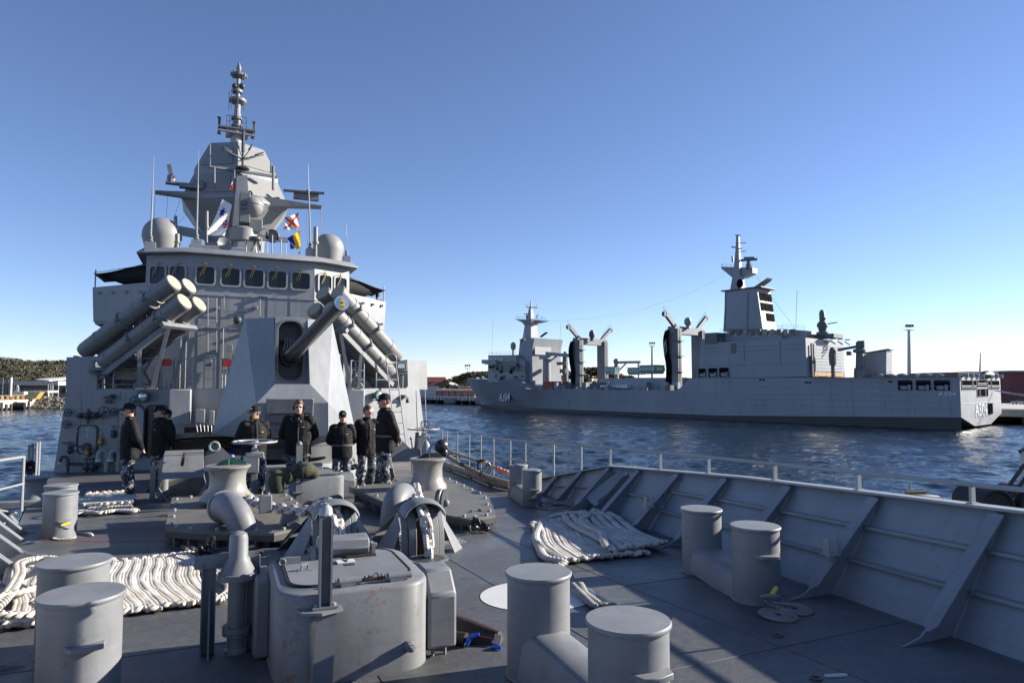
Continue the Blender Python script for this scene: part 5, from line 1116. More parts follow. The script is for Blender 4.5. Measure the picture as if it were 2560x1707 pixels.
# ---------------------------------------------------------------- anchor chains: every link a part
def linkmesh(name, L, w, r, mat, stud=True):
    q = MB(); pts = []
    hl, hw = L/2-w/2, w/2-r
    for i in range(7): a = -PI/2+PI*i/6; pts.append(V3((hl+hw*math.cos(a), hw*math.sin(a), 0)))
    for i in range(7): a = PI/2+PI*i/6; pts.append(V3((-hl+hw*math.cos(a), hw*math.sin(a), 0)))
    q.tube(pts, r, 7, closed=True)
    if stud: q.cyl((0, -hw, 0), (0, hw, 0), r*.8, r*.8, 6)
    return mesh_of(q, name, mat)
ML = linkmesh('link', .235, .145, .034, M_chain); MLb = linkmesh('link', .17, .10, .022, M_bchain)
def chain(label, path, pitch, mesh, cat='chain'):
    P = bez([V3(p) for p in path], 14); p0 = V3(path[0]); r = sthing('anchor_chain', label, cat, p0.x, p0.y, p0.z, 0, 'anchor chains')
    acc = 0; k_ = 0; last = P[0]; nxt = pitch/2
    for a, b_ in zip(P, P[1:]):
        seg = (b_-a).length
        while acc+seg >= nxt:
            f = (nxt-acc)/max(seg, 1e-6); p = a+(b_-a)*f; d = (b_-a).normalized(); side = d.cross(V3((0, 0, 1))); side = side.normalized() if side.length > .05 else V3((1, 0, 0)); up = side.cross(d)
            roll = R(20) if k_ % 2 == 0 else R(110); y = side*math.cos(roll)+up*math.sin(roll); z = d.cross(y)
            o = bpy.data.objects.new('link', mesh); COL.objects.link(o); o.parent = r
            M = Matrix((d, y, z)).transposed().to_4x4(); M.translation = p-p0; o.matrix_local = M; k_ += 1; nxt += pitch
        acc += seg
    return r
zc = lambda t, s, h: (t, s, dk(s)+h)
chain('white anchor chain from the left capstan to its chain pipe', [zc(capL.x+.22, capL.y-.1, .36), zc(.72, 9.7, .36), zc(.95, 9.0, .37), zc(1.12, 8.5, .40), zc(1.25, 8.1, .52), zc(1.30, 7.72, .52), zc(1.31, 7.52, .38), zc(1.33, 7.45, .18), zc(1.33, 7.42, -.05)], .162, ML)
chain('white anchor chain from the right capstan hanging into its chain pipe', [zc(capR.x-.25, capR.y-.2, .36), zc(2.9, 10.0, .37), zc(2.55, 8.8, .40), zc(2.3, 7.9, .55), zc(2.16, 7.32, .54), zc(2.15, 7.10, .40), zc(2.17, 7.04, .20), zc(2.17, 7.02, -.04)], .162, ML)
chain('black slip chain piled on the deck beside the left chain stopper', [zc(.95, 8.95, .30), zc(.90, 8.7, .10), zc(1.05, 8.45, .03), zc(.85, 8.3, .05), zc(1.15, 8.2, .05), zc(1.0, 8.05, .12), zc(1.2, 8.35, .14)], .11, MLb)
for n_, (lb, c, spread) in enumerate((('heap of black shackles beside the right chain pipe', (2.42, 8.45), .12), ('heap of black shackles in front of the right platform', (3.22, 8.25), .12), ('black shackle and strop in front of the left platform', (-.05, 8.45), .14), ('second black shackle heap right of the bolted platform', (3.42, 8.75), .1))):
    r = at_deck('shackle_heap', lb, 'shackles', *c, 0, 'black shackle heaps')
    for i in range(7):
        o = bpy.data.objects.new('link', MLb); COL.objects.link(o); o.parent = r; o.location = (random.uniform(-1, 1)*spread, random.uniform(-1, 1)*spread, .03+.05*random.random()+.04*(i % 3)); o.rotation_euler = (random.uniform(0, 3), random.uniform(0, 3), random.uniform(0, 3)); o.scale = (.8,)*3
    if n_ == 2: q = MB(); q.tube(bez([(.05, 0, .03), (.25, -.05, .06), (.45, 0, .03), (.6, .05, .05)], 6), .022, 7); obj('strop', q, M_bchain, r)
# chain stopper (slip) posts and tongue
r = at_deck('chain_stopper', 'rusty chain stopper with a grey block and pelican hook on the left chain', 'chain stopper', 1.0, 8.8)
q = MB(); q.prism([(-.2, 0, 0), (.15, 0, 0), (.05, 0, .32), (-.12, 0, .32)], (0, .16, 0)); obj('pedestal', q, M_gear, r)
q = MB(); q.box((-.30, .35, .42), (.15, .06, .22)); obj('guard_plate', q, M_gear, r, .01)
q = MB(); q.cyl((.02, -.12, .16), (.02, -.02, .16), .085, .085, 16); q.box((.02, -.07, .08), (.06, .1, .16)); obj('eye', q, M_gear, r)
q = MB(); q.prism([(.1, .0, .33), (.16, -.1, .40), (.26, -.2, .42), (.34, -.22, .34), (.38, -.28, .18), (.32, -.24, .18), (.26, -.16, .33)], (.03, .05, 0)); q.bar((.18, -.1, .36), (.40, -.5, .10), .07, .045); q.tube(bez([(.1, 0, .4), (.16, -.12, .47), (.25, -.2, .45), (.3, -.22, .38)], 5), .03, 8); obj('pelican_hook', q, M_steel, r)
# chain wheel and strut at the right chain pipe
r = at_deck('chain_roller', 'dark round chain roller behind the right chain pipe cover', 'roller', 2.55, 7.9)
q = MB(); q.cyl((0, 0, .48), (.07, -.05, .48), .14, .14, 24); obj('disc', q, M_dark, r)
q = MB(); q.ring((.035, -.03, .48), .135, .02, (.7, -.5, 0), 24, 6); obj('rim', q, M_gearr, r)
q = MB(); q.prism([(.05, .0, 0), (.2, .3, 0), (.06, .02, .5), (.02, 0, .5)], (.02, 0, 0)); q.sph((.08, -.06, .46), .045, 10, 6); obj('strut', q, M_gear, r)
# expanded-metal mats
m, nt, b = nmat('expanded_metal'); cv = coords(nt, (1, 1, 1)); br_ = N(nt, 'ShaderNodeTexVoronoi', Scale=46.0); nt.links.new(cv, br_.inputs[0]); nt.links.new(ramp(nt, br_.outputs[0], [(.25, (.05, .05, .05)), (.5, (.20, .20, .19))]), b.inputs['Base Color']); b.inputs['Roughness'].default_value = .6
for lb, poly in (('perforated metal tread in front of the left chain pipe', [(.62, 8.35), (.62, 7.55), (1.05, 7.35), (1.1, 8.1)]), ('perforated metal tread right of the right chain pipe', [(2.42, 8.1), (2.55, 7.55), (2.85, 7.75), (2.8, 8.4)])):
    r = at_deck('tread_mat', lb, 'tread', *poly[0], 0, 'metal treads'); p0 = poly[0]
    for i in range(9):
        f = i/8; a = V3((*poly[0], 0)).lerp(V3((*poly[1], 0)), f)-V3((*p0, 0)); b_ = V3((*poly[3], 0)).lerp(V3((*poly[2], 0)), f)-V3((*p0, 0)); q = MB(); q.bar(a+V3((0, 0, .012)), b_+V3((0, 0, .012)), .012, .02); obj('slat', q, M_gear, r)
    for i in range(7):
        f = i/6; a = V3((*poly[0], 0)).lerp(V3((*poly[3], 0)), f)-V3((*p0, 0)); b_ = V3((*poly[1], 0)).lerp(V3((*poly[2], 0)), f)-V3((*p0, 0)); q = MB(); q.bar(a+V3((0, 0, .010)), b_+V3((0, 0, .010)), .010, .012); obj('slat', q, M_gear, r)
# ---------------------------------------------------------------- handwheel stands
def wheelstand(label, t, s, h, rw, tilt=0, post2=True, mess=False):
    r = at_deck('brake_stand', label, 'brake stand', t, s, 0, 'handwheel brake stands')
    q = MB(); q.box((0, 0, h/2), (.10, .10, h)); q.box((0, 0, .02), (.3, .3, .04)); obj('post', q, M_gear, r, .006)
    q = MB(); q.box((-.06, -.02, h*.72), (.26, .16, .30)); q.box((.0, 0, h*.87), (.30, .2, .10)); obj('gearbox', q, M_gear, r, .015)
    q = MB(); q.ring((0, 0, h+.10), rw, .018, (0, tilt, 1), 32, 8); w_ = obj('wheel', q, M_rail, r)
    q = MB(); q.cyl((0, 0, h*.8), (0, 0, h+.1), .03, .03, 10); q.cyl((0, 0, h+.07), (0, 0, h+.12), .06, .06, 12)
    for i in range(3): a = 2*PI*i/3+.4; q.cyl((0, 0, h+.04), (rw*math.cos(a), rw*math.sin(a), h+.10), .014, .014, 6)
    obj('spokes', q, M_rail, r)
    if post2: q = MB(); q.cyl((-.32, 0, h*.58), (-.36, 0, h*.82), .018, .018, 6); q.sph((-.36, 0, h*.85), .045, 10, 6); q.box((-.3, 0, h*.3), (.08, .08, h*.6)); obj('lever', q, M_rail, r)
    if mess:
        q = MB()
        for i in range(3): q.ring((.0+.05*i, .05, h+.24), .09, .010, (random.uniform(-1, 1), 1, .2), 12, 5)
        q.prism([(-.25, .1, .0), (-.18, .1, .0), (-.10, .1, h), (-.18, .1, h)], (0, .1, 0)); q.cyl((-.2, 0, h*.74), (.15, 0, h*.74), .08, .08, 12); obj('gear_clutter', q, M_dark, r)
    return r
wheelstand('handwheel brake stand beside the bearded man', .78, 12.75, 1.0, .36); p = onD(1058, 1172); wheelstand('handwheel brake stand by the right wall corner', p.x, p.y, 1.02, .44, 0, True, True)
# ---------------------------------------------------------------- hinged scoop boxes (fairlead shutters)
def scoop(label, px, py, rz, w=.72):
    p = onD(px, py); r = at_deck('stowage_scoop', label, 'scoop', p.x, p.y, rz, 'grey scoop boxes')
    q = MB(); q.prism([(-w/2, -.05, .42), (w/2, -.05, .42), (w/2*.95, .22, .82), (-w/2*.95, .22, .82)], (0, .02, .01)); q.prism([(-w/2*.95, .22, .82), (w/2*.95, .22, .82), (w/2*.95, .7, .86), (-w/2*.95, .7, .86)], (0, 0, .02)); obj('lid', q, M_gearr, r, .006)
    q = MB(); q.add([V3(v) for v in ((-w/2, -.05, .42), (-w/2-.06, .0, .22), (-w/2+.1, .05, .0), (w/2-.1, .05, .0), (w/2+.06, .0, .22), (w/2, -.05, .42))]+[V3(v) for v in ((-w/2, .7, .42), (-w/2-.04, .7, .22), (-w/2+.1, .7, .0), (w/2-.1, .7, .0), (w/2+.04, .7, .22), (w/2, .7, .42))], [(0, 1, 7, 6), (1, 2, 8, 7), (2, 3, 9, 8), (3, 4, 10, 9), (4, 5, 11, 10), (6, 7, 8, 9, 10, 11)]); o = obj('scoop', q, M_gear, r); sm = o.modifiers.new('s', 'SOLIDIFY'); sm.thickness = .018
    q = MB(); q.prism([(w/2+.0, .3, .80), (w/2+.14, .3, 1.0), (w/2+.24, .3, 1.0), (w/2+.46, .3, .78), (w/2+.7, .3, .76), (w/2+.7, .3, .5), (w/2, .3, .5)], (0, .02, 0)); ar = obj('arm', q, M_gear, r)
    q = MB(); q.ring((w/2+.17, .29, .96), .085, .026, (0, 1, 0), 20, 8); obj('lifting_eye', q, M_rail, ar)
    q = MB(); q.tube(bez([(-.02, -.03, .66), (.0, -.05, .78), (.02, .1, .86)], 5), .03, 7); obj('hook', q, M_steel, r)
    return r
scoop('grey hinged scoop box left of the rusty capstan', 455, 1252, 0); scoop('grey hinged scoop box behind the tall crewman', 945, 1222, 0, .6)
# ---------------------------------------------------------------- fire extinguisher and small kit on the gun base
r = sthing('fire_extinguisher', 'red fire extinguisher standing behind the second hatch', 'extinguisher', 2.55, 15.0, dk(15)+.36)
q = MB(); q.lathe([(.07, 0), (.075, .02), (.075, .36), (.05, .42), (.02, .44)], (0, 0, 0), 18); obj('bottle', q, M_red, r)
q = MB(); q.box((.02, 0, .47), (.10, .03, .04)); q.tube(bez([(0, 0, .45), (.1, 0, .42), (.11, 0, .2)], 5), .012, 6); obj('valve', q, M_black, r)
r = sthing('headset_kit', 'small black kit lying beside the red extinguisher', 'kit', 2.85, 15.0, dk(15)+.36); q = blob([((0, 0, .05), (.16, .1, .06)), ((.12, 0, .07), (.1, .08, .06)), ((-.12, .02, .04), (.1, .07, .05))]); obj('kit', q, M_black, r)
# ---------------------------------------------------------------- plaited mooring ropes
def ropemat(name, col, dirt):
    m, nt, b = nmat(name); cv = coords(nt)
    n1 = N(nt, 'ShaderNodeTexNoise', Scale=3.0, Detail=5.0, Roughness=.65); nt.links.new(cv, n1.inputs[0])
    c = ramp(nt, n1.outputs[0], [(.35, col), (.68, dirt)])
    n2 = N(nt, 'ShaderNodeTexNoise', Scale=140.0, Detail=2.0); nt.links.new(cv, n2.inputs[0])
    c = mix(nt, 1.0, c, ramp(nt, n2.outputs[0], [(.3, (.75, .75, .75)), (.7, (1.1, 1.1, 1.1))]), 'MULTIPLY')
    nt.links.new(c, b.inputs['Base Color']); b.inputs['Roughness'].default_value = .85; b.inputs['Specular IOR Level'].default_value = .2
    bp = N(nt, 'ShaderNodeBump', Strength=.5, Distance=.004); nt.links.new(n2.outputs[0], bp.inputs['Height']); nt.links.new(bp.outputs[0], b.inputs['Normal']); return m
M_rope = ropemat('white_rope', (.66, .63, .58), (.44, .40, .34)); M_tan = ropemat('tan_rope', (.48, .37, .23), (.28, .21, .13)); M_brown = ropemat('brown_rope', (.15, .115, .08), (.08, .064, .046)); M_grope = ropemat('grey_rope', (.32, .31, .30), (.20, .19, .17))
_n, _m = 7, 4
_T = []
for i in range(_m+1):
    th = PI*i/_m; sq = max(math.sin(th), .02)
    for k in range(_n): _T.append((-math.cos(th), sq*math.cos(2*PI*k/_n), sq*math.sin(2*PI*k/_n)))
_T = np.array(_T); _F = np.array([(i*_n+k, i*_n+(k+1) % _n, (i+1)*_n+(k+1) % _n, (i+1)*_n+k) for i in range(_m) for k in range(_n)])
def plait(path, r, pitch=None):
    """mesh of plaited strands along path (local coordinates)"""
    P = np.array([tuple(p) for p in path]); pitch = pitch or r*1.55
    seg = np.linalg.norm(np.diff(P, axis=0), axis=1); cum = np.concatenate([[0], np.cumsum(seg)]); n = max(2, int(cum[-1]/(pitch/2)))
    d_ = np.linspace(0, cum[-1], n); C = np.stack([np.interp(d_, cum, P[:, k]) for k in range(3)], -1)
    D = np.gradient(C, axis=0); D /= np.maximum(np.linalg.norm(D, axis=1, keepdims=True), 1e-6)
    up = np.tile([0., 0., 1.], (n, 1)); S = np.cross(D, up); S /= np.maximum(np.linalg.norm(S, axis=1, keepdims=True), 1e-6); U = np.cross(S, D)
    sg = np.where(np.arange(n) % 2 == 0, 1., -1.)[:, None]
    ax = D*.80-S*sg*.60; ay = S*sg*.80+D*.60*1.0; ay = np.cross(U, ax)
    C = C+S*sg*r*.40
    V = C[:, None, :]+ax[:, None, :]*(_T[None, :, 0:1]*pitch*.92)+ay[:, None, :]*(_T[None, :, 1:2]*r*.60)+U[:, None, :]*(_T[None, :, 2:3]*r*.78)
    V = V.reshape(-1, 3); F = (_F[None]+(np.arange(n)*len(_T))[:, None, None]).reshape(-1, 4); return V, F
def npmesh(name, V, F, mat):
    me = bpy.data.meshes.new(name); me.vertices.add(len(V)); me.vertices.foreach_set('co', np.asarray(V, dtype=np.float32).ravel())
    F = np.asarray(F); me.loops.add(F.size); me.loops.foreach_set('vertex_index', F.ravel().astype(np.int32)); me.polygons.add(len(F))
    me.polygons.foreach_set('loop_start', np.arange(0, F.size, F.shape[1]).astype(np.int32)); me.polygons.foreach_set('use_smooth', np.ones(len(F), dtype=bool)); me.update(calc_edges=True); me.materials.append(mat); return me
def rope_thing(label, path, r, mat, group=None, name='mooring_rope'):
    p0 = V3(path[0]); t = sthing(name, label, 'rope', p0.x, p0.y, p0.z, 0, group)
    V, F = plait([V3(p)-p0 for p in path], r); obj('rope', npmesh('rope', V, F, mat), None, t); return t
def fake(t0, t1, s0, s1, n, r, wav, shear, ph, z=0.0, taper=0, bight=.03):
    """flaked rope: n rows along s between t0 and t1, wavy together"""
    path = []
    for i in range(n):
        f = i/(n-1); tb = t0+(t1-t0)*f; rows = []
        e0 = s0+random.uniform(-.04, .04)+taper*f; e1 = s1+random.uniform(-.06, .06)
        for k in range(13):
            g = k/12; s = e0+(e1-e0)*g
            rows.append(V3((tb+shear*(s-s0)+wav*math.sin(6.0*g+ph+2.2*f)+.006*random.uniform(-1, 1), s, dk(s)+r*.9+z+.004*random.random())))
        rows = rows if i % 2 == 0 else rows[::-1]
        if path:   # bight loop at the turn, swelling up a little
            a = path[-1]; b_ = rows[0]; d = -1 if i % 2 == 0 else 1
            path += [a+V3((0, d*bight*.7, r*.35)), (a+b_)/2+V3((0, d*bight*1.3, r*.75)), b_+V3((0, d*bight*.7, r*.35))]
        path += rows
    return bez(path, 3)
g_ = 'mooring ropes flaked on deck'
rope_thing('white plaited mooring rope flaked in wavy rows between the left bitts and the bell vent', fake(-1.32, .12, 6.15, 8.35, 31, .0275, .05, -.13, .4, taper=.05), .0275, M_rope, g_)
lp = [zc(-1.75, 8.4, .05), zc(-1.55, 7.2, .06), zc(-1.62, 6.4, .05), zc(-1.5, 6.1, .06), zc(-1.42, 6.6, .12), zc(-1.5, 7.5, .14), zc(-1.65, 8.3, .12), zc(-1.5, 8.6, .10), zc(-1.3, 8.2, .11), zc(-1.35, 7.7, .14), zc(-1.2, 7.3, .14), zc(-1.3, 6.9, .13), zc(-1.5, 6.6, .14), zc(-1.4, 6.2, .14), zc(-1.25, 6.05, .13), zc(-1.05, 6.15, .10), zc(-1.2, 6.5, .12)]
rope_thing('loose bights of white rope lying over the left end of the near rope mat', bez(lp, 10), .036, M_rope, g_)
rope_thing('white rope tail ending at the far corner of the near rope mat', bez([zc(.12, 6.2, .03), zc(.22, 6.5, .03), zc(.18, 7.0, .04), zc(-.1, 7.9, .04), zc(-.25, 8.35, .04), zc(-.05, 8.5, .05)], 10), .034, M_rope, g_)
rope_thing('heap of shaded white rope flaked beside the far left bitts', fake(-1.95, -1.05, 13.0, 15.4, 15, .034, .05, -.13, 1.0, bight=.05), .034, M_rope, g_)
rope_thing('upper layer of the shaded rope heap near the left crewmen', fake(-1.85, -1.1, 13.5, 15.5, 13, .034, .05, -.13, 2.0, z=.07, bight=.05), .034, M_rope, g_)
rope_thing('white rope tail across the front of the shaded rope heap', bez([zc(-2.0, 12.75, .05), zc(-1.75, 12.95, .06), zc(-1.5, 12.7, .06), zc(-1.3, 12.9, .06), zc(-1.0, 12.7, .05), zc(-1.25, 13.15, .08), zc(-1.7, 13.2, .08)], 10), .04, M_rope, g_)
rope_thing('cream plaited rope mat flaked in front of the right bulwark', fake(3.22, 4.30, 6.1, 8.3, 16, .031, .05, .33, 2.2, taper=-.05), .031, M_rope, g_)
rope_thing('second folded layer on the far side of the right rope mat', fake(3.85, 4.5, 6.15, 8.5, 7, .034, .05, .30, .6, z=.05), .034, M_rope, g_)
rope_thing('loose rope lying diagonally across the right rope mat', bez([zc(4.39, 8.5, .08), zc(4.71, 8.55, .1), zc(4.80, 8.2, .12), zc(4.51, 7.9, .11), zc(4.30, 7.4, .11), zc(4.20, 6.9, .11), zc(3.96, 6.45, .12), zc(3.83, 6.2, .11)], 10), .036, M_rope, g_)
rope_thing('rope edge and frayed tail at the left side of the right rope mat', bez([zc(4.16, 8.4, .04), zc(3.94, 8.0, .04), zc(3.60, 7.4, .04), zc(3.31, 6.7, .05), zc(3.15, 6.25, .06), zc(3.20, 5.95, .06), zc(3.01, 5.8, .05)], 10), .036, M_rope, g_)
p1, p2, p3 = onD(1430, 1452, .03), onD(1462, 1482, .03), onD(1500, 1510, .03)
rope_thing('short doubled rope end lying on the white painted ring', [p1+V3((.1, .25, 0)), p1, p1.lerp(p2, .5)+V3((.02, 0, .02)), p2, p3, p3+V3((.09, -.05, 0))], .026, M_grope, g_)
rope_thing('second frayed rope end lying on the white painted ring', [p1+V3((.04, .3, .02)), p1+V3((-.04, 0, .02)), p2+V3((-.05, -.03, .01)), p3+V3((-.06, -.02, 0))], .026, M_grope, g_)
# small coils
def coil(label, px, py, R0, n, r, mat, tail=()):
    c = onD(px, py); pts = []
    for i in range(n*14): a = 2*PI*i/14; rr_ = R0*(1-.75*i/(n*14)); pts.append(V3((c.x+rr_*math.cos(a), c.y+rr_*math.sin(a)*1.15, dk(c.y)+r)))
    t = sthing('rope_coil', label, 'rope', c.x, c.y, dk(c.y), 0, 'small rope coils'); b0 = V3((c.x, c.y, dk(c.y)))
    V, F = plait([p-b0 for p in list(reversed(pts))+list(tail)], r); obj('rope', npmesh('rope', V, F, mat), None, t); return t
e1 = onD(1925, 1510, .05); e2 = onD(1905, 1490, .1)
coil('flat coil of thin rope on the deck beside the shaded bitts', 1948, 1542, .13, 4, .014, M_grope, [e1, e2]); coil('second flat coil of thin rope beside the shaded bitts', 1988, 1527, .12, 4, .014, M_grope, [e1+V3((.03, 0, .01)), e2])
coil('hose coiled at the foot of the right bulwark near the small bitts', 1400, 1268, .42, 3, .018, M_grope, [onD(1345, 1255, .05)]); coil('thin rope tail around the foot of the far left bitts', 172, 1345, .26, 1, .016, M_rope)
def shackle(label, px, py, hh):
    p = onD(px, py, hh); r = sthing('shackle', label, 'shackle', p.x, p.y, p.z, 0, 'bitt shackles'); q = MB(); q.ring((0, 0, 0), .055, .014, (.3, .4, 1), 16, 7); obj('bow', q, M_gear, r)
    q = MB(); q.cyl((-.02, -.03, .03), (.07, .02, .05), .018, .018, 10); obj('pin', q, M_yellow, r)
shackle('yellow-pinned shackle at the foot of the shaded bitts', 1928, 1492, .12); shackle('yellow-pinned shackle on the far left bitts', 158, 1318, .18); shackle('shackle with rope end on the small far bitts', 1332, 1248, .12)
# folded hawsers stacked on a rack beside the gun
r = sroot('hawser_stack', 'stack of folded brown hawsers with a tan top layer beside the gun', 'rope stack', -.1, 17.7, dk(17.7))
zt_ = onS(500, 1092, 17.3).z
for lay, (h, mt, nm) in enumerate(((-.02, M_tan, 'tan_layer'), (-.13, M_brown, 'brown_layer'), (-.25, M_brown, 'brown_layer'), (-.37, M_brown, 'brown_layer'))):
    Vs, Fs, o_ = [], [], 0
    for j in range(2 if lay else 1):
        path = []
        for i in range(11):
            s = 17.2+.085*i; zz_ = zt_+h-.055*j+.03*math.sin(1.3*i+lay); row = [V3((t+.02*math.sin(3*i), s, zz_+.05*math.sin(PI*(t+.85)/1.7))) for t in (-.82-.05*(lay % 2), -.4, 0, .4, .78)]
            row = row if i % 2 == 0 else row[::-1]; path += row
        V, F = plait([p-BASE[r.name] for p in path], .042); Vs.append(V); Fs.append(F+o_); o_ += len(V)
    obj(nm, npmesh(nm, np.concatenate(Vs), np.concatenate(Fs), mt), None, r)
Vs, Fs, o_ = [], [], 0
for j in range(6):
    path = [V3((-.7+.14*k+.05*random.uniform(-1, 1), 17.2+.1*j+.06*random.uniform(-1, 1), zt_-.48-.05*random.random()-.03*j)) for k in range(11)]
    V, F = plait([p-BASE[r.name] for p in bez(path, 4)], .022); Vs.append(V); Fs.append(F+o_); o_ += len(V)
obj('grey_net', npmesh('grey_net', np.concatenate(Vs), np.concatenate(Fs), M_grope), None, r)
q = MB(); q.box((-.02, 17.65, (dk(17.7)+zt_-.6)/2), (1.6, .9, zt_-.6-dk(17.7))); sob('rack', q, M_ship, r)
q = MB(); q.sph((.55, 17.1, zt_-.42), (.14, .1, .09), 12, 8); sob('blue_bundle', q, M_blue, r)
# long tan boom ropes and hose along the right deck edge
def longtube(name, label, cat, pxs, hs, rad, mat, n=6, wraps=0):
    P = [onD(x, y, h) for (x, y), h in zip(pxs, hs)]; p0 = P[0]; r = sroot(name, label, cat, p0.x, p0.y, p0.z)
    q = MB(); q.tube(bez(P, n), rad, 10); b_ = sob('body', q, mat, r)
    for i in range(wraps):
        f = (i+1)/(wraps+1); k = f*(len(P)-1); j = int(k); p = P[j].lerp(P[min(j+1, len(P)-1)], k-j); d = (P[min(j+1, len(P)-1)]-P[j]).normalized(); q = MB(); q.tube([p-d*.05, p+d*.05], rad*1.15, 10); sob('lashing', q, M_black, r, b_)
    return r
longtube('hose_roll', 'long grey rolled hose lying along the right deck edge', 'hose', [(1100, 1156), (1130, 1168), (1180, 1185), (1230, 1204), (1280, 1215)], [.1]*5, .085, M_grope, wraps=3)
longtube('wooden_boom', 'tan boom pole sloping down along the right rail', 'pole', [(1089, 1121), (1112, 1135), (1140, 1153), (1172, 1170), (1215, 1190), (1275, 1208)], [.72, .6, .45, .32, .22, .2], .045, M_tan, wraps=3)
longtube('wrapped_pole', 'thin pole with pink wrapped end outside the right rail', 'pole', [(1116, 1124), (1150, 1137), (1195, 1152), (1235, 1168), (1275, 1183)], [.6, .5, .4, .3, .25], .030, M_tan, wraps=1)
P = [onD(1240, 1171, .3), onD(1273, 1184, .25)]; r = sroot('pink_wrap', 'pink cloth wrapped round the pole end by the small bitts', 'cloth', P[0].x, P[0].y, P[0].z); q = MB(); pts = [P[0].lerp(P[1], i/10) for i in range(11)]; q.tube(pts, [.05+.018*math.sin(2.5*i) for i in range(11)], 10); sob('wrap', q, paint('pink_cloth', (.55, .25, .20), .8, .15, 12), r)
q = MB(); p = onD(1205, 1160, .42); r = sroot('rope_hank', 'black rope hank hanging on the right guard rail', 'rope', p.x, p.y, p.z)
for i in range(4): q.ring(p+V3((.02*i, .01*i, -.03*i)), .10+.02*i, .012, (random.uniform(-.3, .3), 1, random.uniform(-.2, .2)), 16, 5)
sob('hank', q, M_black, r)
q = MB(); p = onD(1100, 1130, .7); r = sroot('lifebuoy_cover', 'oval grey cover plate and dark bundle at the right wall corner', 'cover', p.x, p.y, p.z)
q.sph(p+V3((-.25, .2, -.15)), (.12, .08, .40), 12, 8); sob('plate', q, M_rail, r)
q = MB(); q.sph(p+V3((.1, .2, .1)), (.16, .12, .16), 10, 7); q.sph(p+V3((.15, .2, -.05)), (.1, .1, .15), 10, 7); sob('bundle', q, M_black, r)
# open tool bag with blue handles
p = onD(1188, 1600); r = at_deck('tool_bag', 'open black bag with red trim and blue handled tools on deck', 'bag', p.x, p.y, -.75); r.scale = (.72, .72, .85)
m_bag = paint('bag_black', (.016, .014, .014), .7, .3, 10, bump=.2, bscale=30); q = MB(); rr = []
for i in range(7):
    f = i/6; x = -.20+.46*f; h = .16*(1-.55*f**1.3)+.015; w_ = .13*(1-.35*f)
    rr.append([V3((x, -w_, 0)), V3((x-.01, -w_*.9, h*.55)), V3((x-.02, -w_*.2, h)), V3((x-.02, w_*.5, h*.95)), V3((x, w_, h*.3)), V3((x, w_, 0))])
q.loft(rr); bo = obj('body', q, m_bag, r, .01)
q = MB(); q.tube([ring_[2]+V3((0, 0, .006)) for ring_ in rr], .0035, 6); q.tube([ring_[1]+V3((0, -.006, 0)) for ring_ in rr], .003, 6); obj('trim', q, paint('red_trim', (.22, .03, .015), .7, .2, 20), bo)
q = MB(); q.cyl((-.17, -.15, .05), (-.02, -.17, .05), .05, .055, 14); obj('roll', q, m_bag, r); q = MB(); q.prism([(.2, -.10, .03), (.29, -.12, .03), (.28, -.05, .07), (.2, -.03, .08)], (0, 0, .006)); obj('flap', q, m_tan, r)
for a, b_ in (((-.02, -.18, .05), (.10, -.15, .10)), ((.0, -.2, .02), (.03, -.19, .08)), ((.22, -.17, .02), (.33, -.19, .03))): q = MB(); q.tube([V3(a), V3(a).lerp(V3(b_), .5)+V3((0, 0, .01)), V3(b_)], [.014, .02, .012], 8); obj('tool_handle', q, M_blue, r)
# ---------------------------------------------------------------- crew
def skinmat(name, col):
    m, nt, b = nmat(name); cv = coords(nt); n1 = N(nt, 'ShaderNodeTexNoise', Scale=18.0, Detail=3.0); nt.links.new(cv, n1.inputs[0])
    nt.links.new(ramp(nt, n1.outputs[0], [(.3, tuple(c*.86 for c in col)), (.7, col)]), b.inputs['Base Color']); b.inputs['Roughness'].default_value = .5
    b.inputs['Subsurface Weight'].default_value = .08; b.inputs['Subsurface Radius'].default_value = (.02, .008, .004); return m
M_skin = skinmat('skin', (.50, .30, .22)); M_skin2 = skinmat('skin_ruddy', (.46, .25, .18))
M_jacket = paint('black_jacket', (.0085, .0080, .0085), .75, .35, 9, bump=.25, bscale=30, spec=.25); M_capc = paint('navy_cap', (.012, .013, .018), .8, .2, 12, spec=.2)
M_boot = paint('black_boot', (.010, .009, .009), .4, .3, 20); M_hair = paint('brown_hair', (.11, .055, .025), .6, .4, 30); M_beard = paint('beard', (.09, .045, .022), .8, .4, 40); M_gold = paint('gold_badge', (.75, .50, .06), .4, .1, 10); M_belt = paint('grey_belt', (.09, .085, .08), .7, .2, 12)
m, nt, b = nmat('camouflage'); cv = coords(nt); v1 = N(nt, 'ShaderNodeTexNoise', Scale=10.5, Detail=2.0, Roughness=.55, Distortion=1.2); nt.links.new(cv, v1.inputs[0]); v2 = N(nt, 'ShaderNodeTexNoise', Scale=14.0, Detail=2.0, Distortion=1.4)
mp = N(nt, 'ShaderNodeMapping'); mp.inputs['Location'].default_value = (3, 7, 1); nt.links.new(cv, mp.inputs[0]); nt.links.new(mp.outputs[0], v2.inputs[0])
c = ramp(nt, v1.outputs[0], [(.40, (.018, .020, .026)), (.44, (.10, .105, .12)), (.56, (.24, .245, .255)), (.60, (.50, .50, .50))])
for e in nt.nodes: 
    if e.type == 'VALTORGB': e.color_ramp.interpolation = 'CONSTANT'
r2 = ramp(nt, v2.outputs[0], [(.56, (0, 0, 0)), (.58, (1, 1, 1))]); c = mix(nt, r2, c, (.03, .032, .04)); nt.links.new(c, b.inputs['Base Color']); b.inputs['Roughness'].default_value = .85; b.inputs['Specular IOR Level'].default_value = .2
M_camo = MAT['camouflage']
CL = bpy.data.textures.new('folds', 'CLOUDS'); CL.noise_scale = .13; CL.noise_depth = 2
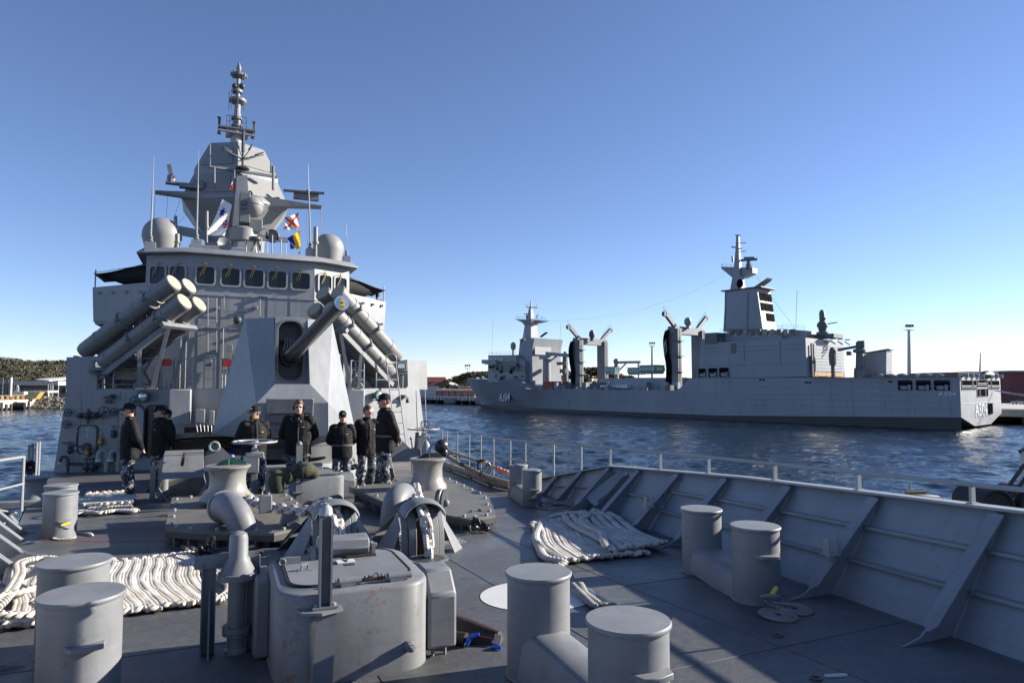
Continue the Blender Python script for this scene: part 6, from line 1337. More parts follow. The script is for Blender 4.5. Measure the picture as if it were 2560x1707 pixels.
def remesh(o, vox, it=3, disp=0):
    md = o.modifiers.new('remesh', 'REMESH'); md.mode = 'VOXEL'; md.voxel_size = vox; md.use_smooth_shade = True
    md = o.modifiers.new('smooth', 'SMOOTH'); md.iterations = it; md.factor = .5
    if disp: md = o.modifiers.new('folds', 'DISPLACE'); md.texture = CL; md.strength = disp; md.mid_level = .5; md.texture_coords = 'GLOBAL'
def capsule(q, a, b_, r0, r1, n=12):
    q.tube([a, b_], [r0, r1], n); q.sph(a, r0*.99, n, 7); q.sph(b_, r1*.99, n, 7)
def limb(q, pts, rs, n=12):
    for i in range(len(pts)-1): capsule(q, V3(pts[i]), V3(pts[i+1]), rs[i], rs[i+1], n)
def ellring(c, rx, ry, n=16, tw=0): return [V3((c[0]+rx*math.cos(2*PI*k/n), c[1]+ry*math.sin(2*PI*k/n), c[2])) for k in range(n)]
def person(label, t, s, yaw, H=1.78, z=None, arms='behind', head=0.0, cap='cap', glasses=True, headset=False, beard=False, belt=False, hair=M_hair, stride=.0, bulk=1.0, gold=True, tilt=0, skin=None, half=False):
    """local: facing -y, x to the figure's left as seen from the front = viewer's right"""
    r = sthing('person', label, 'person', t, s, dk(s) if z is None else z, yaw, 'crew on the foredeck'); k = H/1.80; sk = skin or M_skin
    P = lambda x, y, z_: V3((x*k*bulk if z_ < 1.45 else x*k, y*k, z_*k))
    hipw = .095; lf = {-1: P(-hipw-.03, .02+stride, .08), 1: P(hipw+.03, .02-stride, .08)}
    knee = {sx: P(sx*(hipw+.015), -.03+.5*stride*(-sx), .49) for sx in (-1, 1)}; hip = {sx: P(sx*hipw, .01, .92) for sx in (-1, 1)}
    sh = {sx: P(sx*.185, .01, 1.43) for sx in (-1, 1)}
    if arms == 'behind': el = {sx: P(sx*.275, .10, 1.14) for sx in (-1, 1)}; ha = {sx: P(sx*.05, .20, .98-.03*sx) for sx in (-1, 1)}
    elif arms == 'pocket': el = {sx: P(sx*.285, .06, 1.14) for sx in (-1, 1)}; ha = {sx: P(sx*.17, -.06, .94) for sx in (-1, 1)}
    elif arms == 'front': el = {sx: P(sx*.26, -.02, 1.13) for sx in (-1, 1)}; ha = {sx: P(sx*.04, -.20, 1.06+.02*sx) for sx in (-1, 1)}
    else: el = {sx: P(sx*.25, .03, 1.13) for sx in (-1, 1)}; ha = {sx: P(sx*.24, -.02, .88) for sx in (-1, 1)}
    hd = P(0, -.02, 1.665); hm = Matrix.Translation(hd) @ Matrix.Rotation(head, 4, 'Z') @ Matrix.Rotation(tilt, 4, 'X')
    Hh = lambda x, y, z_: hm @ V3((x*k, y*k, z_*k))
    # body: head, neck, slim torso, arms, hands, legs as one surface
    q = MB()
    q.loft([[Hh(x*rx, y*ry+oy, z_) for x, y in [(math.cos(2*PI*i/16), math.sin(2*PI*i/16)) for i in range(16)]] for z_, rx, ry, oy in ((-.125, .030, .035, -.045), (-.11, .048, .055, -.035), (-.07, .060, .078, -.018), (-.02, .069, .092, -.004), (.03, .075, .098, .004), (.075, .072, .093, .008), (.105, .055, .072, .01), (.125, .022, .03, .01))])
    q.sph(Hh(0, -.102, -.02), tuple(c*k for c in (.012, .020, .026)), 8, 6); q.sph(Hh(0, -.112, -.034), tuple(c*k for c in (.017, .014, .012)), 8, 6)   # nose
    for sx in (-1, 1): q.sph(Hh(sx*.076, .008, -.012), tuple(c*k for c in (.011, .022, .033)), 8, 6)                                                     # ears
    q.sph(Hh(0, -.088, -.075), tuple(c*k for c in (.026, .010, .007)), 8, 5); q.sph(Hh(0, -.078, -.105), tuple(c*k for c in (.026, .02, .018)), 8, 5)     # lips, chin
    capsule(q, P(0, .02, 1.40), hm @ V3((0, .02*k, -.06*k)), .062*k, .056*k)
    limb(q, [P(0, .01, .95), P(0, .01, 1.2), P(0, .01, 1.38)], [.10*k, .10*k, .09*k])
    for sx in (-1, 1):
        limb(q, [sh[sx], el[sx], ha[sx]], [.045*k, .038*k, .026*k]); limb(q, [hip[sx], knee[sx], lf[sx]+V3((0, 0, .02))], [.07*k, .05*k, .04*k])
        d = (ha[sx]-el[sx]).normalized(); u = V3((0, -1, 0)) if arms in ('side', 'pocket') else V3((-sx, 0, .15)); u = (u-d*u.dot(d)).normalized(); v = d.cross(u)
        c0 = ha[sx]+d*.05*k; q.loft([[ha[sx]+u*.028*k*math.cos(a)+v*.018*k*math.sin(a) for a in [2*PI*i/10 for i in range(10)]], [c0+u*.042*k*math.cos(a)+v*.017*k*math.sin(a) for a in [2*PI*i/10 for i in range(10)]], [c0+d*.045*k+u*.040*k*math.cos(a)+v*.014*k*math.sin(a) for a in [2*PI*i/10 for i in range(10)]]])
        for f, ln in ((-.030, .062), (-.010, .072), (.010, .067), (.030, .052)):
            a0 = c0+d*.04*k+u*f*k; limb(q, [a0, a0+d*ln*.5*k+v*.008*k, a0+d*ln*.85*k+v*.03*k], [.0100*k, .0092*k, .008*k], 7)
        limb(q, [c0+u*-.036*k, c0+u*-.058*k+d*.025*k+v*.01*k, c0+u*-.056*k+d*.055*k+v*.02*k], [.012*k, .0105*k, .009*k], 7)
    o = obj('body', q, sk, r); remesh(o, .0095, 2)
    # trousers
    if not half:
        q = MB()
        for sx in (-1, 1): limb(q, [hip[sx]+V3((0, 0, .02)), hip[sx].lerp(knee[sx], .45), knee[sx], knee[sx].lerp(lf[sx], .45)+V3((0, .015, 0)), lf[sx]+V3((0, .0, .12*k))], [.120*k*bulk, .105*k*bulk, .088*k, .083*k, .072*k], 14)
        q.loft([ellring(P(0, .01, z_), rx*k*bulk, ry*k) for z_, rx, ry in ((.80, .16, .115), (.90, .18, .13), (1.0, .175, .125), (1.05, .16, .11))]); o = obj('trousers', q, M_camo, r); remesh(o, .013, 3, .028)
        for sx in (-1, 1):
            q = MB(); a = lf[sx]; q.loft([[V3((a.x+x*w_*k, a.y+y_*k+y*l_*k, z_*k)) for x, y in [(math.cos(2*PI*i/14), math.sin(2*PI*i/14)) for i in range(14)]] for z_, w_, l_, y_ in ((0, .050, .135, -.06), (.03, .052, .138, -.06), (.06, .048, .115, -.045), (.09, .045, .075, -.01), (.14, .050, .058, .0), (.22, .055, .060, .005))]); o = obj('boot', q, M_boot, r)
            q = MB(); q.loft([[V3((a.x+x*.054*k, a.y-.06*k+y*.142*k, z_*k)) for x, y in [(math.cos(2*PI*i/14), math.sin(2*PI*i/14)) for i in range(14)]] for z_ in (.0, .022)]); obj('sole', q, M_rubber, o)
    # jacket with collar and sleeves
    q = MB(); prof = ((.76, .215, .155), (.80, .225, .165), (1.05, .222, .165), (1.18, .222, .168), (1.30, .228, .165), (1.40, .212, .14), (1.46, .14, .10), (1.50, .085, .085))
    q.loft([ellring(P(0, .012, z_), rx*k*bulk, ry*k) for z_, rx, ry in prof])
    q.loft([ellring(P(0, .012+.0, z_), rx*k, ry*k) for z_, rx, ry in ((1.44, .10, .09), (1.50, .088, .088), (1.545, .094, .092), (1.555, .08, .08))])
    for sx in (-1, 1): 
        w_ = ha[sx]-(ha[sx]-el[sx]).normalized()*.02; limb(q, [sh[sx]+V3((-sx*.03, 0, .0)), sh[sx], sh[sx].lerp(el[sx], .5), el[sx], el[sx].lerp(w_, .5), w_], [.092*k, .092*k, .086*k, .078*k, .070*k, .054*k], 14)
    o = obj('jacket', q, M_jacket, r); remesh(o, .012, 3, .024); jk = o
    q = MB(); q.bar(P(.0, -.165, .92), P(.0, -.168, 1.30), .010, .006); q.bar(P(0, -.168, 1.30), P(0, -.105, 1.47), .010, .006); obj('zip', q, M_dark, r)
    if gold:
        for sx in (-1, 1):
            q = MB(); c = P(sx*.165, .0, 1.505); q.box(c, (.055*k, .03*k, .010*k), ry=sx*.5); obj('shoulder_badge', q, M_gold, r)
        q = MB(); q.box(P(.09, -.163, 1.30), (.05*k, .010, .010*k), rz=.25); obj('name_tape', q, M_gold, r)
    if belt: q = MB(); q.loft([ellring(P(0, .012, z_), .238*k*bulk, .182*k) for z_ in (1.035, 1.075)]); obj('belt', q, M_belt, r)
    # head gear
    if cap:
        q = MB(); q.loft([[Hh(x*rx, y*ry+.006, z_) for x, y in [(math.cos(2*PI*i/20), math.sin(2*PI*i/20)) for i in range(20)]] for z_, rx, ry in ((.028, .083, .107), (.06, .084, .108), (.095, .078, .100), (.125, .060, .078), (.142, .03, .04), (.146, .005, .005))]); cp = obj('cap', q, M_capc, r)
        q = MB(); rr_ = []
        for j in range(5): f = j/4; rr_.append([Hh(.078*math.sin(R(-62+124*i/10))*(1-.10*f), -.02-.09*math.cos(R(-62+124*i/10))-.075*f*math.cos(R(-62+124*i/10)), .036-.02*f-.018*abs(math.sin(R(-62+124*i/10)))**2) for i in range(11)])
        q.loft(rr_, closed=False, cap=False); o = obj('bill', q, M_capc, cp); sm = o.modifiers.new('s', 'SOLIDIFY'); sm.thickness = .005
        q = MB(); q.box(Hh(0, -.104, .082), (.045*k, .008, .018*k), rz=head); obj('cap_badge', q, M_gold if gold else M_belt, cp)
    if hair or not cap:
        q = MB(); hi = .118 if not cap else .04
        q.loft([[Hh(x*rx, y*ry+oy, z_) for x, y in [(math.cos(2*PI*i/18), math.sin(2*PI*i/18)) for i in range(18)]] for z_, rx, ry, oy in ([(-.045, .060, .05, .045), (-.01, .076, .075, .03), (.04, .081, .094, .016), (.085, .079, .100, .006), (.118, .066, .085, -.002), (.142, .04, .055, -.01), (.148, .01, .02, -.01)] if not cap else [(-.05, .058, .05, .045), (-.02, .075, .072, .033), (.03, .080, .09, .02)])]); obj('hair', q, hair, r)
    if beard:
        q = MB(); q.sph(Hh(0, -.062, -.095), tuple(c*k for c in (.060, .055, .060)), 14, 10); q.sph(Hh(0, -.085, -.125), tuple(c*k for c in (.038, .036, .05)), 12, 8); obj('beard', q, M_beard, r)
    if glasses:
        q = MB()
        for sx in (-1, 1): q.sph(Hh(sx*.031, -.088, .008), tuple(c*k for c in (.027, .014, .019)), 10, 7)
        q.bar(Hh(-.06, -.086, .018), Hh(.06, -.086, .018), .008, .006)
        for sx in (-1, 1): q.bar(Hh(sx*.058, -.08, .016), Hh(sx*.079, .01, .01), .006, .006)
        obj('sunglasses', q, M_black, r)
    else:
        for sx in (-1, 1): q = MB(); q.sph(Hh(sx*.030, -.084, .006), tuple(c*k for c in (.012, .008, .007)), 8, 6); obj('eye', q, M_dark, r)
    if headset:
        q = MB()
        for sx in (-1, 1): q.tube([Hh(sx*.070, .012, -.01), Hh(sx*.105, .012, -.01)], .040*k, 14)
        q.tube([Hh(.092*math.sin(a), .012, .155*math.cos(a)-.005) for a in [R(-95+190*i/12) for i in range(13)]], .008*k, 7); hs = obj('headset', q, M_black, r)
        q = MB(); c = P(.03, -.175, 1.40); q.sph(c, .04*k, 10, 7); q.sph(c+V3((-.03, -.03, .05))*k, .03*k, 10, 7); q.box(c+V3((.0, -.01, -.05))*k, (.06*k, .04*k, .06*k)); q.tube(bez([c, P(-.10, -.15, 1.42), P(-.13, -.08, 1.47)], 5), .012*k, 6); obj('chest_phone', q, M_black, hs)
        q = MB(); q.tube(bez([c, P(.01, -.19, 1.2), P(.02, -.19, 1.0), P(.0, -.20, .75)], 6), .006*k, 5); obj('cord', q, M_belt, hs)
    return r
def at_px(px, py): p = onD(px, py); return p.x, p.y
FACE = lambda t, s: -math.atan2(t*CA-s*SA, t*SA+s*CA)-AL     # yaw that turns a figure's front to the camera
L90 = R(-90)
t_, s_ = at_px(318, 1250); person('crewman in black jacket and camouflage trousers standing at the far left in profile', t_, s_, FACE(t_, s_)+R(-84), 1.84, arms='behind', head=R(-8), glasses=True, bulk=1.05)
t_, s_ = at_px(333, 1232); person('crewman almost hidden behind the leftmost crewman', t_-.12, s_+.35, FACE(t_, s_)+R(-80), 1.76, arms='side', gold=False)
t_, s_ = at_px(396, 1228); person('crewman in black jacket in the left group looking left, hands low', t_, s_-.1, FACE(t_, s_)+R(-62), 1.82, arms='behind', head=R(-20), glasses=True, beard=False)
t_, s_ = at_px(426, 1222); person('crewman half hidden at the right of the left group', t_-.12, s_+.4, FACE(t_, s_)+R(-75), 1.74, arms='side', gold=False)
t_, s_ = at_px(632, 1250); person('bearded crewman in cap turned left beside the handwheel stand', t_, s_, FACE(t_, s_)+R(18), 1.74, arms='behind', head=R(-68), beard=True, stride=.06, skin=M_skin2, bulk=1.06)
t_, s_ = at_px(750, 1246); person('bareheaded crewman with headset and sunglasses facing forward before the gun', t_, s_+.45, FACE(t_, s_)+R(-4), 1.84, arms='behind', head=R(6), cap=None, headset=True, gold=True, bulk=1.1)
t_, s_ = at_px(858, 1236); person('shorter crew member in cap and reflective sunglasses with a grey belt', t_, s_+.2, FACE(t_, s_)+R(6), 1.62, arms='behind', belt=True, bulk=1.0, head=R(4))
t_, s_ = at_px(925, 1232); person('crew member with face hidden behind the tall man at right', t_, s_+.35, FACE(t_, s_)+R(28), 1.72, arms='behind', head=R(20), cap=None, glasses=False)
t_, s_ = at_px(960, 1238); person('tall crewman in cap at right in profile with hands clasped behind', t_, s_, FACE(t_, s_)+R(-72), 1.93, arms='behind', head=R(-12), belt=True, stride=.02, bulk=1.05, skin=M_skin2)
p = onS(943, 765, 29.0); person('lookout in dark jacket on the right bridge wing under the awning', p.x, 29.0, FACE(p.x, 29)+R(160), 1.72, z=CZ+2.15, arms='front', cap='cap', gold=False)
# ---------------------------------------------------------------- supply ship alongside the far quay
TH = R(42); AB = V3((-math.sin(TH), math.cos(TH), 0)); AW = V3((math.cos(TH), math.sin(TH), 0)); AN = V3((100.2, 153.0, 0)); BEAM = 34.0; LEN = 189.0
ARZ = math.atan2(AB.y, AB.x)
def onA(px, py, off=0):
    """pixel -> supply ship coordinates (x to the bow, y = -offset from the near side, z)"""
    x = (px-1280)/FPX; z = (853.5-py)/FPX; c, s_ = math.cos(PITCH), math.sin(PITCH); d = V3((x, c-z*s_, s_+z*c)); o = V3((0, 0, CZ))
    k = (off-(o-AN).dot(AW))/d.dot(AW); p = o+d*k; return V3(((p-AN).dot(AB), -off, p.z))
sup2 = thing('supply_ship', 'long grey supply ship moored across the water', 'ship', AN, ARZ)
M_sup = paint('supply_grey', (.245, .265, .292), .5, .10, .10, streak=.55, sscale=.10); 
_nt = M_sup.node_tree
M_boot2 = paint('boot_topping', (.022, .025, .029), .5, .15, .3); M_supd = paint('supply_dark', (.10, .105, .11), .5, .15, .4); M_supl = paint('supply_rail', (.24, .25, .26), .5, .08, .4)
M_gan = paint('gantry_grey', (.14, .148, .16), .5, .15, .3); M_open = paint('dark_opening', (.012, .012, .013), .95, .3, .5, spec=0.0); M_num = paint('hull_number_white', (.62, .64, .66), .6, .04, .5); M_tealg = paint('teal_glass', (.10, .34, .28), .15, .25, .4); M_brick = paint('container_red', (.26, .065, .035), .6, .15, .6)
def ap(name, pts, off, depth, mat, par=None, smooth=25):
    P = [onA(x, y, off) for x, y in pts]; q = MB(); q.prism(P, (0, -depth, 0)); return obj(name, q, mat, par or sup2, 0, smooth)
def ab(name, x0, y0, x1, y1, off, depth, mat, par=None): return ap(name, [(x0, y1), (x1, y1), (x1, y0), (x0, y0)], off, depth, mat, par)
def atube(name, pts, r, mat, par=None, n=6):
    q = MB(); q.tube([onA(*p) for p in pts], r, n); return obj(name, q, mat, par or sup2)
# hull: stations from stern to bow
def ztop(x):
    xs = [(0, 12.0), (56, 12.0)]; return 12.0
K = []
x_aft = onA(1727, 949).x; x_low0 = onA(1690, 971).x; x_low1 = onA(1322, 973, 1).x; x_fc = onA(1293, 950, 3).x
zlow = onA(1500, 974).z
def top(x):
    if x < x_aft: return 12.0
    if x < x_low0: f = (x-x_aft)/(x_low0-x_aft); return 12.0+(zlow-12.0)*(1-math.cos(PI*f))/2
    if x < x_low1: return zlow
    if x < x_fc: f = (x-x_low1)/(x_fc-x_low1); return zlow+(12.1-zlow)*(1-math.cos(PI*f))/2
    return 12.1+.9*max(0, (x-x_fc)/(LEN-x_fc))**2
def offt(x): return 17*max(0, (x-128)/(LEN-128))**2.3
def offw(x): return min(17, 17*max(0, (x-100)/(LEN-9-100))**2.0)
def knu(x): return 2.9-1.6*min(1, x/60)
def keel(x): return .55-4*min(1, x/35)
XS = [0, 4, 10, 20, 30, 45, 60, 75, x_aft, (x_aft*2+x_low0)/3, (x_aft+x_low0)/2, (x_aft+2*x_low0)/3, x_low0, 115, 128, 138, x_low1]+[x_low1+(x_fc-x_low1)*f for f in (.25, .5, .75)]+[x_fc+(LEN-x_fc)*f for f in (0, .2, .4, .6, .75, .88, .95, 1)]
XS = sorted(set(XS)); q = MB(); rings = []
for x in XS:
    a, b_ = offt(x), offw(x); z = top(x); k_ = knu(x); m_ = a+(b_-a)*.55
    half = [(a, z), (m_ if x > 100 else 0, max(5.5, k_) if x > 100 else 6), (b_, k_), (min(17, b_+ (17-b_)*.6), keel(x)), (17, keel(x))]
    rk_ = 10.5*max(0, (x-150)/(LEN-150))**2; dxs = (rk_, rk_*.45, 0, 0, 0)
    ring_ = [V3((x+dxs[i], -o_, zz)) for i, (o_, zz) in enumerate(half)]+[V3((x+dxs[3-i], -(BEAM-o_), zz)) for i, (o_, zz) in enumerate(reversed(half[:-1]))]
    rings.append(ring_)
q.loft(rings); hull2 = obj('hull', q, M_sup, sup2, 0, 20)
# boot topping band, proud of the hull
q = MB(); rr = []
for x in XS:
    b_ = offw(x); k_ = knu(x); rr.append([V3((x, -(b_-.06), k_-.0)), V3((x, -(b_-.04), -1.0))])
q.loft(rr, closed=False, cap=False); obj('boot_topping', q, M_boot2, sup2)
# plating strakes: thin horizontal weld lines
for z in (4.6, 6.2, 7.6, 9.6, 10.9):
    q = MB(); pts = [V3((x, -(offt(x)+(offw(x)-offt(x))*.55*max(0, min(1, (top(x)-z)/(top(x)-5.5)))) +.03 if x > 100 else .03, z)) for x in XS if top(x) > z+.2 and x < 176]; q.tube(pts, .035, 4) if len(pts) > 2 and not (z > zlow) else None
    if q.v: obj('strake', q, M_sup, hull2)
    else:
        for a, b_ in ((0, x_aft-3),):
            q = MB(); q.tube([V3((a, .03, z)), V3((b_, .03, z))], .035, 4); obj('strake', q, M_sup, hull2)
# decks
q = MB(); q.prism([(x, -(offt(x)+.2), top(x)-1.15 if x_low0 < x < x_low1 else top(x)-.05) for x in (x_low0, x_low1)]+[(x, -(BEAM-.2-offt(x)), zlow-1.15) for x in (x_low1, x_low0)], (0, 0, .05)); obj('cargo_deck', q, M_supd, sup2)
# numbers
def label3d(txt, p, size, rot, mat, par, shadow=None, sx=1.0):
    cu = bpy.data.curves.new('hull_number', 'FONT'); cu.body = txt; cu.size = size; cu.extrude = .03; cu.offset = size*.012; cu.align_x = 'CENTER'; cu.space_character = 1.08; cu.materials.append(mat)
    o = bpy.data.objects.new('tmp_text', cu); COL.objects.link(o); bpy.context.view_layer.update()
    me = bpy.data.meshes.new_from_object(o.evaluated_get(bpy.context.evaluated_depsgraph_get())); bpy.data.objects.remove(o); me.name = 'hull_number'
    o = bpy.data.objects.new('hull_number', me); COL.objects.link(o); o.parent = par; o.location = p; o.rotation_euler = rot; o.scale = (sx, 1, 1)
    return o
bp_ = onA(1243, 1003, 3.0); xb = bp_.x
def hoff(x, z): a, b_ = offt(x), offw(x); f = max(0, min(1, (top(x)-z)/(top(x)-5.5))); return a+(b_-a)*.55*f
ya = math.atan2(hoff(xb+3, 8)-hoff(xb-3, 8), 6)
label3d('A304', V3((xb, -hoff(xb, 7)+.32, onA(1243, 1002, hoff(xb, 7)).z)), 5.4, (R(82), 0, R(180)-ya), M_num, sup2, None, .85)
label3d('A304', V3((xb-.10, -hoff(xb, 7)+.29, onA(1243, 1002, hoff(xb, 7)).z-.10)), 5.4, (R(82), 0, R(180)-ya), M_open, sup2, None, .85)
p = onA(2368, 990); label3d('A304', V3((p.x, .05, p.z)), 1.35, (R(90), 0, R(180)), M_num, sup2, None, 1.15)
p = V3((-.06, -15.6, CZ-(1040-960)/FPX*161)); label3d('A304', p, 4.3, (R(90), 0, R(-90)), M_num, sup2, None, 1.02); label3d('A304', p+V3((.04, -.14, -.12)), 4.3, (R(90), 0, R(-90)), M_open, sup2, None, 1.02)
# transom openings: (off0, off1, z0, z1)
for a, b_, z0, z1 in ((1.0, 9.0, 9.0, 11.2), (9.8, 12.4, 9.0, 11.2), (13.4, 21.4, 9.6, 11.2), (22.2, 24.6, 9.0, 11.2), (25.4, 32.6, 9.0, 11.2), (12.8, 14.8, 7.3, 9.2), (15.4, 19.6, 7.3, 9.2), (20.2, 22.0, 7.3, 9.2)):
    q = MB(); q.box((-.02, -(a+b_)/2, (z0+z1)/2), (.06, b_-a, z1-z0)); op = obj('transom_opening', q, M_open, sup2)
    q = MB()
    for oo in (a, b_): q.box((-.07, -oo, (z0+z1)/2), (.14, .12, z1-z0+.1))
    for zz in (z0, z1): q.box((-.07, -(a+b_)/2, zz), (.14, b_-a+.12, .12))
    obj('frame', q, M_sup, op)
    if z1 > 10: q = MB(); q.cyl((-.08, -a, z0+.9), (-.08, -b_, z0+.9), .05, .05, 5); q.cyl((-.08, -a, z0+.5), (-.08, -b_, z0+.5), .04, .04, 5); obj('rail', q, M_num, op)
for dx in (22.6, 24.2): q = MB(); q.box((-.15, -dx, 4.3), (.3, 1.2, 2.6)); obj('transom_fender', q, M_open, sup2)
q = MB(); q.box((-.05, -17, 5.9), (.06, 33.4, .09)); obj('draft_line', q, M_num, sup2)
# quarter deck openings in the side
def opening(x0, y0, x1, y1, par=sup2):
    a, b_ = onA(x0, y0), onA(x1, y1); q = MB(); q.box(((a.x+b_.x)/2, .01, (a.z+b_.z)/2), (abs(a.x-b_.x), .06, abs(a.z-b_.z))); o = obj('side_opening', q, M_open, par)
    q = MB(); w, h = abs(a.x-b_.x), abs(a.z-b_.z); o_ = rrect(w+.35, h+.35, .5, 3); i_ = rrect(w-.05, h-.05, .35, 3); c = (a+b_)/2
    q.loft([[V3((c.x+x, .0, c.z+y)) for x, y in o_], [V3((c.x+x, .12, c.z+y)) for x, y in o_], [V3((c.x+x, .12, c.z+y)) for x, y in i_], [V3((c.x+x, .03, c.z+y)) for x, y in i_]], cap=False); obj('frame', q, M_sup, o)
    q = MB(); q.cyl((c.x-w/2, .07, c.z-h*.05), (c.x+w/2, .07, c.z-h*.05), .05, .05, 5); q.sph((c.x+w*.1, .06, c.z-h*.25), (w*.25, .1, h*.2), 8, 6); q.box((c.x-w*.25, .05, c.z-h*.2), (w*.18, .04, h*.5)); obj('gear', q, M_supl, o)
for r_ in ((2244, 950, 2283, 976), (2289, 950, 2329, 976), (2334, 950, 2377, 976), (1746, 921, 1766, 944), (1771, 920, 1794, 944), (1798, 919, 1823, 943)): opening(*r_)
for x0, x1, y in ((1898, 1904, 949), (1906, 1912, 949), (2013, 2020, 956), (2022, 2028, 956), (2221, 2231, 954)):
    a, b_ = onA(x0, y-2), onA(x1, y+2); q = MB(); q.box(((a.x+b_.x)/2, .0, (a.z+b_.z)/2), (abs(a.x-b_.x), .12, abs(a.z-b_.z))); obj('vent_slot', q, M_open, sup2)
# ---- aft superstructure
blk = ap('aft_block', [(2017, 941.5), (2014, 844), (1797, 856), (1790, 850), (1754, 847), (1748, 905), (1746, 946)], .05, 24, M_sup)
for y0, y1 in ((871, 872), (881, 882), (914, 915.2)): a, b_ = onA(1756, y0), onA(2014, y1-9+(y0-871)*.06); q = MB(); q.tube([a+V3((0, .03, 0)), V3((b_.x, .03, a.z))], .04, 4); obj('strake', q, M_sup, blk)
for x0 in (1827, 1834.5): ab('louvre', x0, 858, x0+5.5, 883, -.06, .1, M_supd, blk)
xh = onA(2016, 900).x
# hangar door slats on the aft face
zt2, zb2 = onA(2014, 853).z, 12.15
for i in range(9):
    z0 = zb2+1.6+(zt2-zb2-1.8)*i/9; z1 = zb2+1.6+(zt2-zb2-1.8)*(i+1)/9-.08; q = MB(); q.box((xh-.08, -12.6, (z0+z1)/2), (.14, 19, z1-z0)); obj('door_slat', q, M_sup, blk)
q = MB(); q.box((xh-.1, -12.6, zb2+.75), (.12, 19, .9)); obj('warning_stripe', q, paint('safety_orange', (.55, .24, .04), .6, .1, .5), blk)
q = MB(); q.box((xh-.5, -1.8, zb2+2.8), (.8, .5, 5.6)); q.cyl((xh-.6, -3.0, zb2), (xh-.6, -3.0, zt2-.5), .2, .2, 6); obj('exhaust_pipe', q, M_supd, blk)
# CIWS-type gun on the hangar top, launchers, rails
def rail_line(name, pts, h, par=sup2, step=2.2, r=.035, mat=None, nr=3):
    for a, b_ in zip(pts, pts[1:]):
        a, b_ = V3(a), V3(b_); n = max(1, int((b_-a).length/step)); q = MB()
        for i in range(n+1): p = a+(b_-a)*i/n; q.cyl(p, p+V3((0, 0, h)), r, r, 4)
        for j in range(nr): z = V3((0, 0, h*(j+1)/nr)); q.cyl(a+z, b_+z, r*.8, r*.8, 4)
        obj(name, q, mat or M_supl, par)
rail_line('deck_rail', [(xh-.5, -.2, 12.0), (.3, -.2, 12.0), (.3, -33.8, 12.0)], 1.25)
q = MB(); q.box((xh/2, .25, 12.35), (xh-1, .05, .7)); 
for i in range(int(xh/4.2)): 
    q2 = MB(); q2.box((2+i*4.2, .55, 12.15), (3.9, 1.1, .05)); obj('safety_net', q2, M_supd, sup2)
for i in range(8): q2 = MB(); q2.box((-.6, -2.2-i*4.2, 12.3), (1.1, .25, .9)); obj('net_bracket', q2, M_supl, sup2)
top1 = onA(1953, 823, 4).z; topb = onA(1900, 850, 0).z
lv = ap('upper_house', [(2014, 846), (1952, 824), (1785, 838), (1785, 853)], 4, 16, M_sup) if False else None
u1 = ap('upper_house', [(1955, 849), (1953, 824), (1800, 832), (1800, 856)], 4, 17, M_sup)
rail_line('roof_rail', [onA(1785, 856, .3), onA(2014, 845, .3)], 1.2); rail_line('roof_rail', [onA(1955, 824, 4.2), onA(1800, 832, 4.2)], 1.1)
u2 = ap('upper_house', [(2014, 846), (2012, 826), (1957, 822), (1957, 849)], 6, 14, M_sup); rail_line('roof_rail', [onA(1957, 822, 6.1), onA(2012, 826, 6.1)], 1.3)
for px in (1835, 1870, 1893, 1921, 1935): ab('yellow_box', px, 836, px+4, 840, 3.9, .1, M_yellow if px % 2 else M_supl, u1)
# boat bow overhang platforms left side of block
q = MB(); a = onA(1800, 845, 2); q.box((a.x+1.5, a.y, a.z), (4, 5, 3)); obj('wing_platform', q, M_supd, sup2)
c = onA(2056, 812, 12); cw = V3((c.x, c.y, onA(2056, 842, 12).z)); gn = c
q = MB(); q.lathe([(1.6, -3.0), (1.6, -2.0), (.9, -1.9), (1.1, -1.0), (1.5, -.2), (1.2, .6), (.75, .9), (.75, 3.2), (.6, 3.8), (.3, 4.1), (.02, 4.2)], c, 14); q.cyl(c+V3((-.5, .5, .0)), c+V3((-4.4, .5, .4)), .18, .14, 6); q.sph(c+V3((-.9, .6, 1.6)), .4, 8, 6); obj('close_in_gun', q, M_supd, sup2)
q = MB(); a = onA(2053, 842, 10); q.box((a.x, a.y-4, a.z+.3), (6, 6, 1.1)); obj('gun_platform', q, M_supd, sup2)
for i in range(6): a = onA(2022+i*18, 848+i*1.2, 8+2*i); q = MB(); q.bar(a, a+V3((-1.6, .6, -1.0)), .25, .25); q.box(a+V3((-.8, 0, .5)), (1.4, .6, .3)); obj('roof_light', q, M_supd, sup2)
q = MB(); a = onA(2082, 905, 9); q.lathe([(.5, -4.5), (.5, -1), (.9, -.6), (1.0, 2.0), (.7, 3.6), (.2, 4.0)], a, 10); obj('decoy_launcher', q, M_supd, sup2)
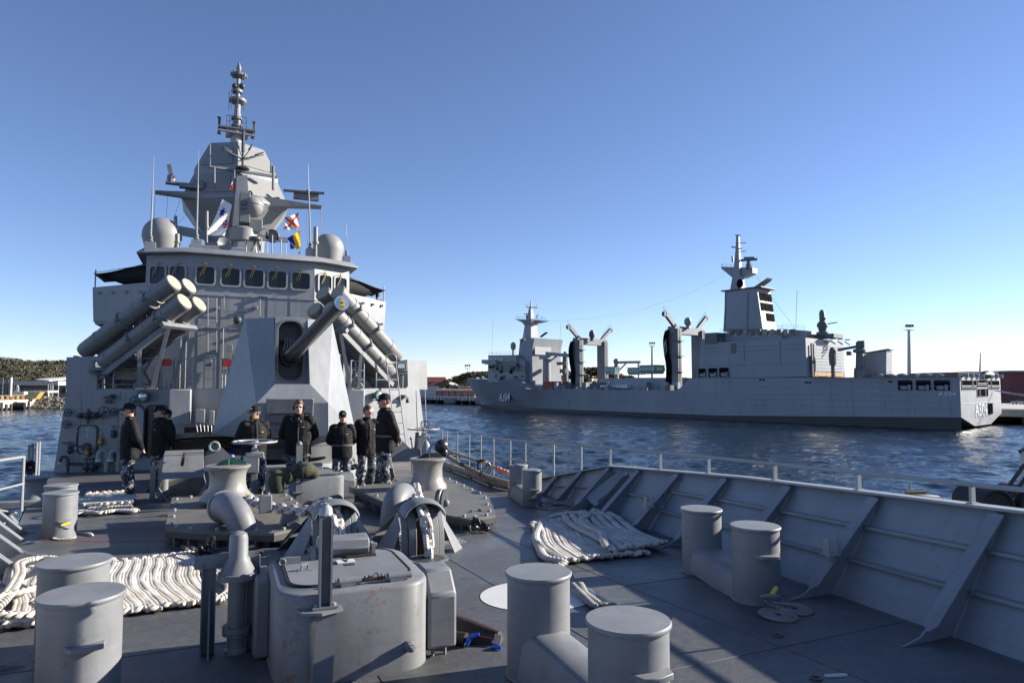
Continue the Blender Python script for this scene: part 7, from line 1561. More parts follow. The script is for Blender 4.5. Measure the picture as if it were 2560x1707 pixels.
# crane on the flight deck edge
c = onA(2150, 905, 10); c0 = V3((c.x, c.y, 12.0)); q = MB(); q.lathe([(1.5, 0), (1.5, 2.4), (1.1, 2.6), (.9, 6.4), (1.6, 6.6), (1.6, 7.3), (.8, 7.6), (.9, 9.0), (.5, 9.6)], c0, 12); cr = obj('deck_crane', q, M_supd, sup2)
q = MB(); q.bar(c0+V3((0, 0, 8.2)), c0+V3((5.5, 0, 7.4)), .6, .7); q.box(c0+V3((2.6, 0, 6.4)), (1.2, 1.0, 1.1)); q.cyl(c0+V3((-.9, 0, 7.6)), c0+V3((-.9, 0, 9.6)), .4, .4, 8); obj('jib', q, M_supd, cr)
q = MB(); a = onA(2188, 915, 14); q.prism([a+V3((3, 0, -3.4)), a+V3((-2.6, 0, -3.4)), a+V3((-2.9, 0, 4.0)), a+V3((3, 0, 3.0))], (0, -4, 0)); q.box(a+V3((0, -2, 3.9)), (7.4, 5, .15), ry=.14); obj('deck_house', q, M_sup, sup2)
for i in range(7): a = onA(2165+i*30, 938, 9+random.random()*10); q = MB(); q.sph(V3((a.x, a.y, 12.3)), (1.6, 1.4, .7), 8, 5); obj('deck_bundle', q, M_supd, sup2)
# ---- funnel with grilles facing aft
fx0, fx1 = onA(1907, 824, 5).x, onA(1808, 826, 5).x; ft0, ft1 = onA(1890, 723, 5).x, onA(1811, 727, 5).x; zf0, zf1 = onA(1860, 826, 5).z, onA(1850, 724, 5).z
W0, W1 = 8.2, 7.6; M_grl = paint('grille_grey', (.03, .03, .03), .9, .2, .5, spec=0.0)
q = MB(); q.loft([[V3((fx0, -5, zf0)), V3((fx1, -5, zf0)), V3((fx1, -5-W0, zf0)), V3((fx0, -5-W0, zf0))], [V3((ft0, -5.6, zf1)), V3((ft1, -5.6, zf1)), V3((ft1, -5.6-W1, zf1)), V3((ft0, -5.6-W1, zf1))]]); fun = obj('funnel', q, M_sup, sup2, 0, 15)
q = MB(); q.prism([V3((ft0-1.6, -5, zf1+.05)), V3((ft1+1.2, -5, zf1+.05)), V3((ft1+1.2, -14.2, zf1+.05)), V3((ft0-1.6, -14.2, zf1+.05))], (0, 0, .35)); obj('funnel_cap', q, M_supd, fun)
for r_, n_ in ((0, 3), (1, 3), (2, 2)):
    for i in range(n_):
        fz0 = .90-.245*r_; fz1 = fz0-.19; ox = .7+i*2.45+(0 if n_ == 3 else 2.45)
        P = []
        for fz, oo in ((fz1, ox), (fz1, ox+2.1), (fz0, ox+2.1), (fz0, ox)): P.append(V3((fx0+(ft0-fx0)*fz-.06, -(5+.6*fz+oo), zf0+(zf1-zf0)*fz)))
        q = MB(); q.prism(P, (-.10, 0, -.0)); gr = obj('grille', q, M_grl, fun)
        for j in range(4):
            f = (j+.5)/4; a = P[0].lerp(P[3], f)+V3((-.14, 0, 0)); b_ = P[1].lerp(P[2], f)+V3((-.14, 0, 0)); q = MB(); q.bar(a, b_, .1, .1); obj('slat', q, M_open, gr)
q = MB(); q.prism([V3((ft0+3, -8, zf1+.4)), V3((ft0-2, -8, zf1+3.0)), V3((ft0-1.6, -8, zf1+2.4)), V3((ft0+2, -8, zf1+.4))], (0, -3, 0)); obj('exhaust_flap', q, M_supd, fun)
# mast on the funnel
def amast(cx, base_y, levels, off, par_name):
    q = MB(); rr = []
    for py, w in levels: a, b_ = onA(cx-w/2, py, off), onA(cx+w/2, py, off); d = abs(a.x-b_.x); m_ = (a+b_)/2; rr.append([m_+V3((-d/2, -d*.45, 0)), m_+V3((d/2, -d*.45, 0)), m_+V3((d/2, d*.45, 0)), m_+V3((-d/2, d*.45, 0))])
    q.loft(rr); return obj(par_name, q, M_sup, sup2, 0, 15)
ms = amast(1845, 722, [(724, 26), (688, 18), (680, 16), (655, 12), (620, 8), (590, 6), (588, 6)], 11, 'aft_mast')
q = MB(); q.sph(onA(1850, 709, 8.6), (1.1, .5, 1.4), 10, 7); obj('mast_opening', q, M_open, ms)
q = MB(); a, m_, b_ = onA(1803, 671, 11), onA(1845, 685, 11), onA(1881, 674, 11); q.prism([a, a+V3((0, 0, .5)), V3((b_.x, a.y, b_.z+.6)), V3((b_.x, a.y, b_.z-1.0)), V3((m_.x-1.4, a.y, m_.z-1.2)), V3((m_.x+1.8, a.y, m_.z-1.0))], (0, -3, 0)); obj('crosstree', q, M_sup, ms)
rail_line('mast_rail', [onA(1806, 670, 10.8), onA(1838, 673, 10.8)], 1.3, ms, 1.2); rail_line('mast_rail', [onA(1855, 673, 10.8), onA(1880, 672, 10.8)], 1.3, ms, 1.2)
q = MB(); a = onA(1872, 663, 11); q.lathe([(1.0, -1), (.7, .5), (.5, 1.3)], a, 8); obj('radar_base', q, M_supd, ms)
q = MB(); a, b_ = onA(1852, 651, 11), onA(1895, 648, 11); q.bar(a, b_, .5, .7); q.bar(a.lerp(b_, .2)+V3((0, 0, .7)), b_+V3((1, 0, .6)), .4, .5); obj('radar_bar', q, M_supd, ms)
for x0, y0, x1, y1, r_ in ((1829, 617, 1854, 622, .2), (1848, 608, 1866, 607, .12), (1848, 629, 1866, 628, .12), (1832, 655, 1831, 640, .3), (1806, 671, 1805, 660, .12), (1839, 588, 1852, 589, .2)): atube('mast_arm', [(x0, y0, 11), (x1, y1, 11)], r_, M_supd, ms)
atube('rigging_wire', [(1815, 686, 11), (1720, 735, 12), (1600, 775, 14), (1480, 796, 16), (1380, 802, 16), (1366, 802, 16)], .018, M_supd, None, 4); atube('rigging_wire', [(1881, 676, 11), (1930, 745, 8), (1980, 810, 5)], .04, M_supd, None, 4)
for x, y0, y1, o_ in ((1990, 825, 725, 8), (1855, 840, 720, 3), (1399, 885, 810, 16), (1230, 888, 795, 8), (1308, 905, 830, 4)): atube('whip', [(x, y0, o_), (x+1, (y0+y1)/2, o_), (x+3, y1, o_)], .06, M_supl, None, 5)
# ---- replenishment gantries
def gantry(nx, ny, x0, x1, ytop, ybot, off0, off1, arms, lbl):
    q = MB(); a0, a1 = onA(x0, ybot, off0), onA(x1, ybot, off0); zt_ = onA((x0+x1)/2, ytop, off0).z; w = abs(a0.x-a1.x); xm = (a0.x+a1.x)/2
    q.box((xm, -off0, (zlow-1+zt_)/2), (w*.75, 2.0, zt_-zlow+1)); lg = obj('ras_gantry', q, M_gan, sup2)
    q = MB(); q.box((xm, -off1, (zlow-1+zt_)/2), (w*.75, 2.0, zt_-zlow+1)); obj('gantry_leg', q, M_gan, lg)
    q = MB(); q.box((xm, -(off0+off1)/2, zt_-.4), (w*.5, off1-off0+2.5, 2.4)); obj('gantry_beam', q, M_gan, lg)
    for so, oo in ((1, off0), (-1, off1)):
        q = MB(); a = V3((xm, -oo, zt_+.6)); b_ = V3((xm, -oo+so*5.0, zt_+5.0)); q.bar(a+V3((0, -so*2, -1)), b_, 1.1, 1.0, (1, 0, 0)); ar = obj('outrigger', q, M_gan, lg)
        q = MB(); q.cyl(b_+V3((-.5, 0, -.5)), b_+V3((.5, 0, -.5)), .8, .8, 10); obj('sheave', q, M_supd, ar)
        rail_line('outrigger_rail', [a+V3((.3, 0, 1)), b_+V3((.3, 0, .6))], 1.4, ar, 1.3)
        q = MB()
        for i in range(14): q.box((xm-w*.34, -oo, zlow+1+i*1.15), (.7, .8, .12))
        q.cyl((xm-w*.34-.35, -oo, zlow), (xm-w*.34-.35, -oo, zt_), .07, .07, 4); q.cyl((xm-w*.34+.35, -oo, zlow), (xm-w*.34+.35, -oo, zt_), .07, .07, 4); obj('ladder', q, M_supl, lg)
        for j in range(4):
            q = MB(); xx = xm+w*.12+j*.55; pts = [V3((xx, -oo+so*1.2, zt_-.5)), V3((xx+.3, -oo+so*1.9, zt_-2.0-j*.5)), V3((xx+.2, -oo+so*1.6, zt_-8)), V3((xx-.2, -oo+so*1.2, zt_-12)), V3((xx, -oo+so*1.2, zlow+2))]; q.tube(bez(pts, 5), .22, 6); obj('hose', q, M_open, lg)
    for z in (.3, .55, .8):
        q = MB(); q.box((xm-w*.3, -off0-.2, zlow+(zt_-zlow)*z), (2.4, 3.0, .18)); pf = obj('work_platform', q, M_supd, lg); rail_line('platform_rail', [(xm-w*.3-1.2, -off0+1.2, zlow+(zt_-zlow)*z), (xm-w*.3+1.2, -off0+1.2, zlow+(zt_-zlow)*z)], 1.1, pf, 1.0)
    return lg
gantry(0, 0, 1432, 1458, 850, 970, 9, 23, 0, ''); gantry(0, 0, 1668, 1706, 822, 965, 8, 22, 0, '')
q = MB(); a = onA(1480, 842, 14); q.lathe([(1.0, -1.5), (.6, -.8), (1.1, .2), (1.15, 1.4), (.7, 2.3), (.05, 2.6)], a, 12); obj('radome', q, M_supd, sup2); q = MB(); a = onA(1720, 810, 13); q.lathe([(.8, -1.5), (.5, -.8), (1.2, .2), (1.2, 1.2), (.7, 2.0), (.05, 2.2)], a, 12); obj('radome', q, M_supl, sup2)
# ---- midship control cabins, deck crane, tanks
mh = ab('midship_house', 1560, 944, 1668, 974, 8, 18, M_sup); ab('midship_house', 1500, 946, 1562, 974, 10, 14, M_sup)
def cabin(x0, x1, y0, y1, off):
    q = MB(); a, b_ = onA(x0, y1, off), onA(x1, y0, off); c = (a+b_)/2; w, h = abs(a.x-b_.x), abs(a.z-b_.z)
    q.loft([[V3((c.x+x, c.y+y, z)) for x, y in rrect(w*f, w*.8*f, .4, 1)] for z, f in ((a.z, .9), (a.z+h*.35, 1.0), (a.z+h*.36, 1.05), (b_.z, .98))]); cb = obj('control_cabin', q, M_sup, sup2)
    for i in range(5):
        f = (i+.5)/5-.5; q = MB(); q.box((c.x+f*w*.92, c.y+w*.43, a.z+h*.62), (w*.15, .08, h*.42)); obj('pane', q, M_tealg, cb)
    for i in range(3): f = (i+.5)/3-.5; q = MB(); q.box((c.x-w*.53, c.y+f*w*.7, a.z+h*.62), (.08, w*.18, h*.42)); obj('pane', q, M_tealg, cb)
    q = MB(); q.box((c.x, c.y, b_.z+.12), (w*1.1, w*.85, .2)); obj('roof', q, M_supd, cb)
cabin(1609, 1651, 914, 935, 9); cabin(1577, 1608, 920, 937, 12); cabin(1519, 1543, 918, 936, 14)
c = onA(1541, 925, 16); c0 = V3((c.x, c.y, zlow)); hz = onA(1541, 906, 16).z-zlow
q = MB(); q.cyl(c0, c0+V3((0, 0, hz)), .9, .8, 10); q.sph(c0+V3((0, 0, hz+.4)), 1.1, 10, 7); dc = obj('deck_crane', q, M_supl, sup2); b_ = onA(1602, 905, 16)
q = MB(); q.bar(c0+V3((0, 0, hz)), V3((b_.x, c.y, b_.z)), .8, .9); q.bar(c0+V3((0, 0, hz*.6)), (c0+V3((0, 0, hz))).lerp(V3((b_.x, c.y, b_.z)), .45), .4, .4); q.cyl(V3((b_.x+1, c.y, b_.z)), V3((b_.x+1, c.y, zlow+4)), .3, .3, 6); obj('jib', q, M_supl, dc)
for i, (x0, x1, y0, y1, mt) in enumerate(((1359, 1383, 953, 972, M_brick), (1384, 1404, 953, 973, M_brick), (1405, 1425, 958, 973, M_supd), (1500, 1568, 962, 970, M_num), (1330, 1357, 962, 970, M_supl), (1470, 1498, 957, 974, M_supd))):
    a, b_ = onA(x0, y1, 6), onA(x1, y0, 6); q = MB(); q.box(((a.x+b_.x)/2, -8, (a.z+b_.z)/2), (abs(a.x-b_.x), 4, b_.z-a.z)); ct = obj('container' if mt is M_brick else 'deck_tank', q, mt, sup2)
    for j in range(6): q = MB(); q.box((min(a.x, b_.x)+abs(a.x-b_.x)*(j+.5)/6, -5.97, (a.z+b_.z)/2), (.12, .12, b_.z-a.z)); obj('rib', q, mt, ct)
for i in range(64):
    x = random.uniform(x_low0+3, x_low1-3); q = MB(); h = random.choice((.8, 1.3, 1.9, 2.6, 3.6)); q.box((x, -random.uniform(1, 9), zlow-1.1+h/2), (random.uniform(.4, 2.2), random.uniform(.4, 2), h)); obj('deck_fitting', q, random.choice((M_supd, M_supl, M_sup)), sup2)
rail_line('cargo_rail', [(x_low0+2, -.3, zlow), (x_low1-2, -.3, zlow)], 1.1, sup2, 2.6)
# ---- forward superstructure with bridge
fh = ap('bridge_house', [(1312, 960), (1312, 905), (1290, 888), (1221, 890), (1220, 912), (1220, 955)], 5, 20, M_sup)
ft = ap('bridge_tower', [(1332, 960), (1330, 880), (1336, 845), (1300, 852), (1296, 888), (1310, 910), (1316, 960)], 7, 16, M_sup)
ap('bridge_tower', [(1338, 886), (1336, 846), (1326, 845), (1326, 886)], 8, 9, M_sup, ft)
for i in range(7): a = onA(1336.5, 848, 8.6); q = MB(); q.box((a.x-.3, -9-i*1.1, a.z-2.2), (.2, .55, 3.8)); obj('vent_grille', q, M_open, ft)
bw = ap('bridge_wing', [(1240, 911), (1238, 899), (1204, 899), (1204, 908), (1215, 911)], 3, 3, M_sup); a = onA(1245, 895, 4)
br2 = ap('wheelhouse', [(1292, 904), (1290, 887), (1220, 888), (1222, 904)], 4, 22, M_supl)
for x0 in (1224, 1235, 1241, 1250): ab('pane', x0, 894, x0+7, 902, 3.9, .15, M_tealg, br2)
rail_line('bridge_rail', [onA(1222, 888, 4.2), onA(1290, 886, 4.2)], 1.3); 
q = MB(); a = onA(1283, 866, 10); q.lathe([(.5, -5), (.4, -1.6), (1.0, -1.0), (1.15, .2), (1.0, 1.2), (.05, 1.9)], a, 12); obj('radome', q, M_supl, sup2); q = MB(); a = onA(1308, 853, 8); q.sph(a, 1.3, 12, 8); obj('radome', q, M_supd, sup2)
fm = amast(1327, 845, [(850, 32), (845, 21), (814, 16), (806, 22), (800, 26), (798, 10), (770, 5), (768, 3), (755, 2)], 16, 'fore_mast')
q = MB(); a, b_ = onA(1287, 797, 16), onA(1366, 802, 16); m_ = onA(1327, 806, 16); q.prism([a, V3((b_.x, a.y, b_.z)), V3((m_.x-3, a.y, m_.z-.6)), V3((m_.x+3, a.y, m_.z-.6))], (0, -2, 0)); obj('crosstree', q, M_sup, fm); rail_line('mast_rail', [onA(1290, 797, 15.8), onA(1364, 801, 15.8)], 1.2, fm, 2.0)
for x0, y0, x1, y1, r_ in ((1316, 768, 1344, 769, .2), (1317, 768, 1317, 759, .12), (1343, 768, 1341, 757, .1), (1327, 756, 1327, 750, .1), (1318, 798, 1318, 786, .5), (1310, 785, 1326, 783, .15), (1340, 795, 1345, 786, .2), (1355, 796, 1355, 792, .12)): atube('mast_arm', [(x0, y0, 16), (x1, y1, 16)], r_, M_supd, fm)
q = MB(); a = onA(1352, 842, 14); q.bar(a, a+V3((-3.4, 0, 1.6)), 1.2, .3); obj('exhaust_flap', q, M_open, sup2)
c = onA(1367, 930, 10); c0 = V3((c.x, c.y, zlow)); hz = onA(1367, 890, 10).z-zlow; q = MB(); q.cyl(c0, c0+V3((0, 0, hz)), 1.7, 1.5, 12); q.box(c0+V3((0, 0, hz-.5)), (4.4, 4, 1.4)); dc = obj('boat_crane', q, M_supl, sup2)
b_ = onA(1426, 889, 10); q = MB(); q.bar(c0+V3((0, 0, hz+1)), V3((b_.x, c.y, b_.z)), 1.5, 1.3); q.bar(c0+V3((0, 0, hz-3)), (c0+V3((0, 0, hz+1))).lerp(V3((b_.x, c.y, b_.z)), .5), .5, .5); obj('jib', q, M_supl, dc)
c = onA(1413, 940, 18); c0 = V3((c.x, c.y, zlow)); q = MB(); q.cyl(c0, c0+V3((0, 0, 13)), 1.3, 1.0, 10); q.box(c0+V3((1.5, 0, 10)), (5, 1.4, 1.2)); q.box(c0+V3((.5, 0, 7)), (3, 2, 1.6)); q.cyl(c0+V3((0, 0, 13)), c0+V3((0, 0, 14.6)), .6, .6, 8); obj('hose_crane', q, M_supd, sup2)
for i in range(18): a = onA(random.uniform(1222, 1305), random.uniform(912, 945), 4.6); q = MB(); q.box(a, (random.uniform(.6, 2.4), .6, random.uniform(.4, 1.8))); obj('wall_fitting', q, random.choice((M_supd, M_open, M_supl)), fh)
for y in (925, 915): a, b_ = onA(1228, y, 4.4), onA(1312, y, 4.4); q = MB(); q.prism([a, b_, b_+V3((0, .9, 0)), a+V3((0, .9, 0))], (0, 0, .15)); wk = obj('walkway', q, M_supd, fh); rail_line('walkway_rail', [a+V3((0, .85, .1)), b_+V3((0, .85, .1))], 1.1, wk, 2.0)
rail_line('bow_rail', [(x_fc+2, -offt(x_fc)-.4, 12.1), (LEN-14, -offt(LEN-14)-.3, 12.4)], 1.1)
for i in range(8): x = x_fc+8+i*3.4; q = MB(); h = random.uniform(.6, 1.8); q.box((x, -random.uniform(8, 14), 12.2+h/2), (random.uniform(.8, 2.4), 1.4, h)); obj('bow_gear', q, M_supd, sup2)
# worker in a yellow vest on the cargo deck
wx = onA(1458, 966, 5); wk = thing('person', 'tiny worker in a yellow vest on the supply ship deck by the gantry', 'person', AN+AB*wx.x+AW*5.0+V3((0, 0, zlow-.2)), ARZ)
q = MB(); limb(q, [(0, -.1, 0), (0, -.1, .5), (0, -.07, .9)], [.09, .1, .12]); limb(q, [(0, .1, 0), (0, .1, .5), (0, .07, .9)], [.09, .1, .12]); capsule(q, V3((0, 0, .95)), V3((0, 0, 1.4)), .18, .2); q.sph((0, 0, 1.66), .12, 10, 8); limb(q, [(0, -.22, 1.4), (0, -.28, 1.1), (.1, -.25, .85)], [.08, .07, .05]); limb(q, [(0, .22, 1.4), (0, .28, 1.1), (.1, .25, .85)], [.08, .07, .05]); o = obj('body', q, M_dark, wk); remesh(o, .03, 2)
q = MB(); q.loft([ellring((0, 0, z_), .2*k_, .25*k_) for z_, k_ in ((.95, .95), (1.2, 1.0), (1.45, .9))]); obj('vest', q, paint('hi_vis', (.55, .75, .05), .7, .1, 2), wk)
# mooring lines at the stern
for z0, z1, e in ((8.6, 4.5, (-40, -45)), (8.6, 5.2, (-60, -38)), (8.8, 4.6, (-46, -40))):
    q = MB(); a = V3((-.3, -27, z0)); b_ = V3((e[0], e[1], z1)); pts = [a.lerp(b_, i/10)+V3((0, 0, -1.6*math.sin(PI*i/10))) for i in range(11)]; q.tube(pts, .07, 5); obj('mooring_line', q, M_num, sup2)
q = MB(); q.tube([V3((.5, -18, 12)), V3((.8, -20.5, 17.8)), V3((.8, -20.6, 18))], [.25, .12, .1], 6); q.sph((-.5, -20, 12.6), (1.4, 3.4, 1.0), 10, 6); obj('davit', q, M_supd, sup2)

# stains running down the hull side
rn = random.Random(2)
for i in range(16):
    x = rn.uniform(6, 120); h = rn.uniform(1.2, 3.4); z = rn.uniform(3.4, 6.5); q = MB(); q.prism([(x, .012, z), (x+.10, .012, z), (x+.05, .012, z-h)], (0, .006, 0)); obj('rust_streak', q, M_steel, hull2)
for i in range(30):
    f = rn.random(); a = onA(1812+f*80, 735+rn.random()*85, 5.4); 
for k_ in range(2): a = onA(1860+k_*90, 850, .0); q = MB(); q.cyl(V3((a.x, .06, a.z)), V3((a.x, .06, a.z-6)), .05, .05, 4); obj('down_pipe', q, M_supd, blk)
for k_ in range(10): x = onA(1830+k_*17, 830, 3.9); q = MB(); q.box(x+V3((0, .1, 0)), (1.1, .5, 1.6)); obj('locker', q, random.choice((M_supd, M_supl)), u1)
for px in (1812, 1868): q = MB(); a, b_ = onA(px, 822, 5), onA(px+2, 730, 5.5); q.cyl(a+V3((0, .12, 0)), b_+V3((0, .2, 0)), .12, .12, 5); obj('funnel_pipe', q, M_supl, fun)
# ---------------------------------------------------------------- quays, far shore, trees, buildings
M_conc = paint('quay_concrete', (.42, .40, .36), .8, .15, .3, streak=.4); M_land = paint('dry_ground', (.17, .145, .10), .9, .25, .08); M_rock = paint('rock', (.22, .19, .14), .9, .35, .9, bump=.3, bscale=3); M_pile = paint('wet_pile', (.05, .045, .04), .7, .2, .6)
M_bldr = paint('brick_wall', (.22, .055, .035), .8, .18, .5); M_bldw = paint('white_wall', (.48, .465, .43), .7, .08, .4); M_roofr = paint('red_roof', (.14, .035, .025), .7, .2, .3); M_wing = paint('window_dark', (.03, .035, .04), .2, .2, .4); M_buildg = paint('grey_cladding', (.16, .16, .17), .6, .1, .3); M_org = paint('orange_gear', (.50, .20, .05), .6, .15, 1); M_yelf = paint('yellow_fence', (.50, .36, .12), .6, .1, 1)
m, nt, b = nmat('foliage'); cv = coords(nt, (1, 1, 1)); n1 = N(nt, 'ShaderNodeTexNoise', Scale=.35, Detail=4.0); nt.links.new(cv, n1.inputs[0]); nt.links.new(ramp(nt, n1.outputs[0], [(.3, (.040, .042, .020)), (.55, (.066, .062, .031)), (.75, (.105, .088, .048))]), b.inputs['Base Color']); b.inputs['Roughness'].default_value = .7
M_fol = MAT['foliage']; M_trunk = paint('bark', (.09, .07, .05), .9, .2, 1)
def wobj(name, mb, mat, root, par=None):            # world-coordinate mesh under an unrotated root
    mb.tf(Matrix.Translation(-root.location)); return obj(name, mb, mat, par or root)
def wat(px, py, Y): return onY(px, py, Y)
gx = lambda px, Y: (px-1280)/FPX*Y
# land behind everything
q = MB(); q.prism([(-1500, 345, 1.6), (-260, 300, 1.6), (-190, 330, 1.6), (-60, 420, 1.6), (30, 420, 1.6), (200, 260, 1.6), (700, 130, 1.6), (2500, 900, 1.6), (2500, 2600, 1.6), (-1500, 2600, 1.6)], (0, 0, 1.0)); struct('ground', q, M_land)
# far-quay along the supply ship
qx0, qx1 = -120, 330
def AQ(x, o, z): return AN+AB*x+AW*o+V3((0, 0, z))
r = thing('quay', 'concrete wharf on dark piles behind the supply ship', 'quay', AQ(0, 40, 0)); 
q = MB(); q.prism([AQ(qx0, 38, 1.9), AQ(qx1, 38, 1.9), AQ(qx1, 120, 1.9), AQ(qx0, 120, 1.9)], (0, 0, 1.5)); wobj('slab', q, M_conc, r)
q = MB(); q.prism([AQ(qx0, 37.7, 3.4), AQ(qx1, 37.7, 3.4), AQ(qx1, 38.3, 3.4), AQ(qx0, 38.3, 3.4)], (0, 0, .5)); wobj('kerb', q, M_bldw, r)
for x in list(range(-60, 0, 7))+list(range(196, 330, 7)):
    for o_ in (38.6, 46): q = MB(); p = AQ(x, o_, -2); q.cyl(p, p+V3((0, 0, 3.95)), .7, .7, 8); wobj('pile', q, M_pile, r)
for x in range(196, 330, 3): q = MB(); p = AQ(x, 37.6, 2.65); q.box(p, (1.6, .4, 1.3), rz=ARZ); wobj('fender_panel', q, M_bldw if x % 2 else M_conc, r)
for i, x in enumerate((-9, -33, 212, 238, 264)):
    f = thing('quay_fender', ('grey cylindrical fender floating at the quay by the supply ship stern', 'second grey fender at the quay right of the stern', 'grey fender at the quay just left of the bow', 'grey fender at the quay farther left of the bow', 'farthest grey quay fender near the white wall')[i], 'fender', AQ(x, 36.4, 1.2), 0, 'cylindrical quay fenders')
    q = MB(); p = AQ(x, 36.4, 1.4); rr = []; pts = [p+AB*d_ for d_ in (-4.6, -4.2, -3.4, 3.4, 4.2, 4.6)]; q.tube(pts, [.3, 1.2, 1.7, 1.7, 1.2, .3], 14); wobj('body', q, M_buildg, f)
    q = MB()
    for d_ in (-2.4, 2.4): q.ring(p+AB*d_, 1.72, .1, AB, 14, 5)
    wobj('chain', q, M_pile, f)
# ---- buildings near the supply ship's bow
def building(name, label, px0, px1, ytop, ybot, Y, depth, wall, roof=None, rooft=.4, win=0, door=False, rise=0, wmat=None):
    a, b_ = wat(px0, ybot, Y), wat(px1, ybot, Y); zt = wat(px0, ytop, Y).z; r = thing(name, label, 'building', (a.x+(b_.x-a.x)/2, Y, 2.5))
    w = b_.x-a.x; z0 = min(a.z, 2.6)
    q = MB(); q.box(((a.x+b_.x)/2, Y+depth/2, (z0+zt)/2), (w, depth, zt-z0)); wl = wobj('wall', q, wall, r)
    q = MB(); xm = (a.x+b_.x)/2
    if rise: q.prism([(a.x-.6, Y-.6, zt+.003), (b_.x+.6, Y-.6, zt+.003), (b_.x+.6, Y+depth/2, zt+rise), (a.x-.6, Y+depth/2, zt+rise)], (0, 0, rooft)); q.prism([(a.x-.6, Y+depth+.6, zt+.003), (b_.x+.6, Y+depth+.6, zt+.003), (b_.x+.6, Y+depth/2, zt+rise), (a.x-.6, Y+depth/2, zt+rise)], (0, 0, rooft))
    else: q.box((xm, Y+depth/2-.3, zt+rooft/2+.003), (w+1.0, depth+1.6, rooft))
    wobj('roof', q, roof or wall, r)
    for i in range(win):
        x = a.x+w*(i+.5)/win; q = MB(); q.box((x, Y-.06, z0+(zt-z0)*.55), (w/win*.62, .12, (zt-z0)*.5)); f = wobj('window', q, M_bldw, r)
        q = MB(); q.box((x-w/win*.15, Y-.14, z0+(zt-z0)*.55), (w/win*.24, .06, (zt-z0)*.42)); wobj('pane', q, wmat or M_wing, r, f); q = MB(); q.box((x+w/win*.15, Y-.14, z0+(zt-z0)*.55), (w/win*.24, .06, (zt-z0)*.42)); wobj('pane', q, wmat or M_wing, r, f)
    if door: q = MB(); q.box((b_.x-w*.06, Y-.06, z0+(zt-z0)*.4), (w*.05, .12, (zt-z0)*.75)); wobj('door', q, M_bldw, r)
    return r
building('brick_building', 'low red brick building on the wharf left of the supply ship bow', 1090, 1186, 977, 998, 372, 14, M_bldr, M_conc, 1.0, 6, True)
building('long_shed', 'white walled shed with dark red roof beside the warship wall', 1040, 1105, 964, 995, 420, 30, M_bldw, M_roofr, .5, 0, rise=5)
building('brick_building', 'small brick block with pale roof behind the low brick building', 1150, 1200, 968, 985, 400, 12, M_bldr, M_bldw, .5, 0)
building('red_warehouse', 'large dark red warehouse at the right edge behind the stern', 2526, 2760, 930, 1003, 262, 60, paint('red_cladding', (.13, .035, .035), .6, .12, .3), M_buildg, .6, 0)
# cars on the quay at right
for i, (px, c) in enumerate(((2546, M_bldw), (2572, M_buildg))):
    p = wat(px, 1000, 235); cr = thing('parked_car', ('white car parked before the red warehouse', 'grey car parked at the far right quay')[i], 'car', (p.x, 235, 3.4), 0, 'cars on the quay')
    q = MB(); q.loft([[V3((p.x+x, 235+y, z)) for y in (-.85, .85)]+[V3((p.x+x, 235+y, z2)) for y in (.85, -.85)] for x, z, z2 in ((-2.1, 3.8, 4.2), (-1.9, 3.7, 4.45), (1.9, 3.7, 4.4), (2.1, 3.8, 4.1))]); wobj('body', q, c, cr)
    q = MB(); q.loft([[V3((p.x+x*f, 235+y, z)) for x, y in ((-1.4, -.75), (1.1, -.75), (1.1, .75), (-1.4, .75))] for z, f in ((4.42, 1), (4.95, .72))]); wobj('cabin', q, M_wing, cr)
    for x in (-1.3, 1.3):
        for y in (-.8, .8): q = MB(); q.cyl((p.x+x, 235+y-.1, 3.72), (p.x+x, 235+y+.1, 3.72), .33, .33, 12); wobj('wheel', q, M_rubber, cr)
# ---- light towers
def light_tower(label, px, ytop, ybot, Y, r0):
    a, b_ = wat(px, ybot, Y), wat(px, ytop, Y); t = thing('light_tower', label, 'light tower', (a.x, Y, 3.0), 0, 'harbour light towers')
    q = MB(); q.cyl((a.x, Y, 2.6), (b_.x, Y, b_.z-2.0), r0, r0*.6, 10); wobj('pole', q, M_conc, t)
    q = MB(); q.box((b_.x, Y, b_.z-1.8), (3.0, 3.0, .2)); q.box((b_.x, Y, b_.z-.4), (3.0, 3.0, .12)); 
    for dx in (-1.4, 1.4):
        for dy in (-1.4, 1.4): q.cyl((b_.x+dx, Y+dy, b_.z-1.8), (b_.x+dx, Y+dy, b_.z-.4), .06, .06, 4)
    wobj('platform', q, M_conc, t)
    for dx in (-1.3, 0, 1.3): q = MB(); q.box((b_.x+dx, Y-.6, b_.z+.2), (.9, .7, .8), rx=.4); wobj('lamp', q, M_pile, t)
light_tower('tall harbour light tower beyond the supply ship stern', 2272, 815, 960, 300, .95); light_tower('harbour light tower between the gantries of the supply ship', 1630, 858, 960, 420, .9)
light_tower('thin lamp mast behind the brick building', 1169, 914, 965, 430, .25)
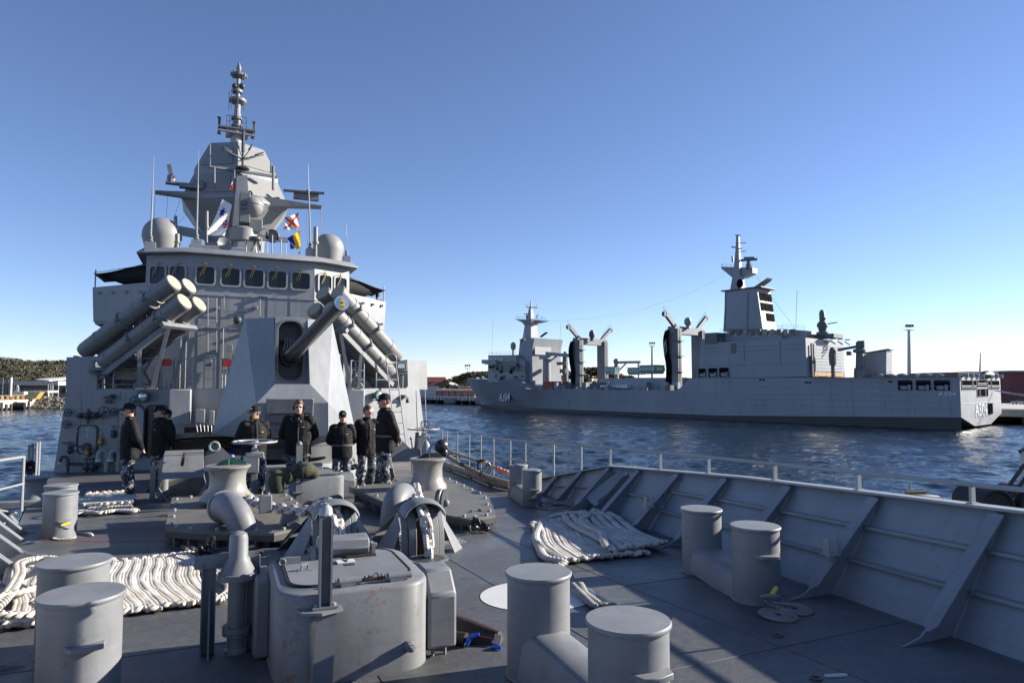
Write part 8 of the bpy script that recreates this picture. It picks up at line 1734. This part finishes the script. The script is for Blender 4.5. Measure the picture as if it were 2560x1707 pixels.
# ---- trees
def leafmesh(name, clumps, nleaf, size, seed):
    rn = np.random.default_rng(seed); V = []; 
    for (cx, cy, cz, rx, ry, rz) in clumps:
        d = rn.normal(size=(nleaf, 3)); d /= np.linalg.norm(d, axis=1, keepdims=True); rad = rn.uniform(.55, 1.05, (nleaf, 1))**.6
        C = np.array([cx, cy, cz])+d*rad*np.array([rx, ry, rz]); a = rn.normal(size=(nleaf, 3)); a /= np.linalg.norm(a, axis=1, keepdims=True); b2 = np.cross(a, rn.normal(size=(nleaf, 3))); b2 /= np.linalg.norm(b2, axis=1, keepdims=True); s = size*rn.uniform(.6, 1.4, (nleaf, 1))
        V.append(np.stack([C-a*s-b2*s*.6, C+a*s-b2*s*.6, C+a*s+b2*s*.6, C-a*s+b2*s*.6], 1).reshape(-1, 3))
    V = np.concatenate(V); F = np.arange(len(V)).reshape(-1, 4); return npmesh(name, V, F, M_fol)
def mktree(seed, umbrella=True):
    rn = random.Random(seed); cl = []
    n = 16
    for i in range(n):
        a = rn.uniform(0, 6.28); d = rn.uniform(0, 1)**.5; cl.append((3.6*d*math.cos(a), 3.6*d*math.sin(a), 5.6+1.9*(1-d*d)+rn.uniform(-.5, .4), rn.uniform(.9, 1.5), rn.uniform(.9, 1.5), rn.uniform(.6, 1.0)))
    cm = leafmesh('crown', cl, 120, .17, seed); q = MB(); q.tube([(0, 0, 0), (.15, 0, 1.6), (.0, .1, 3.2)], [.38, .3, .24], 8)
    for i in range(6): a = 6.28*i/6+rn.uniform(-.3, .3); q.tube([(0, .1, 3.0), (1.1*math.cos(a), 1.1*math.sin(a), 4.3), (2.6*math.cos(a), 2.6*math.sin(a), 5.6)], [.2, .13, .05], 6)
    return cm, mesh_of(q, 'trunk', M_trunk)
TREES = [mktree(11), mktree(23), mktree(37)]
def tree(label, px, ytop, Y, w, k=0, base=2.5):
    zt = wat(px, ytop, Y).z; x = wat(px, ytop, Y).x; t = thing('tree', label, 'tree', (x, Y, base), random.uniform(0, 6), 'trees on the shore'); cm, tm = TREES[k % 3]
    sz = (zt-base)/7.8; sx = w/9.0
    for nm, me in (('crown', cm), ('trunk', tm)): o = obj(nm, me, None, t); o.scale = (sx, sx, sz)
for i, (px, yt, Y, w, lb) in enumerate(((1136, 946, 440, 21, 'dark rounded tree behind the brick building at left'), (1157, 937, 430, 24, 'broad tree left of the supply ship bow tip'), (1200, 931, 425, 30, 'umbrella-shaped tree behind the supply ship bow'), (1182, 955, 410, 22, 'low bushy tree behind the brick building roof'), (1120, 960, 405, 18, 'low dark tree beside the shed roof'), (1395, 941, 430, 24, 'tree seen under the boat crane of the supply ship'), (1478, 922, 430, 38, 'large umbrella tree seen through the forward gantry'), (1440, 936, 432, 24, 'tree partly behind the forward gantry leg'), (1075, 955, 470, 24, 'tree behind the white shed by the warship wall'), (1715, 946, 430, 26, 'tree top showing left of the aft superstructure'), (1060, 949, 480, 22, 'tree rising behind the shed next to the warship'), (1560, 940, 470, 26, 'tree behind the midship house of the supply ship'))): tree(lb, px, yt, Y, w, i)
# low wood along the skyline
cl = []; rn = random.Random(4)
for i in range(170): x = rn.uniform(-260, 620); Y = rn.uniform(520, 640); cl.append((x, Y, 3.5+rn.uniform(0, 2.5), rn.uniform(4, 8), 4, rn.uniform(2, 4.0)))
me = leafmesh('woodland', cl, 70, .75, 9); o = obj('woodland', me, None); o['kind'] = 'stuff'; o['label'] = 'low dark strip of woodland along the skyline'
# ---- left shore: hill with bush cover
def hz_(x, y): 
    u = (x+690)/240; v = (y-950)/260; return 2+33*math.exp(-u*u*1.0)*math.exp(-v*v)*(1+.10*math.sin(x*.03)+.06*math.sin(x*.071+1))+30*math.exp(-((x+980)/260)**2)*math.exp(-v*v)
q = MB(); nx_, ny_ = 60, 24; vs = []
for j in range(ny_+1):
    for i in range(nx_+1): x = -1350+1100*i/nx_; y = 600+800*j/ny_; vs.append((x, y, hz_(x, y)+noise.noise(V3((x*.02, y*.02, 0)))*2))
q.add(vs, [(j*(nx_+1)+i, j*(nx_+1)+i+1, (j+1)*(nx_+1)+i+1, (j+1)*(nx_+1)+i) for j in range(ny_) for i in range(nx_)]); struct('hill', q, paint('hill_earth', (.045, .045, .024), .95, .2, .02))
cl = []; rn = random.Random(8)
for i in range(2200): x = rn.uniform(-960, -420); y = 660+300*rn.random(); z = hz_(x, y); cl.append((x, y, z+1.0, rn.uniform(3, 6.5), rn.uniform(3, 6), rn.uniform(1.6, 3.6)))
me = leafmesh('hill_woodland', cl, 30, .95, 12); o = obj('hill_woodland', me, None); o['kind'] = 'stuff'; o['label'] = 'dark green bush covering the hill at far left'
for px, yt, lb, w in ((47, 905, 'lone round tree on top of the far left hill', 16), (27, 909, 'smaller round tree on the crest of the left hill', 12), (124, 924, 'small tree on the right slope of the left hill', 14)):
    Y = 950; zt = wat(px, yt, Y).z; tree(lb, px, yt, Y, w*1.0, 1, zt-9)
# ---- left shore: wharf, rocks, sheds
YL = 285
rk = MB(); rn = random.Random(3)
def rock(q, c, s): 
    M = Matrix.Translation(c) @ Euler((rn.uniform(0, 3), rn.uniform(0, 3), rn.uniform(0, 3))).to_matrix().to_4x4() @ Matrix.Diagonal((s*rn.uniform(.7, 1.3), s*rn.uniform(.6, 1.1), s*rn.uniform(.5, .9), 1))
    q.sph((0, 0, 0), 1, 6, 4, M)
for i in range(420):
    px = rn.uniform(80, 200); f = rn.random(); rock(rk, V3((gx(px, 290)+rn.uniform(-.5, .5), 288+7*f, -.2+4.6*f)), rn.uniform(.5, 1.05))
o = obj('rock_seawall', rk, M_rock, None, 0, 0); o['kind'] = 'stuff'; o['label'] = 'sloping seawall of tan boulders at far left'
wh = thing('jetty', 'sunlit white concrete jetty with dark fenders at the far left edge', 'jetty', (gx(20, 262), 262, 0))
q = MB(); A0, A1 = (gx(-120, 240), 240), (gx(81, 288), 288); q.prism([(*A0, .9), (*A1, .9), (A1[0]-3, A1[1]+12, .9), (A0[0]-40, A0[1]+40, .9)], (0, 0, 3.0)); wobj('slab', q, M_bldw, wh)
for i in range(16): f = (i+.5)/16; p = V3((A0[0]+(A1[0]-A0[0])*f, A0[1]+(A1[1]-A0[1])*f, 0)); q = MB(); q.cyl(p+V3((.3, -.3, -1)), p+V3((.3, -.3, 2.4 if i % 3 else 3.2)), .55, .55, 8); wobj('pile', q, M_pile, wh)
q = MB(); p = V3((gx(50, 278), 277, 1.5)); q.cyl(p+V3((-2, -1, 0)), p+V3((3, .6, 0)), 1.5, 1.5, 14); wobj('fender', q, M_rubber, wh)
for i in range(9): f = .25+.07*i; p = V3((A0[0]+(A1[0]-A0[0])*f, A0[1]+(A1[1]-A0[1])*f+3, 3.9)); fx = thing('safety_barrier', ('orange' if i % 3 != 1 else 'yellow')+' barrier panel, '+('first', 'second', 'third', 'fourth', 'fifth', 'sixth', 'seventh', 'eighth', 'ninth')[i]+' from the left on the jetty', 'barrier', p, .75, 'barriers on the jetty'); q = MB(); q.box((0, 0, 1.0), (.9, .25, 1.5)); obj('panel', q, (M_org, M_yelf, M_org)[i % 3], fx); q = MB(); q.box((0, 0, 1.9), (2.2, .4, .2)); obj('top_bar', q, M_bldw, fx)
bt = thing('work_boat', 'small yellow hulled boat on the left jetty', 'boat', (gx(56, 285), 287, 4.0), 0); q = MB(); q.prism([(-6, 0, 0), (4.5, 0, 0), (6.5, 0, 3.0), (-6, 0, .9)], (0, 3, 0)); obj('hull', q, M_yelf, bt); q = MB(); q.box((-3, 1.5, 2.1), (5, 2.4, 2.2)); obj('cabin', q, M_bldw, bt)
b1 = thing('dock_building', 'long dark building with bright white roof edge on the left shore', 'building', (gx(95, 335), 335, 2.5)); x0, x1 = gx(28, 335), gx(165, 335); z0, z1 = 2.5, wat(60, 963, 335).z
q = MB(); q.box(((x0+x1)/2, 345, (z0+z1)/2), (x1-x0, 18, z1-z0)); wobj('wall', q, M_buildg, b1); q = MB(); q.box(((x0+x1)/2-1, 342, z1+1.0), (x1-x0+3, 26, 2.0)); wobj('roof', q, M_bldw, b1)
q = MB(); q.prism([(gx(98, 340), 338, z1+2.6), (gx(131, 340), 338, z1+2.0), (gx(131, 340), 360, z1+3.4), (gx(104, 340), 360, z1+4.0)], (0, 0, .5)); wobj('tilted_roof', q, M_bldw, b1)
for i in range(10): q = MB(); q.box((x0+(x1-x0)*(i+.5)/10, 335.9, z0+(z1-z0)*.6), ((x1-x0)/10*.7, .2, (z1-z0)*.35)); wobj('window', q, M_wing, b1)
b2 = thing('shelter', 'flat white roofed shelter on columns above the left seawall', 'shelter', (gx(100, 300), 300, 3)); x0, x1 = gx(76, 300), gx(124, 300); zr = wat(90, 979, 300).z
q = MB(); q.box(((x0+x1)/2, 303, zr), (x1-x0, 7, .9)); wobj('roof', q, M_bldw, b2)
for f in (.03, .5, .95): q = MB(); q.box((x0+(x1-x0)*f, 300.5, (3+zr)/2), (.6, .6, zr-3)); wobj('column', q, M_bldw, b2)
q = MB(); q.box(((x0+x1)/2-1, 305, (3+zr)/2-.4), (x1-x0-3, .4, zr-4)); wobj('back_wall', q, M_buildg, b2); q = MB(); q.box((x1-2.5, 300.2, 4.6), (1.6, .8, 2.6)); wobj('red_kiosk', q, M_roofr, b2)
b3 = thing('scaffold_tower', 'grey steel frame tower at the far left edge', 'tower', (gx(10, 310), 310, 3)); x0, x1 = gx(-30, 310), gx(29, 310); zt_ = wat(10, 943, 310).z
for i in range(7): x = x0+(x1-x0)*i/6; q = MB(); q.cyl((x, 310, 3), (x, 310, zt_), .16 if i < 6 else .7, .16 if i < 6 else .7, 5); wobj('upright', q, M_buildg if i < 6 else M_conc, b3)
for j in range(5): z = 4+(zt_-4)*(j+1)/5; q = MB(); q.cyl((x0, 310, z), (x1, 310, z), .15, .15, 5); wobj('ledger', q, M_buildg, b3)
q = MB(); q.box(((x0+x1)/2, 313, (3+zt_)/2-1), (x1-x0-1, .5, zt_-6)); wobj('screen', q, M_wing, b3)
for i, px in enumerate((119, 124, 128, 131, 145)):
    p = wat(px, 990, 312); zt_ = wat(px, 958 if i < 4 else 960, 312).z; t = thing('street_lamp', ('leftmost', 'second', 'third', 'fourth', 'rightmost')[i]+' thin curved street lamp in the row behind the seawall', 'street lamp', (p.x, 312, 3), 0, 'street lamps on the left shore'); q = MB(); q.tube(bez([(p.x, 312, 2.8), (p.x, 312, zt_-1.6), (p.x-.3, 312, zt_-.2), (p.x-1.8, 312, zt_)], 5), .16, 6); wobj('pole', q, M_bldw, t); q = MB(); q.box((p.x-2.1, 312, zt_-.05), (.9, .4, .2)); wobj('head', q, M_buildg, t)
pl = thing('lattice_pole', 'leaning white pole on the left jetty', 'pole', (gx(34, 290), 292, 3.5)); q = MB(); q.cyl((gx(31, 290), 292, 3.5), (gx(38, 290), 292, wat(38, 963, 290).z), .5, .35, 8); wobj('mast', q, M_bldw, pl); q = MB(); q.cyl((gx(42, 290), 292, 3.5), (gx(40, 290), 292, wat(38, 966, 290).z), .2, .2, 6); wobj('stay', q, M_bldw, pl)
# ---------------------------------------------------------------- tug under the right bow
TY = 31; tg = thing('tug_boat', 'white and black tug showing its bow over the right bulwark', 'tug', (gx(2560, TY)+3, TY+2, 0)); z_f = wat(2440, 1222, TY).z
xb = gx(2375, TY)
q = MB(); rr = []
for f, w in ((0, .5), (.04, 2.0), (.12, 3.2), (.3, 4.2), (.6, 4.6), (1.0, 4.6)): x = xb+28*f; rr.append([V3((x, TY+4-w, z_f-1.9-.8*f)), V3((x, TY+4+w, z_f-1.9-.8*f)), V3((x+1.5*(1-f), TY+4+w*.7, -1)), V3((x+1.5*(1-f), TY+4-w*.7, -1))])
q.loft(rr); wobj('hull', q, M_black, tg)
for k_, (dx, rr_) in enumerate(((1.6, .75), (3.4, .80))): q = MB(); q.cyl((xb+dx, TY-.4, z_f-.72), (xb+dx, TY+1.6, z_f-.72), rr_, rr_, 22); q.ring((xb+dx, TY-.4, z_f-.72), rr_*.92, .09, (0, 1, 0), 22, 6); wobj('bow_fender', q, M_rubber, tg)
q = MB(); a, b_, c_, d_ = [wat(x, y, TY) for x, y in ((2530, 1255), (2640, 1255), (2640, 1090), (2585, 1135))]; q.prism([a, b_, c_, d_], (.8, 1.2, 0)); dhs = wobj('deckhouse', q, M_bldw, tg)
for (x0_, y0_, x1_, y1_) in ((2500, 1245, 2562, 1160), (2522, 1252, 2580, 1172)): q = MB(); q.bar(wat(x0_, y0_, TY-.1), wat(x1_, y1_, TY-.1), .12, .12); wobj('black_brace', q, M_black, tg, dhs)
q = MB(); q.cyl(wat(2558, 1165, TY), wat(2557, 1128, TY), .12, .12, 8); wobj('mast', q, M_bldw, tg); q = MB(); q.bar(wat(2550, 1130, TY), wat(2566, 1122, TY), .16, .16); wobj('mast_head', q, M_black, tg)
gw = wat(2280, 1228, TY-3); wn_ = thing('inflatable_boat', 'dark inflatable boat with yellow fitting floating off the bow', 'boat', (gw.x, TY-3, 0)); zz = gw.z
q = MB(); q.tube(bez([(gw.x-.9, TY-3, zz-.25), (gw.x, TY-3.3, zz-.2), (gw.x+1.0, TY-3, zz-.3)], 5), .16, 10); q.box((gw.x, TY-2.9, zz/2-.3), (1.6, .9, zz-.4)); wobj('hull', q, M_rubber, wn_); q = MB(); q.cyl((gw.x-.3, TY-3.1, zz-.05), (gw.x+.5, TY-3.1, zz-.02), .09, .07, 8); q.cyl((gw.x-.1, TY-3, zz), (gw.x-.1, TY-3, zz+.35), .03, .03, 5); wobj('console', q, M_brass, wn_)
